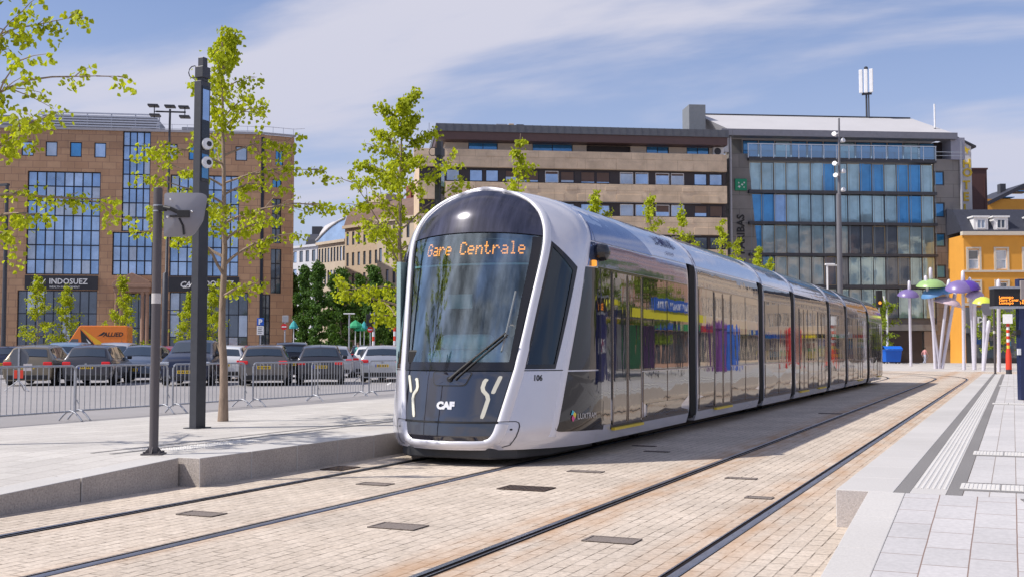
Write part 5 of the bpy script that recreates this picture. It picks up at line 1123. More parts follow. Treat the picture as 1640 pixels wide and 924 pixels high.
def tree(name,label,group,base,height,rad,crown0,seed,lsize=.07,nbr=26,leafm=None,bark=None,rt=.07,dens=1.0,topbare=.5,shape=None,clus=11,cat='tree',twigs=5):
    rng=random.Random(seed); t=thing(name,label,cat,base,0,group); bark=bark or M_BARK; tb=MB(); lf=MB()
    # leader
    n=14; pts=[];x=y=0.0
    for i in range(n+1):
        pts.append(Vector((x,y,height*i/n))); x+=rng.uniform(-1,1)*height*.006; y+=rng.uniform(-1,1)*height*.006
    rr=[rt*(1-.9*(i/n))*(1.25 if i==0 else 1) for i in range(n+1)]; tb.tube(pts,rt,9,radii=rr)
    shape=shape or (lambda u: math.sin(PI*min(1,max(0,u*.92+.12)))**.8*(1 if u<.55 else 1-(u-.55)*1.3))
    def clump(p,k,sp):
        for _ in range(int(k*1.6)):
            q=p+Vector((rng.gauss(0,sp*.72),rng.gauss(0,sp*.72),rng.gauss(-sp*.5,sp*.7))); leaf(lf,q,lsize,rng)
    for b in range(nbr):
        u=(b+rng.random()*.8)/nbr; u=u**.95; z=crown0+(height-crown0)*u*.97; i=z/height*n; k=int(i); o=pts[min(k,n)].lerp(pts[min(k+1,n)],i-k)
        a=b*2.4+rng.uniform(-.5,.5); ln=rad*max(.12,shape(u))*rng.uniform(.65,1.2); el=rng.uniform(.15,.75)+u*.5
        d=Vector((math.cos(a)*math.cos(el),math.sin(a)*math.cos(el),math.sin(el))); P=[o]; q=o.copy(); m=7
        for s in range(m):
            d=(d+Vector((rng.uniform(-.16,.16),rng.uniform(-.16,.16),rng.uniform(-.2,.05)))).normalized(); q=q+d*ln/m; P.append(q.copy())
        r0=max(.006,rt*.34*(1-u)+.007); tb.tube(P,r0,5,radii=[r0*(1-.8*s/m) for s in range(m+1)])
        for s in range(2,m+1):
            if rng.random()<.72*dens+.15*(s==m): clump(P[s],int(clus*dens*rng.uniform(.4,1.3)),lsize*1.1)
            for _ in range(1 if twigs<3 else 2):
                if rng.random()<.16*twigs*dens*.8:
                    dd=(d+Vector((rng.uniform(-1,1),rng.uniform(-1,1),rng.uniform(-.6,.6)))).normalized(); e=P[s]+dd*ln*rng.uniform(.12,.32); mid=(P[s]+e)/2+Vector((0,0,.02)); tb.tube([P[s],mid,e],.004,4,radii=[r0*.45,.005,.003]); clump(e,int(clus*dens*rng.uniform(.5,1.2)),lsize*1.05)
                    if rng.random()<.5: clump(mid,int(clus*.5*dens),lsize*.8)
    for i in range(8,n+1):
        if rng.random()<.5*dens: clump(pts[i],int(clus*.7),lsize*.9)
    tb.build('trunk',bark,t,smooth=True,angle=60); lf.build('crown',leafm or LF_Y,t); return t
SH1=lambda u:(.75+1.0*u if u<.3 else max(.3,1.05-(u-.3)*1.25))
GR='young lime trees planted along the platform'
def onrow(px,z=.30,D=11.4):
    ty=0; Zc=F*D/(math.cos(TH)*(1622-px)); y=(Zc-D*math.sin(TH))/math.cos(TH); return (-D,y,z)
tree('street_tree','young lime-green tree cut by the left edge of the picture',GR,onrow(-62),6.05,1.85,2.4,5,lsize=.074,nbr=26,dens=.75,clus=13)
tree('street_tree','young lime-green tree standing right behind the tall dark light column',GR,onrow(360),6.35,1.5,1.95,12,lsize=.070,nbr=32,dens=.8,clus=12,shape=SH1)
tree('street_tree','young lime-green tree immediately left of the tram nose',GR,onrow(643),6.35,1.6,1.3,23,lsize=.074,nbr=38,dens=.9,clus=13,shape=SH1)
lab=['behind the arched tram front, its tip against the tan office block','with its tip showing over the tram roof left of centre','with its small tip above the roof where the side lettering is','with a thin upright tip just before the first gangway','with its tip in front of the grey pier of the glass offices','whose leafy top shows above the second tram section','whose low top shows at the foot of the glass facade','smallest and farthest, its top just above the tram roof']
for i,(px,h) in enumerate(((830,6.6),(955,6.1),(1045,6.7),(1095,6.7),(1160,6.9),(1188,6.4),(1215,6.2),(1236,6.0))):
    tree('street_tree','young tree '+lab[i],GR,onrow(px),h,1.15,1.7,40+i,lsize=.085,nbr=22,dens=.8,clus=9,twigs=3)
for i,(px,Z,top,w,lb) in enumerate(((60,100,440,1.9,'leftmost small feathery tree before the bank front'),(106,100,458,1.7,'small feathery tree below the white lettering of the left sign'),(195,98,444,1.8,'small feathery tree in front of the bank pediment'),(302,100,466,1.6,'small feathery tree partly hidden by the light column'),(340,100,458,1.6,'small feathery tree between the light column and the nearer young tree'))):
    p=W(px,560,Z); p.z=0; tree('small_tree',lb,'small trees in front of the bank',p,1.42+(560-top)*Z/1800,w*1.15,1.7,70+i,lsize=.17,nbr=26,dens=.9,clus=7,rt=.06,leafm=LF_Y,shape=lambda u:(1-u*.85),twigs=3)
for i,(px,Z,top,w,lb) in enumerate(((487,118,425,3.0,'dark green tree nearest the corner of the bank'),(506,112,418,3.0,'tallest dark green tree in the side street'),(532,122,438,2.6,'dark green tree left of the thin lamp with a flat head'),(548,115,430,2.7,'dark green tree behind the thin lamp with a flat head'),(577,120,440,2.9,'dark green tree behind the green parasols'),(600,112,424,2.8,'dark green tree beside the traffic lights'),(470,140,436,2.6,'dark green tree half behind the bank corner'),(622,118,450,2.6,'dark green tree partly behind the tram nose'))):
    p=W(px,560,Z); p.z=.0; tree('plane_tree',lb,'dark green trees along the side street',p,1.42+(560-top)*Z/1800,w*(.36 if i in(0,1,4,7) else .46),2.0,90+i,lsize=.22,nbr=34,dens=1.0,clus=14,rt=.13,leafm=LF_D,bark=M_BARKD,shape=lambda u:.75+.35*math.sin(PI*u)-u*.45,twigs=3)
for i,(px,Z,top,w,lb) in enumerate(((1412,112,470,1.9,'green tree beside the traffic light behind the tail of the tram'),(1597,112,490,2.6,'green tree behind the information display'),(1650,110,480,2.8,'green tree cut by the right edge of the picture'))):
    p=W(px,560,Z); p.z=0; tree('small_tree',lb,'small trees in front of the right hand buildings',p,1.42+(560-top)*Z/1800,w,1.5,120+i,lsize=.19,nbr=26,dens=.9,clus=8,rt=.08,leafm=LF_G,twigs=3)
for i,(x,y) in enumerate(((6.4,43),(12.5,50),(12.2,72))): tree('street_tree','roadside green tree mirrored in the front windows of the tram','trees mirrored in the tram side',(x,y,0),8.5,2.6,2.0,140+i,lsize=.2,nbr=34,dens=1,clus=12,rt=.1,leafm=LF_G,twigs=3)
# ------------------------------------------------------------------ columns and poles
def gp(px,py,z): p=G(px,py,z); return (p.x,p.y,z)
M_PANE=mat('column_glass',(.10,.13,.20),.08,.5,var=.3,scale=1.5)
def light_column(label,base,full=True):
    t=thing('light_column',label,'light column',base,0,'square anthracite light columns'); h=5.02
    mb=MB(); mb.box(-.062,.062,-.105,.105,0,h); mb.build('shaft',DARKM,t,bevel=.006)
    mb=MB(); mb.box(-.12,.12,-.16,.16,0,.012); mb.build('base_plate',DARKM,t)
    mb=MB(); mb.box(.0625,.068,-.08,.08,3.55,4.95); p=mb.build('glass_front',BLACKG,t)
    for z0,z1,m in ((4.45,4.9,MATS['column_glass'] if False else GL_SKY),(3.6,3.95,GL_BLUE)): mb=MB(); mb.box(.0685,.071,-.07,.07,z0,z1); mb.build('lamp_window',m,p)
    mb=MB(); mb.box(-.055,.055,-.06,.06,h+.002,h+.1); mb.box(-.075,.075,-.085,.085,h+.05,h+.22); mb.box(-.05,.05,-.05,.05,h+.22,h+.36); mb.build('head_bracket',DARKM,t,bevel=.01)
    mb=MB(); mb.tube([(-.1+.09*math.cos(a/8*PI*1.5+.8)-.05,-.02,h+.16+.09*math.sin(a/8*PI*1.5+.8)) for a in range(9)],.008,5); mb.build('cable_loop',BLACK,t,smooth=True)
    if full:
        for z in (3.83,4.10):
            mb=MB(); Mx=Matrix.Translation((.06,.02,z))@Matrix.Rotation(R_(-28),4,'Z')@Matrix.Rotation(PI/2,4,'Y'); mb.lathe([(.055,-.02),(.085,.02),(.085,.07),(.075,.078)],22,Mx); l=mb.build('round_lamp',WHITEP,t,smooth=True,angle=30)
            mb=MB(); Mx=Matrix.Translation((.078,.035,z))@Matrix.Rotation(R_(-28),4,'Z')@Matrix.Rotation(PI/2,4,'Y'); mb.lathe([(.04,.05),(.045,.066),(.035,.072)],18,Mx); mb.build('lens',BLACKG,l,smooth=True)
    return t
light_column('tall square anthracite column with two round white lamps on the left platform',gp(316,685,.30))
light_column('square dark column with a glass front rising behind the left shoulder of the tram',onrow(704,.3,10.66),False)
def mirror_post(label,base,h=2.9,rz=0,s=1.0,group='posts with a driver mirror seen from behind'):
    t=thing('mirror_post',label,'mirror post',base,rz,group)
    mb=MB(); mb.tube([(0,0,.01),(0,0,h)],.048*s,16); mb.lathe([(.048*s,h),(.04*s,h+.01)],16); mb.build('post',mat('taupe_post_paint',(.09,.08,.085),.5,.2,var=.08),t,smooth=True)
    mb=MB(); mb.box(-.11*s,.11*s,-.11*s,.11*s,0,.014); 
    for sx,sy in ((1,1),(1,-1),(-1,1),(-1,-1)): mb.lathe([(.014,.014),(.014,.035)],6,Matrix.Translation((sx*.08*s,sy*.08*s,0)))
    for a in range(4):
        c,s_=math.cos(a*PI/2),math.sin(a*PI/2); mb.prism([(.04,.012),(.105,.012),(.04,.09)],-.004,.004,Matrix(((c,0,-s_,0),(s_,0,c,0),(0,1,0,0),(0,0,0,1))))
    mb.build('base_plate',MATS['taupe_post_paint'],t)
    mb=MB(); mb.lathe([(.0485*s,1.62),(.0505*s,1.62),(.0505*s,1.73),(.0485*s,1.73)],16); mb.build('sleeve',mat('pale_sleeve',(.5,.48,.47),.5,var=.1),t,smooth=True)
    # mirror back plate to the right of the post, facing away from us
    zt=h-.055; Pn=[(0,0),(.40,0),(.445,-.02),(.46,-.06),(.425,-.30),(.38,-.38),(.33,-.45),(.28,-.475),(0,-.48)]
    Pn=[(.085+x,zt+z) for x,z in Pn]; mb=MB(); n=len(Pn)
    def bulge(x,z): return -.05+.06*(1-((x-.3)/.3)**2)*(1-((z-zt+.24)/.3)**2)*-1
    c=(.28,zt-.24); rings=5; vs=[(c[0],bulge(*c),c[1])]
    Q=roundpoly(Pn,.03,3); m=len(Q)
    for r in range(1,rings+1):
        for q in Q: x=c[0]+(q[0]-c[0])*r/rings; z=c[1]+(q[1]-c[1])*r/rings; vs.append((x,bulge(x,z),z))
    for q in Q: vs.append((q[0],bulge(*q)+.02,q[1]))
    fs=[(0,1+i,1+(i+1)%m) for i in range(m)]+[(1+r*m+i,1+r*m+(i+1)%m,1+(r+1)*m+(i+1)%m,1+(r+1)*m+i) for r in range(rings) for i in range(m)]
    mb.add(vs,fs); mb.add([v for v in vs[-m:]],[tuple(range(m))]); b=mb.build('mirror_housing',mat('mirror_back_grey',(.23,.225,.25),.42,.45,var=.08,bump=.05,bscale=3),t,smooth=True,angle=50)
    mb=MB(); 
    for x,z in ((.17,-.08),(.40,-.21),(.14,-.27)): mb.lathe([(.012,-.01),(.012,.012),(.004,.02)],8,Matrix.Translation((.0+x,-.12,zt+z))@Matrix.Rotation(PI/2,4,'X'))
    mb.build('bolt',mat('bright_bolt',(.8,.8,.8),.2,.8,var=0),b,smooth=True)
    mb=MB(); mb.cbox((.07,-.06,zt-.17),.09,.06,.06); mb.tube([(.09,-.09,zt-.16),(.17,-.13,zt-.18),(.30,-.12,zt-.24)],.022,8); mb.cbox((.31,-.13,zt-.235),.13,.03,.075); mb.cbox((.22,-.12,zt-.26),.12,.03,.02)
    mb.tube([(.26,-.11,zt-.28),(.30,-.105,zt-.36),(.31,-.10,zt-.46)],.012,6); mb.build('bracket',BLACK,t,bevel=.004)
    mb=MB()
    for z in (zt-.14,zt-.2): mb.lathe([(.0485*s,z),(.052*s,z),(.052*s,z+.015),(.0485*s,z+.015)],16)
    mb.build('clamp_band',STEEL,t,smooth=True); return t
p=gp(246,727,.30); mirror_post('thin grey post with a curved mirror back at the kerb corner of the left platform',p,2.87,TH+R_(2))
p=gp(1594,600,.0); t=mirror_post('dark post with a small mirror back beyond the far end of the right platform',(p[0],p[1],0),2.87,TH+R_(180),1.0)
zs_=1.42+(560-497)*W(1594,600,1).length*0 if False else None; t.scale=(1.25,1.25,1.45)
# flood light mast by the bank
p=W(263,560,62); p.z=0; t=thing('floodlight_mast','very tall thin mast with flat floodlights on a crossbar in front of the bank','light mast',p,TH+R_(8)); hh=1.42+(560-172)*62/1800
mb=MB(); mb.tube([(0,0,0),(0,0,5.6),(.05,0,5.7),(.1,0,hh)],.1,10,radii=[.17,.155,.085,.06]); mb.build('pole',DARKM,t,smooth=True)
mb=MB(); mb.tube([(-.65,0,hh-.15),(.95,0,hh-.15)],.05,6); mb.tube([(-.75,0,hh-.5),(-.75,0,hh+.15)],.03,5); mb.tube([(-.75,0,hh-.15),(.9,0,hh-.15)],.03,5);mb.tube([(.9,0,hh-.5),(.9,0,hh+.15)],.03,5); mb.build('crossbar',DARKM,t)
for x,z in ((-.8,.12),(.1,.1),(.85,.08),(-.7,-.42),(.9,-.46)): mb=MB(); mb.box(x-.28,x+.28,-.3,.3,hh+z,hh+z+.1,); mb.build('floodlight',DARKM,t,bevel=.02)
mb=MB(); mb.box(-1.1,0,-.05,.05,2.95,3.02) if False else mb.cbox((.4,0,3.6),.9,.1,.05); mb.build('side_arm',DARKM,t)
# dark pole at the left edge
p=W(5,560,60); p.z=0; t=thing('street_lamp','slim dark pole at the extreme left edge of the picture','pole',p); mb=MB(); mb.tube([(0,0,0),(0,0,10.2)],.12,8,radii=[.13,.09]); mb.build('pole',DARKM,t,smooth=True); mb=MB(); mb.box(-.9,.1,-.1,.1,10.2,10.32); mb.build('lamp_head',DARKM,t)
# tall pole with spotlights behind the tram
p=W(1347,560,56); p.z=0; t=thing('spotlight_pole','tall tapering pole with small white spotlights behind the rear half of the tram','light pole',p,TH); hh=1.42+(560-187)*56/1800; zz=lambda y:1.42+(560-y)*56/1800
mb=MB(); mb.tube([(0,0,0),(0,0,zz(310)),(.03,0,zz(309)),(.08,0,hh)],.1,12,radii=[.16,.12,.08,.045]); mb.build('pole',mat('grey_pole_paint',(.17,.165,.18),.5,.2,var=.08),t,smooth=True)
for x,y in ((-.16,214),(.2,224),(-.16,262),(.2,274),(-.12,281),(.18,304)):
    mb=MB(); s_=1 if x>0 else -1; mb.tube([(.04,0,zz(y)+.1),(x,0,zz(y))],.03,5); mb.lathe([(.05,-.1),(.11,.05),(.12,.12)],10,Matrix.Translation((x,-.05,zz(y)))@Matrix.Rotation(R_(60)*s_,4,'Y')@Matrix.Rotation(R_(50),4,'X')); mb.build('spotlight',WHITEP,t,smooth=True)
# cctv / lamp near it, and curved lamp pole
p=W(1327,560,75); p.z=0; t=thing('street_lamp','white right-angled street lamp in front of the glass offices','street lamp',p,TH); h=1.42+(560-425)*75/1800; mb=MB(); mb.tube([(0,0,0),(0,0,h)],.06,8); mb.tube([(0,0,h),(.8,0,h)],.045,6); mb.build('pole',WHITEP,t,smooth=True); mb=MB(); mb.box(-.15,.5,-.12,.12,h,h+.12); mb.build('lamp_head',WHITEP,t,bevel=.03)
p=G(1422,583,0); t=thing('street_lamp','white pole with a bent top beside the blue waste container','street lamp',p,TH); Zp=p.dot(FH); h=1.42+(560-474)*Zp/1800; mb=MB(); mb.tube([(0,0,0),(0,0,h-1.3),(-.05,0,h-1.0),(-.3,0,h)],.09,8,radii=[.14,.11,.1,.09]); mb.build('pole',WHITEP,t,smooth=True); mb=MB(); mb.box(-.12,.12,-.14,-.09,1.2,1.6); mb.build('notice_plate',WHITEP,t)
p=W(1409,560,80); p.z=0; t=thing('traffic_signal','black traffic signal behind the tail of the tram','traffic light',p,TH); zq=lambda y:1.42+(560-y)*80/1800; mb=MB(); mb.tube([(0,0,0),(0,0,zq(466))],.07,8); mb.build('pole',STEEL,t,smooth=True); mb=MB(); mb.box(-.2,.2,-.2,.15,zq(492),zq(465)); q=mb.build('housing',BLACK,t,bevel=.04)
mb=MB(); mb.lathe([(.01,0),(.1,.0),(.11,.04)],12,Matrix.Translation((0,-.2,zq(485)))@Matrix.Rotation(PI/2,4,'X')); mb.build('signal_lens',MATS['amber_lamp'],q)
# ------------------------------------------------------------------ coloured canopy sculpture
UM=[mat('canopy_%s'%n,c,.35,var=.15,scale=2) for n,c in (('purple',(.19,.14,.34)),('green',(.30,.46,.18)),('blue',(.10,.24,.46)),('lavender',(.50,.40,.62)),('lime',(.62,.70,.08)),('violet',(.10,.05,.33)),('pink',(.62,.48,.52)))]
M_POLEW=mat('white_lilac_pole',(.62,.60,.68),.4,.1,var=.08)
def canopy(i,tx,ty,bx_,by,disc,label):
    b=G(bx_,by,0); Z=b.dot(FH); tp=W(tx,ty,Z+random.uniform(-.5,.5)); t=thing('canopy_pole',label,'canopy pole',(b.x,b.y,0),0,'slanted white poles with coloured discs'); v=tp-Vector((b.x,b.y,0)); mb=MB(); d=v.normalized()
    mb.tube([(0,0,0),v-d*.9,v-d*.85,v-d*.1,v],.13,12,radii=[.12,.11,.15,.12,.02]); mb.build('pole',M_POLEW,t,smooth=True,angle=50)
    if disc:
        px,py,w,h,c,tl=disc; cpt=W(px,py,Z-.1)-Vector((b.x,b.y,0)); r=w/2*Z/1800; mb=MB()
        Mx=Matrix.Translation(cpt)@Matrix.Rotation(tl,4,FH)@Matrix.Rotation(R_(h),4,RT)
        mb.lathe([(.12,.30),(r*.4,.25),(r*.75,.08),(r*.98,-.20),(r,-.27),(r*.97,-.22),(r*.7,.03),(r*.3,.18),(.1,.2)],28,Mx); mb.build('disc',UM[c],t,smooth=True,angle=60)
cl=[(0,1456,449,1459,586,(1455,469,34,14,0,.0),'upright pole with a purple disc, leftmost of the coloured discs'),
(1,1490,428,1498,590,(1491,453,46,8,1,-.04),'tall pole leaning right under a light green disc'),
(2,1482,441,1505,590,(1494,466,40,10,2,-.35),'leaning pole under the tilted bright blue disc'),
(3,1520,447,1503,590,(1509,463,36,10,2,-.12),'pole crossing its neighbours under the right hand blue disc'),
(4,1531,462,1509,590,(1519,482,44,6,6,.25),'pole slanting right with a pale pink slanting disc'),
(5,1542,433,1544,592,(1537,457,44,20,0,-.12),'tall upright pole at the left side of the large purple disc'),
(6,1553,444,1560,592,(1552,456,36,14,5,0),'pole under the dark violet disc'),
(7,1561,470,1561,592,(1563,471,30,16,3,.1),'upright pole with a lavender disc'),
(8,1577,485,1575,593,(1576,482,34,6,4,.15),'pole with the lime yellow disc'),
(9,1584,512,1575,593,None,'short leaning pole without a disc beside the lime disc'),
(10,1599,447,1600,595,None,'tall white pole right behind the information display')]
for c in cl: canopy(*c)
# ------------------------------------------------------------------ information display, bollard, pillar, bin
b=G(1637,640,.30); t=thing('information_display','black departure display with orange lines hanging from a dark blue post at the right edge','display',(b.x,b.y,.30),TH); Z=b.dot(FH); zz=lambda y:1.42-.30+(560-y)*Z/1800; k=Z/1800; X=lambda px:(px-1637)*k
mb=MB(); mb.box(X(1632.5),X(1646),-.09,.09,0,zz(447)); mb.build('post',mat('navy_post',(.02,.03,.09),.4,.1,var=.05),t,bevel=.01)
mb=MB(); mb.box(X(1592),X(1668),-.12,.12,zz(490),zz(463)); q=mb.build('screen_box',BLACK,t,bevel=.01)
mb=MB(); mb.box(X(1592),X(1668),-.14,.14,zz(463)+.003,zz(459.5)); mb.box(X(1592),X(1668),-.14,.14,zz(494),zz(490)-.003); mb.build('screen_frame',STEEL,q)
for i,s in enumerate(('Luxexpo      3','Gare Centr.  8','Luxexpo     14')): text(s,.085,MATS['orange_led'],'screen_text',q,frame((X(1600),-.124,zz(478+i*4.5)),(1,0,0),(0,0,1)),.001,sx=1.1)
mb=MB(); mb.box(X(1634),X(1645),-.16,-.1,zz(480),zz(450)); mb.build('speaker_box',mat('taupe_box',(.30,.26,.25),.6,var=.1),t,bevel=.01)
mb=MB(); mb.box(X(1629),X(1634),-.1,-.05,zz(568),zz(558)); mb.build('notice_plate',WHITEP,t); mb=MB(); mb.box(X(1628),X(1634.5),-.1,-.05,zz(536),zz(528)); mb.build('arrow_plate',BLACK,t)
b=G(1616,601,.0); t=thing('red_bollard','red bollard post with a red and white striped top beyond the right platform','bollard',(b.x,b.y,0)); Z=b.dot(FH); k=Z/1800; RED=mat('signal_red',(.70,.05,.02),.45,var=.06)
mb=MB(); mb.lathe([(.15,.05),(.15,.35),(4.6*k,.36),(4.2*k,(600-567)*k),(2.6*k,(600-557)*k)],16); mb.build('cone',RED,t,smooth=True,angle=40)
mb=MB(); mb.lathe([(4.6*k,0),(4.6*k,.33)],16); mb.build('foot',DARKM,t,smooth=True)
for i in range(8): y=557-i*5; mb=MB(); mb.lathe([(2.4*k,(600-y)*k+.002),(2.4*k,(600-y+5)*k)],14); mb.build('stripe',[mat('amber_reflector',(.8,.55,.05),.4,var=0) if i==0 else WHITEP,RED][i%2],t,smooth=True)
mb=MB(); mb.box(-.25,.25,-.2,.0,(600-517)*k,(600-502)*k); mb.build('top_plate',WHITEP,t)
b=W(1428,560,110); b.z=0; t=thing('waste_container','bright blue wheeled waste container in front of the garage opening','waste container',(b.x,b.y,0),TH); Z=b.dot(FH); k=Z/1800; BL=mat('blue_plastic',(.01,.13,.62),.45,var=.06)
w=13.5*k; mb=MB(); z0,z1=.25,24*k; mb.add([(-w,-.6,z1),(w,-.6,z1),(w,.7,z1),(-w,.7,z1),(-w*.86,-.45,z0),(w*.86,-.45,z0),(w*.86,.6,z0),(-w*.86,.6,z0)],[(0,1,5,4),(1,2,6,5),(2,3,7,6),(3,0,4,7),(4,5,6,7),(0,1,2,3)]); mb.box(-w-.05,w+.05,-.66,.76,z1-.12,z1); mb.build('body',BL,t,bevel=.04)
mb=MB(); mb.grid(lambda u,v:((-w-.05)+(2*w+.1)*u,-.66+1.42*v,z1+.03+.30*math.sin(PI*v)),2,8); mb.build('lid',BL,t,smooth=True)
for x in (-w*.7,w*.7):
    for y in (-.4,.5): mb=MB(); mb.lathe([(.02,-.04),(.13,-.04),(.13,.04),(.02,.04)],14,Matrix.Translation((x,y,.13))@Matrix.Rotation(PI/2,4,'Y')); mb.build('wheel',BLACK,t,smooth=True)
# ------------------------------------------------------------------ barriers
def make_barrier():
    t=thing('crowd_barrier','galvanised crowd barrier','barrier',(0,0,0),0,'crowd barriers between platform and car park'); Lb=2.72; mb=MB(); r=.12
    arc=lambda cx,cz,a0,a1:[(cx+r*math.cos(a0+(a1-a0)*i/5),0,cz+r*math.sin(a0+(a1-a0)*i/5)) for i in range(6)]
    P=[(0.02,0,.16)]+arc(.02+r,1.10-r,PI,PI/2)+arc(Lb-.02-r,1.10-r,PI/2,0)+[(Lb-.02,0,.16)]; mb.tube(P,.021,8); mb.tube([(.02,0,.20),(Lb-.02,0,.20)],.018,8); mb.build('frame',STEEL,t,smooth=True)
    mb=MB(); n=19
    for i in range(1,n): x=Lb*i/n; mb.tube([(x,0,.20),(x,0,1.09)],.0085,6)
    mb.build('bars',STEEL,t,smooth=True)
    for x in (.14,Lb-.14):
        mb=MB(); mb.tube([(x,-.30+.6*i/10,.02+.19*math.sin(PI*i/10)) for i in range(11)],.019,8); mb.build('foot',STEEL,t,smooth=True)
    for z in (.42,.86): mb=MB(); mb.tube([(Lb-.02,0,z),(Lb+.05,.03,z),(Lb+.06,.0,z-.07)],.011,6); mb.build('hook',STEEL,t,smooth=True)
    return t
bar=make_barrier(); blab=['crowd barrier cut by the left edge of the picture','crowd barrier in front of the dark grey hatchback, ending behind the thin mirror post','crowd barrier passing behind the tall square light column','crowd barrier behind the trunk of the nearest young tree','crowd barrier in front of the brown-grey estate car left of the parked pair','crowd barrier in front of the small dark hatchback','crowd barrier nearest the tram nose','crowd barrier hidden for the most part behind the tram nose']
for i in range(8):
    y=11.55+i*2.8; x=-17.2+(.10*math.sin(i*2.1)); l=(x,y,0); rz=PI/2+R_([0,.6,-.8,1.5,-2,1.0,-.6,0.5][i])
    if i==0: bar['label']=blab[0]; bar.location=l; bar.rotation_euler=(0,0,rz)
    else: copy_tree(bar,blab[i],l,rz)
# ------------------------------------------------------------------ signs
def sign_post(name,label,px,Z,ytop,parts,zb=.1,m=STEEL,r=.04):
    p=W(px,560,Z); p.z=zb; t=thing(name,label,'road sign',p,TH); zz=lambda y:1.42-zb+(560-y)*Z/1800; mb=MB(); mb.tube([(0,0,0),(0,0,zz(ytop))],r,8); mb.build('post',m,t,smooth=True)
    k=Z/1800
    for kind,dx,y0,y1,w in parts:
        z0,z1=zz(y1),zz(y0); cz=(z0+z1)/2; ww=w*k; x=dx*k
        if kind=='P':
            mb=MB(); mb.box(x-ww/2,x+ww/2,-.09,-.05,z0,z1); q=mb.build('parking_plate',mat('sign_blue',(.01,.10,.50),.4,var=0),t,bevel=.01); text('P',(z1-z0)*.95,M_LET,'letter',q,frame((x-ww*.27,-.095,z0+(z1-z0)*.16),(1,0,0),(0,0,1)),.004,bold=.02)
        if kind=='white':
            mb=MB(); mb.box(x-ww/2,x+ww/2,-.09,-.05,z0,z1); q=mb.build('text_plate',WHITEP,t,bevel=.01); mb=MB()
            for i in range(4): mb.box(x-ww*.35,x+ww*(.3-.1*(i%2)),-.094,-.0915,z1-(z1-z0)*(.2+i*.2),z1-(z1-z0)*(.14+i*.2))
            mb.build('print_line',MATS['black_letters'],q)
        if kind=='grey': mb=MB(); mb.box(x-ww/2,x+ww/2,-.09,-.05,z0,z1); mb.build('sign_back',mat('sign_back_grey',(.35,.36,.38),.5,.3,var=.08),t,bevel=.02)
        if kind in('no','disc'):
            r_=ww/2; mb=MB(); mb.lathe([(.01,0),(r_,.0),(r_,.03),(.01,.03)],28,Matrix.Translation((x,-.05,cz))@Matrix.Rotation(PI/2,4,'X')); q=mb.build('sign_disc',mat('sign_red',(.60,.02,.025),.4,var=0) if kind=='no' else mat('sign_back_dark',(.14,.15,.17),.5,.3,var=.08),t)
            if kind=='no': mb=MB(); mb.box(x-r_*.72,x+r_*.72,-.09,-.082,cz-r_*.18,cz+r_*.18); mb.build('white_bar',M_LET,q)
    return t
sign_post('parking_sign','blue parking sign with a white text plate before the brown stone corner',417,62,509,[('P',0,509,521,11),('white',0,522,536,11)])
sign_post('no_entry_sign','red no entry sign with a grey sign back above it, right of the parking sign',456,60,505,[('no',-1,517,529,10),('grey',1,505,516,10)])
sign_post('no_entry_sign','red no entry sign below the black traffic light near the tram nose',593,66,500,[('no',0,522,533,9)])
M_SBD=mat('sign_back_dark',(.14,.15,.17),.5,.3,var=.08)
def tripod_sign(label,px,py,ytop,w,plates):
    b=G(px,py,.0); Z=b.dot(FH); b.z=lot_z(Z)+.002; t=thing('portable_sign',label,'road sign',b,TH,'temporary signs on folding legs seen from behind'); k=Z/1800; mb=MB()
    top=(py-ytop)*k; mb.box(-.025,.025,-.02,.02,.30,top); mb.build('post',STEEL,t)
    for a in (-.9,.9): mb=MB(); mb.tube([(0,0,.36),(a*.42,-.12,.02)],.018,6); mb.build('leg',STEEL,t)
    mb=MB(); mb.tube([(0,0,.36),(0,.45,.02)],.018,6); mb.build('leg',STEEL,t)
    r_=w*k/2; mb=MB(); mb.lathe([(.01,0),(r_,0),(r_,.02),(r_-.03,.035),(.01,.035)],32,Matrix.Translation((0,.03,top-r_))@Matrix.Rotation(-PI/2,4,'X')); mb.build('sign_disc',MATS['sign_back_dark'],t)
    for (x0,x1,y0,y1,m) in plates: mb=MB(); mb.box(x0*k,x1*k,-.035,-.022,(py-y1)*k,(py-y0)*k); mb.build('plate',m,t,bevel=.004)
tripod_sign('portable round sign seen from behind, standing before the golden brown hatchback',29,632,563,30,[(8,22,588,599,mat('pale_plate',(.5,.46,.46),.6,var=.1)),(-8,-1.5,598,611,RED),(1.5,8,598,611,RED)])
tripod_sign('portable round sign seen from behind, left of the silver estate car near the tram nose',583,616,565,14,[(-3,3,587,599,mat('brown_plate',(.3,.10,.06),.6,var=.1))])
# traffic lights at the side street
for px,Z,y0,y1,lb in ((592,66,503,522,'black traffic light above the no entry sign near the tram nose'),(628,64,512,530,'black traffic light hard against the left side of the tram nose'),(638,70,508,545,'black signal partly hidden behind the tram nose')):
    p=W(px,560,Z); p.z=.1; t=thing('traffic_signal',lb,'traffic light',p,TH); zz=lambda y:1.42-.1+(560-y)*Z/1800; mb=MB(); mb.tube([(.25,0,0),(.25,0,zz(y0-3))],.06,8); mb.build('pole',STEEL,t,smooth=True); mb=MB(); mb.box(-.2,.2,-.15,.15,zz(y1),zz(y0)); q=mb.build('housing',BLACK,t,bevel=.03)
    for i in range(3):
        mb=MB(); zc_=zz(y1)+(zz(y0)-zz(y1))*(i+.5)/3; mb.lathe([(.08,0),(.1,.0),(.11,.12)],12,Matrix.Translation((0,-.15,zc_))@Matrix.Rotation(PI/2,4,'X')); mb.build('visor',BLACK,q,smooth=True)
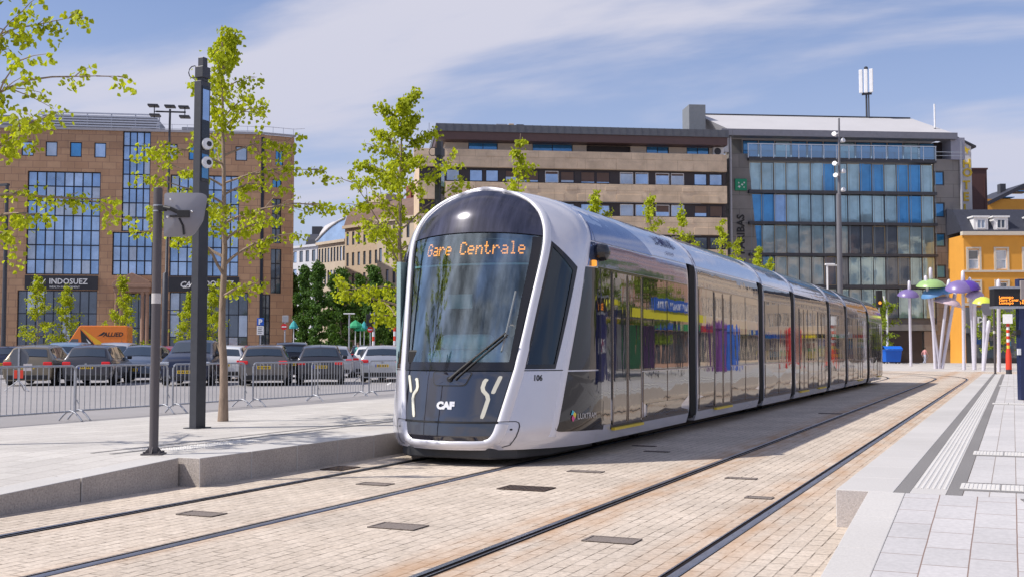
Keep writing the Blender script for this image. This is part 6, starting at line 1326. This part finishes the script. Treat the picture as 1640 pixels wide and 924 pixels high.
p=W(559,560,70); p.z=.1; t=thing('street_lamp','thin grey lamp post with a flat T-shaped head in the side street','street lamp',p,TH); h=1.32+(560-503)*70/1800; mb=MB(); mb.tube([(0,0,0),(0,0,h)],.05,8); mb.build('pole',STEEL,t,smooth=True); mb=MB(); mb.box(-.35,.35,-.1,.1,h,h+.07); mb.build('lamp_head',WHITEP,t,bevel=.02)
p=W(598,560,64); p.z=.1; t=thing('warning_post','short red and white striped post beneath the traffic light','post',p,TH); 
for i in range(9): mb=MB(); mb.lathe([(.07,i*.26),(.07,i*.26+.258)],12); mb.build('stripe',RED if i%2 else WHITEP,t,smooth=True)
p=W(632,560,62); p.z=.1; t=thing('warning_post','red and white striped post touching the left outline of the tram nose','post',p,TH)
for i in range(10): mb=MB(); mb.lathe([(.07,i*.26),(.07,i*.26+.258)],12); mb.build('stripe',RED if i%2 else WHITEP,t,smooth=True)
# café parasols
for i,(px,y,w,c,lb) in enumerate(((569,522,20,0,'green café parasol right of the thin street lamp'),(577,527,16,0,'green café parasol behind the first one, slightly lower'),(583,524,10,1,'teal parasol beside the green ones'),(470,523,12,1,'teal parasol at the brown stone corner of the bank'))):
    Z=100; p=W(px,560,Z); p.z=.0; k=Z/1800; t=thing('parasol',lb,'parasol',p,0,'café parasols along the side street'); h=1.42+(560-y)*k; r_=w*k/2*1.2; mb=MB(); mb.tube([(0,0,0),(0,0,h+.5)],.04,6); mb.build('pole',WHITEP,t); mb=MB(); mb.lathe([(.02,h+.55),(r_*.55,h+.32),(r_,h),(r_,h-.16),(r_*.97,h-.16),(r_*.96,h-.01),(.02,h+.5)],8); mb.build('canopy',mat('parasol_green',(.02,.30,.13),.7,var=.1) if c==0 else mat('parasol_teal',(.03,.32,.33),.7,var=.1),t)
# ------------------------------------------------------------------ shelter and kiosk opposite (mirrored in the tram side)
t=thing('tram_shelter','tram stop shelter with a yellow roof band, mirrored in the tram side','shelter',(3.2,40,PH),0)
mb=MB(); mb.box(-.2,2.2,0,11,2.5,2.62); mb.build('roof',DARKM,t); mb=MB(); mb.box(-.26,-.202,0,11,2.35,2.7); mb.build('roof_band',mat('shelter_yellow',(.80,.72,.03),.5,var=.03),t)
for y in (.1,3.7,7.3,10.9): mb=MB(); mb.box(-.05,.05,y-.05,y+.05,0,2.5); mb.build('post',DARKM,t)
for i,(c,y) in enumerate((('blue',.4),('red',2.6),('white',4.4),('green',6.2),('purple',8.4))):
    mb=MB(); mb.box(1.9,1.98,y,y+1.7,.3,2.2); mb.build('poster',mat('poster_'+c,{'blue':(.03,.12,.5),'red':(.55,.03,.03),'white':(.6,.6,.6),'green':(.05,.35,.12),'purple':(.16,.05,.22)}[c],.5,var=.3,scale=3),t)
mb=MB(); mb.box(-.33,-.27,2.6,8.6,2.72,3.2); wv=mb.build('wave_sign',MATS['poster_blue'],t)
for i in range(3):
    y=3.2+i*2; mb=MB(); mb.tube([(-.345,y+k*.14,2.93+.14*math.sin(k*.9)*(1 if i%2 else -1)) for k in range(9)],.035,5); mb.build('wave_line',M_LET,wv)
t=thing('ticket_kiosk','dark blue kiosk with white marks opposite the tram, mirrored in the front doors','kiosk',(3.0,34.6,PH),0)
mb=MB(); mb.box(0,1.4,0,3.6,0,2.7); mb.build('body',mat('navy_kiosk',(.012,.016,.10),.35,var=.1),t,bevel=.05); mb=MB(); mb.box(-.15,1.55,-.15,3.75,2.72,2.9); mb.build('roof',MATS['shelter_yellow'],t)
for y,c in ((.8,'red'),(1.4,'white'),(2.4,'white')): mb=MB(); mb.box(-.03,-.002,y,y+.3,1.0,1.5); mb.build('label_plate',MATS['poster_'+c],t)
for i,(x,y,c,l) in enumerate(((6,66,'purple','dark purple drum added opposite the tram, seen mirrored in its side'),(8,78,'blue','light blue drum added opposite the tram, seen mirrored in its side'),(5.5,88,'red','red drum added opposite the tram, seen mirrored in its side'))):
    t=thing('reflection_drum',l,'column',(x,y,0)); mb=MB(); mb.lathe([(.55,0),(.55,.4),(.48,.42),(.48,2.6),(.6,2.7),(.55,2.9),(.1,3.2)],20); mb.build('drum',MATS['poster_'+c],t,smooth=True,angle=30)  # unseen drums added to put purple, blue and red into the tram reflections
# ------------------------------------------------------------------ cars
def paint(n,c,met=.4): return mat('car_paint_'+n,c,.28,met,var=.04,coat=.7)
CP={n:paint(n,c,m) for n,c,m in (('dark_grey',(.055,.055,.065),.4),('brown',(.20,.165,.115),.5),('navy',(.012,.018,.045),.3),('black',(.012,.012,.015),.2),('white',(.66,.66,.67),.0),('silver',(.46,.47,.50),.5),('red',(.38,.015,.015),.2),('blue',(.02,.055,.18),.4),('taupe',(.15,.135,.125),.5),('steel_blue',(.10,.13,.19),.4),('light_blue',(.20,.30,.42),.4))}
M_CGL=mat('car_glass',(.02,.03,.04),.05,.0,var=0,ior=1.9,spec=.7); M_TYRE=mat('tyre',(.015,.015,.016),.8,var=.1); M_RIM=mat('alloy_rim',(.35,.36,.38),.3,.8,var=.05)
M_TAIL=mat('tail_lamp',(.50,.015,.02),.2,0,var=.1,emit=(1,.05,.05),estr=.15); M_HEAD=mat('head_lamp',(.50,.53,.57),.1,.4,var=.1); M_PLY=mat('yellow_number_plate',(.75,.50,.02),.45,var=0); M_PLB=mat('plate_blue',(.02,.06,.4),.5,var=0); M_PLW=mat('white_number_plate',(.65,.65,.65),.45,var=0)
KINDS={ # y, width factor, belt z, shoulder z, top z, shoulder width
'hatchback':(1.78,[(-2.08,.88,.55,.60,.62,.80),(-2.07,.93,.74,.80,.82,.84),(-2.0,.97,.93,.98,1.0,.86),(-1.66,1,.95,1.34,1.38,.68),(-1.2,1,.94,1.42,1.455,.70),(-.2,1,.92,1.45,1.49,.71),(.35,1,.90,1.38,1.43,.70),(1.12,1,.88,.97,1.02,.84),(1.75,.96,.80,.86,.90,.82),(2.02,.90,.66,.72,.76,.78),(2.08,.84,.5,.55,.58,.74)],.31,1.25),
'suv':(1.84,[(-2.18,.88,.62,.68,.70,.80),(-2.16,.94,.86,.92,.94,.84),(-2.1,.97,1.05,1.1,1.12,.86),(-1.82,1,1.07,1.50,1.54,.70),(-1.3,1,1.05,1.60,1.64,.73),(-.2,1,1.03,1.63,1.67,.74),(.35,1,1.0,1.55,1.60,.73),(1.05,1,1.0,1.12,1.17,.86),(1.8,.97,.94,1.02,1.06,.84),(2.1,.92,.78,.84,.88,.80),(2.16,.86,.6,.64,.66,.76)],.36,1.30),
'estate':(1.80,[(-2.3,.88,.58,.63,.65,.80),(-2.28,.93,.78,.84,.86,.84),(-2.2,.97,.95,1.0,1.02,.86),(-1.92,1,.97,1.36,1.40,.68),(-1.3,1,.96,1.43,1.46,.70),(-.1,1,.93,1.45,1.49,.71),(.5,1,.91,1.38,1.43,.70),(1.25,1,.88,.98,1.03,.84),(1.95,.96,.80,.86,.90,.82),(2.26,.90,.66,.72,.76,.78),(2.3,.84,.5,.55,.58,.74)],.32,1.38),
'mpv':(1.80,[(-2.05,.9,.6,.65,.68,.82),(-2.04,.95,.85,.9,.93,.86),(-1.98,.98,1.02,1.07,1.1,.88),(-1.75,1,1.03,1.50,1.54,.72),(-1.2,1,1.02,1.60,1.63,.74),(.2,1,1.0,1.60,1.64,.74),(.75,1,.98,1.45,1.50,.72),(1.55,.99,.92,1.02,1.06,.86),(1.85,.96,.84,.9,.94,.84),(2.03,.92,.68,.74,.77,.80),(2.07,.86,.52,.56,.6,.76)],.31,1.28)}
def make_car(kind):
    width,S,wr,wy=KINDS[kind]; hw=width/2; t=thing('parked_car','car','car',(0,0,0),0,'cars in the open car park'); zb=.20
    def sec(st):
        y,wf,b,sh,tp,sw=st; w=hw*wf; sw_=hw*sw*(wf if sh<1.05 else 1); return [(0,y,zb+.02),(w*.86,y,zb),(w*.97,y,zb+.12),(w,y,min(.56,b-.02)),(w*.985,y,b-.05),(w*.955,y,b),(sw_+ (w*.955-sw_)*.04,y,sh-.0),(sw_*.86,y,tp-.012),(0,y,tp+.012)]
    mb=MB(); rows=[]
    for st in S: h=sec(st); rows.append(h+[(-x,y,z) for x,y,z in h[::-1][1:-1]])
    n=len(rows[0]); vs=[v for r in rows for v in r]; fs=[(j*n+i,j*n+(i+1)%n,(j+1)*n+(i+1)%n,(j+1)*n+i) for j in range(len(rows)-1) for i in range(n)]+[tuple(range(n)),tuple((len(rows)-1)*n+i for i in range(n))[::-1]]
    mb.add(vs,fs); mb.build('body',CP['dark_grey'],t,smooth=True,angle=32,bevel=.025)
    def interp(y):
        for a,b in zip(S,S[1:]):
            if a[0]<=y<=b[0]: k=(y-a[0])/(b[0]-a[0]); A=sec(a);B_=sec(b); return [Vector(p).lerp(Vector(q),k) for p,q in zip(A,B_)]
        return [Vector(p) for p in sec(S[0] if y<S[0][0] else S[-1])]
    def sidep(sg,y,v,off=.012): r=interp(y); p=r[5].lerp(r[6],v); p=p+Vector((off,0,.004)); p.x*=sg; return p
    def endp(y,u,off,front): r=interp(y); a=abs(u); p=(r[8].lerp(r[7],a/.86) if a<.86 else r[7].lerp(r[6],(a-.86)/.14)); p=p+Vector((0,off*(1 if front else -1),off)); p.x*=(1 if u>=0 else -1); return p
    # glass
    yb0,yb1=S[2][0],S[3][0]
    mb=MB(); mb.grid(lambda u,v:endp(yb0+.04+(yb1-yb0-.10)*v,(-1+2*u)*.90,.014,False),10,3); mb.build('rear_window',M_CGL,t,smooth=True)
    yf0,yf1=S[6][0],S[7][0]
    mb=MB(); mb.grid(lambda u,v:endp(yf0+.06+(yf1-yf0-.12)*v,(-1+2*u)*.92,.014,True),10,4); mb.build('windscreen',M_CGL,t,smooth=True)
    ym=-.25
    for sg in (1,-1):
        for (a,b,at,bt) in ((yb0+.38,ym-.62,yb1+.12,ym-.62),(ym-.56,ym+.02,ym-.56,ym+.02),(ym+.08,yf1-.22,ym+.08,yf0+.04)):
            mb=MB(); mb.grid(lambda u,v:sidep(sg,(a+(b-a)*u)*(1-v)+(at+(bt-at)*u)*v,.10+.80*v),8,3); mb.build('side_window',M_CGL,t,smooth=True)
        mb=MB(); x=sg*(hw*.97); mb.cbox((x+sg*.08,yf1-.35,S[7][2]+.12),.18,.10,.13); mb.build('door_mirror',BLACKG,t,bevel=.03)
        for y in (-wy,wy):
            Mx=Matrix.Translation((sg*(hw-.11),y,wr))@Matrix.Rotation(PI/2,4,'Y'); mb=MB(); mb.lathe([(wr*.62,-.11),(wr*.95,-.11),(wr,-.08),(wr,.08),(wr*.95,.11),(wr*.62,.11)],22,Mx); w=mb.build('wheel',M_TYRE,t,smooth=True,angle=40)
            mb=MB(); xr=hw-.11+.105; 
            for k in range(5):
                a=k*2*PI/5; mb.tube([(sg*xr,y,wr),(sg*xr,y+wr*.6*math.cos(a),wr+wr*.6*math.sin(a))],.028,5)
            mb.lathe([(wr*.55,.0),(wr*.64,.0),(wr*.64,.02),(wr*.55,.02)],20,Matrix.Translation((sg*xr,y,wr))@Matrix.Rotation(PI/2,4,'Y')); mb.build('rim',M_RIM,w,smooth=True)
            mb=MB(); pts=[(math.cos(i*PI/12)*(wr+.055),math.sin(i*PI/12)*(wr+.055)) for i in range(13)]; 
            mb.add([(sg*(hw*.999+.004),y+p,wr-.03+q) for p,q in pts],[tuple(range(13))]); mb.build('wheel_arch',BLACK,t)
        zt=S[1][2]
        xa,xb=sorted((sg*hw*.60,sg*hw*.945)); mb=MB(); mb.box(xa,xb,S[0][0]-.012,S[2][0]+.16,zt-.01,zt+.12); mb.build('tail_light',M_TAIL,t,bevel=.035)
        zf_=S[9][2]; mb=MB(); mb.box(xa,xb,S[8][0]+.02,S[9][0]+.045,zf_-.05,zf_+.085); mb.build('headlight',M_HEAD,t,bevel=.035)
    L0,L1=S[0][0],S[-1][0]
    mb=MB(); mb.box(-hw*.8,hw*.8,L0-.02,L0+.25,.22,.40); mb.build('rear_bumper_insert',BLACK,t,bevel=.03)
    mb=MB(); mb.box(-hw*.8,hw*.8,L1-.25,L1+.02,.22,.36); mb.box(-hw*.5,hw*.5,S[9][0]-.05,S[9][0]+.05,.56,.66); mb.build('grille',BLACK,t,bevel=.02)
    for y,s_ in ((L0-.018,-1),(L1+.022,1)):
        zc_=.66 if s_<0 else .50; mb=MB(); mb.box(-.26,.26,min(y,y+s_*.008),max(y,y+s_*.008),zc_-.055,zc_+.055); p=mb.build('number_plate',M_PLY,t)
        mb=MB(); yy=y+s_*.009; mb.box(-.26,-.215,min(yy,yy+s_*.001),max(yy,yy+s_*.001),zc_-.055,zc_+.055); mb.build('plate_strip',M_PLB,p)
        mb=MB()
        for k in range(6): mb.box(-.17+k*.065+(.02 if k>1 else 0),-.13+k*.065+(.02 if k>1 else 0),min(yy,yy+s_*.001),max(yy,yy+s_*.001),zc_-.03,zc_+.03)
        mb.build('plate_character',MATS['black_letters'],p)
    mb=MB(); mb.tube([(-hw*.02,S[2][0]+.03,S[2][4]+.05),(-hw*.02+.33,S[2][0]+.06,S[2][4]+.07)],.012,5); mb.build('rear_wiper',BLACK,t)
    mb=MB(); mb.lathe([(.01,0),(.05,0),(.045,.01),(.01,.012)],14,Matrix.Translation((0,S[1][0]-.005,S[1][2]+.02))@Matrix.Rotation(PI/2,4,'X')); mb.build('badge',M_RIM,t)
    mb=MB(); mb.tube([(0,-1.0,S[4][4]),(0,-1.2,S[4][4]+.18)],.006,4); mb.build('aerial',BLACK,t)
    return t
protos={}
def recolor(o,col):
    for c in kids(o):
        if c.name.split('.')[0]=='body': c.material_slots[0].link='OBJECT'; c.material_slots[0].material=CP[col]
ch0=TH+R_(4)
CARS=[ # kind, colour, px centre of near end, Z of near end, facing away?, extra rot deg, label
('hatchback','brown',44,40.5,1,4,'golden brown hatchback at the left end of the front row'),
('hatchback','dark_grey',138,41,1,3,'dark grey hatchback with a yellow rear number plate, right of the golden brown one'),
('hatchback','steel_blue',213,45,0,2,'blue-grey car facing us between the dark grey hatchback and the navy off-roader'),
('suv','navy',296,40.5,0,2,'navy off-roader facing us, its yellow front plate left of the light column'),
('hatchback','white',358,47,1,2,'white hatchback right behind the trunk of the nearest young tree'),
('hatchback','red',392,50,1,2,'red car between the white hatchback and the brown-grey estate'),
('estate','taupe',422,40.5,1,5,'brown-grey estate car with a yellow plate, right of the nearest young tree'),
('hatchback','dark_grey',513,42,1,5,'small dark hatchback with a yellow plate, second car left of the tram nose'),
('estate','silver',612,45,1,0,'silver estate car immediately left of the tram nose'),
('hatchback','red',639,47,1,0,'red car almost hidden behind the edge of the tram nose'),
('mpv','light_blue',99,50,1,4,'blue-grey people carrier in the second row above the dark grey hatchback'),
('estate','silver',55,56,1,4,'silver estate roof behind the golden brown hatchback'),
('estate','navy',8,50,1,4,'dark blue estate at the left edge behind the golden brown hatchback'),
('mpv','silver',172,52,0,4,'silver people carrier facing us over the dark grey hatchback'),
('hatchback','white',222,62,0,4,'white car seen below the orange van'),
('hatchback','red',250,55,1,4,'red car just behind the thin mirror post'),
('hatchback','white',347,62,1,4,'white car roof behind the nearest young tree'),
('estate','blue',377,56,1,4,'dark blue car behind the white hatchback'),
('mpv','black',467,50,1,6,'black people carrier with red lights between the estate and the small hatchback'),
('hatchback','silver',535,52,1,5,'silver car behind the small dark hatchback'),
('estate','white',593,54,1,0,'white estate behind the portable sign near the tram nose'),
('hatchback','white',412,66,1,3,'white car roof left of the parking sign'),
('mpv','silver',482,92,0,0,'silver people carrier down the side street beside the bank corner'),
('suv','blue',529,88,0,0,'blue off-roader facing us in the side street below the dark trees'),
('estate','dark_grey',505,84,1,0,'dark car driving away in the side street left of the blue off-roader'),
('suv','black',578,86,1,0,'black off-roader beyond the thin T-shaped lamp'),
('hatchback','white',150,60,0,4,'white car roof under the front end of the orange van'),
('hatchback','dark_grey',322,58,1,4,'grey car just right of the light column in the third row'),
('suv','dark_grey',190,66,1,4,'dark off-roader with roof rails right below the orange van'),
]
for kind,col,px,Z,away,rot,label in CARS:
    p=W(px,560,Z); L0=-KINDS[kind][1][0][0]; a=ch0+R_(rot); hd_=Vector((-math.sin(a),math.cos(a),0)); c=p+hd_*L0; c.z=lot_z(Z+2)+.012
    rz=a if away else a+PI
    if kind not in protos: o=make_car(kind); o['label']=label; o.location=c; o.rotation_euler=(0,0,rz); protos[kind]=o; first=True
    else: o=copy_tree(protos[kind],label,c,rz)
    recolor(o,col)
# orange van
p=W(89,560,78); p.z=.13; M_OR=mat('orange_van_paint',(.78,.20,.015),.4,0,var=.04,coat=.3); t=thing('delivery_van','bright orange high-roof van with a black wedge and black lettering, behind the parked cars','van',p,TH+R_(8)); k=78/1800
Lv=110*k; Hv=1.42-.13+(560-521)*k
prof=[(0,.45),(0.05,1.15),(1.15,2.15),(1.0,2.3),(1.55,Hv),(Lv,Hv),(Lv,.45)]; prof=[(0,.4),(.03,1.05),(.5,1.3),(1.05,2.15),(1.5,2.9),(1.62,Hv),(Lv-.06,Hv),(Lv,Hv-.1),(Lv,.4)]
mb=MB(); mb.prism(prof,-1.95,0,Matrix(((1,0,0,0),(0,0,-1,0),(0,1,0,0),(0,0,0,1)))); mb.build('body',M_OR,t,bevel=.05)
def flat(par,name,P,m,y=-.008): mb=MB(); mb.add([(x,y,z) for x,z in P],[tuple(range(len(P)))]); return mb.build(name,m,par)
flat(t,'side_window',[(.55,1.35),(1.05,2.05),(1.5,2.05),(1.5,1.35)],M_CGL); flat(t,'black_wedge',[(1.62,Hv-.25),(1.75,1.2),(3.0,1.2)],BLACKG); flat(t,'yellow_wedge',[(1.66,Hv-.15),(3.05,1.2),(3.9,1.2)],mat('van_yellow',(.8,.45,.02),.4,var=0),-.010)
flat(t,'bolt_emblem',[(2.0,2.1),(2.35,1.75),(2.2,1.72),(2.6,1.3),(2.1,1.6),(2.25,1.65)],M_LET,-.014)
text('ALLIED',.42,MATS['black_letters'],'lettering',t,frame((3.15,-.012,Hv-.75),(1,0,0),(.25,0,1)),.002,bold=.012); flat(t,'swoosh',[(2.75,Hv-.75),(3.2,Hv-.42),(3.3,Hv-.5),(3.1,Hv-.68)],BLACKG,-.012)
for x in (.85,Lv-1.0):
    mb=MB(); mb.lathe([(.2,-.01),(.36,-.01),(.36,.22),(.2,.22)],20,Matrix.Translation((x,.2,.36))@Matrix.Rotation(PI/2,4,'X')); mb.build('wheel',M_TYRE,t,smooth=True,angle=40)
# ------------------------------------------------------------------ people
def person(label,base,h,rz,top,legs,hair,pose='walk',skin=(.50,.30,.22),bag=None,zoff=0,cat='person'):
    V={};k=h/1.75
    J=dict(pel=(0,0,.95,.13),wa=(0,0,1.10,.12),ch=(0,.0,1.30,.145),nk=(0,.01,1.48,.055),hd=(0,.02,1.60,.085),ht=(0,.01,1.70,.07))
    if pose=='walk':
        J.update(hl=(-.10,0,.90,.09),kl=(-.10,.20,.50,.058),al=(-.10,.10,.09,.038),tl=(-.10,.28,.04,.036),hr=(.10,0,.90,.09),kr=(.10,-.06,.49,.058),ar=(.10,-.34,.14,.038),tr=(.10,-.20,.035,.034),
         sl=(-.19,0,1.42,.055),el=(-.24,-.16,1.16,.04),wl=(-.23,-.14,.93,.028),gl=(-.22,-.08,.84,.03),sr=(.19,0,1.42,.055),er=(.24,.10,1.15,.04),wr=(.22,.25,.98,.028),gr=(.20,.30,.90,.03))
    elif pose=='stand':
        J.update(hl=(-.10,0,.90,.09),kl=(-.11,.02,.50,.058),al=(-.12,0,.09,.038),tl=(-.14,.18,.04,.036),hr=(.10,0,.90,.09),kr=(.11,.02,.50,.058),ar=(.12,0,.09,.038),tr=(.14,.18,.04,.034),
         sl=(-.19,0,1.42,.055),el=(-.25,-.03,1.14,.04),wl=(-.25,.04,.89,.028),gl=(-.24,.07,.80,.03),sr=(.19,0,1.42,.055),er=(.25,-.03,1.14,.04),wr=(.24,.05,.89,.028),gr=(.22,.08,.80,.03))
    else: # sit
        J.update(hl=(-.10,.04,.90,.09),kl=(-.14,.46,.92,.06),al=(-.14,.52,.50,.04),tl=(-.14,.72,.46,.036),hr=(.10,.04,.90,.09),kr=(.14,.46,.92,.06),ar=(.14,.52,.50,.04),tr=(.14,.72,.46,.034),
         sl=(-.20,0,1.42,.058),el=(-.27,.14,1.16,.042),wl=(-.20,.38,1.12,.03),gl=(-.18,.46,1.12,.032),sr=(.20,0,1.42,.058),er=(.27,.14,1.16,.042),wr=(.20,.38,1.12,.03),gr=(.18,.46,1.12,.032))
    E=[('pel','wa'),('wa','ch'),('ch','nk'),('nk','hd'),('hd','ht'),('pel','hl'),('hl','kl'),('kl','al'),('al','tl'),('pel','hr'),('hr','kr'),('kr','ar'),('ar','tr'),('ch','sl'),('sl','el'),('el','wl'),('wl','gl'),('ch','sr'),('sr','er'),('er','wr'),('wr','gr')]
    # fingers
    for s_,g in (('l','gl'),('r','gr')):
        gx,gy,gz,_=J[g]; dirn=(0,1,0) if pose=='sit' else (0,.15,-1)
        for i in range(4):
            nm='f%s%d'%(s_,i); J[nm]=(gx+(i-1.5)*.006,gy+(.055+.01*(i%3))*dirn[1]+(i-1.5)*(.02 if pose!='sit' else 0),gz+(.065+.008*(i%3))*dirn[2],.008); E.append((g,nm))
        J['t'+s_]=(gx+(.02 if s_=='l' else -.02),gy+.04,gz-.01,.009); E.append((g,'t'+s_))
    names=list(J); me=bpy.data.meshes.new('p'); me.from_pydata([tuple(c*k for c in J[n][:3]) for n in names],[(names.index(a),names.index(b)) for a,b in E],[])
    o=bpy.data.objects.new('p',me); COL.objects.link(o); m=o.modifiers.new('s','SKIN'); 
    for i,n in enumerate(names): me.skin_vertices[0].data[i].radius=(J[n][3]*k*(1.0 if n not in('ch','wa','pel') else 1.15),J[n][3]*k*(1 if n not in('ch','wa','pel') else .8))
    me.skin_vertices[0].data[0].use_root=True; sb=o.modifiers.new('u','SUBSURF'); sb.levels=sb.render_levels=2; bpy.context.view_layer.update()
    m2=bpy.data.meshes.new_from_object(o.evaluated_get(bpy.context.evaluated_depsgraph_get())); bpy.data.objects.remove(o); m2.name='person'
    sk=mat('skin',skin,.6,var=.05); mt=mat('cloth_top_%s'%top[0],top[1],.9,var=.12); ml=mat('cloth_legs_%s'%legs[0],legs[1],.9,var=.12); m2.materials.clear()
    for q in (sk,mt,ml,BLACK): m2.materials.append(q)
    arm_skin=1.0*k
    for f in m2.polygons:
        c=f.center/k; f.use_smooth=True
        if c.z>1.47 : f.material_index=0
        elif abs(c.x)>.18 and (c.z<.95 if pose!='sit' else c.y>.36) and c.z>.7: f.material_index=0
        elif c.z>1.0: f.material_index=1
        elif c.z>.09 or pose=='sit': f.material_index=2
        else: f.material_index=3
    r=bpy.data.objects.new('person',m2); COL.objects.link(r); r.location=base; r.rotation_euler=(0,0,rz); tag(r,label,cat)
    mb=MB(); Mh=Matrix.Translation((0,.0,1.655*k)); mb.lathe([(.02*k,.092*k),(.07*k,.075*k),(.094*k,.02*k),(.09*k,-.03*k),(.06*k,-.10*k)],14,Mh@Matrix.Rotation(R_(-22),4,'X')); mb.build('hair',mat('hair_'+hair[0],hair[1],.8,var=.2),r,smooth=True)
    mb=MB()
    for sx_ in (-1,1): mb.lathe([(.001,-.009),(.009,0),(.001,.009)],6,Matrix.Translation((sx_*.032*k,.100*k,1.62*k)))
    mb.build('eye',BLACK,r); mb=MB(); mb.prism([(-.012*k,.095*k),(.012*k,.095*k),(0,.128*k)],1.575*k,1.61*k); mb.build('nose',sk,r,bevel=.003)
    return r
p=W(1481,560,109); p.z=0; person('person in a pink top and pale trousers walking before the glass offices',(p.x,p.y,.0),1.68,TH+R_(-70),('pink',(.62,.30,.30)),('pale',(.42,.45,.55)),('dark',(.03,.02,.015)))
for px,Z,col,lb in ((399,96,('black',(.02,.02,.025)),'person in dark clothes standing left of the parking sign'),(409,96,('dark_blue',(.03,.04,.08)),'person in dark clothes right beside the parking sign'),(611,80,('teal',(.05,.25,.25)),'person in a teal top behind the silver estate car'),(574,70,('turquoise',(.12,.4,.38)),'cyclist-like person in a turquoise shirt behind the zebra crossing')):
    p=W(px,560,Z); p.z=.12; person(lb,p,1.76,TH+R_(160),col,('black',(.02,.02,.025)),('brown',(.07,.04,.02)),'stand')
drv=person('tram driver in dark jacket seated behind the windscreen',(TX+.32,TY+1.45,-.02+.16),1.74,PI,('navy_jacket',(.03,.04,.08)),('dark',(.02,.02,.03)),('brown',(.07,.04,.02)),'sit')
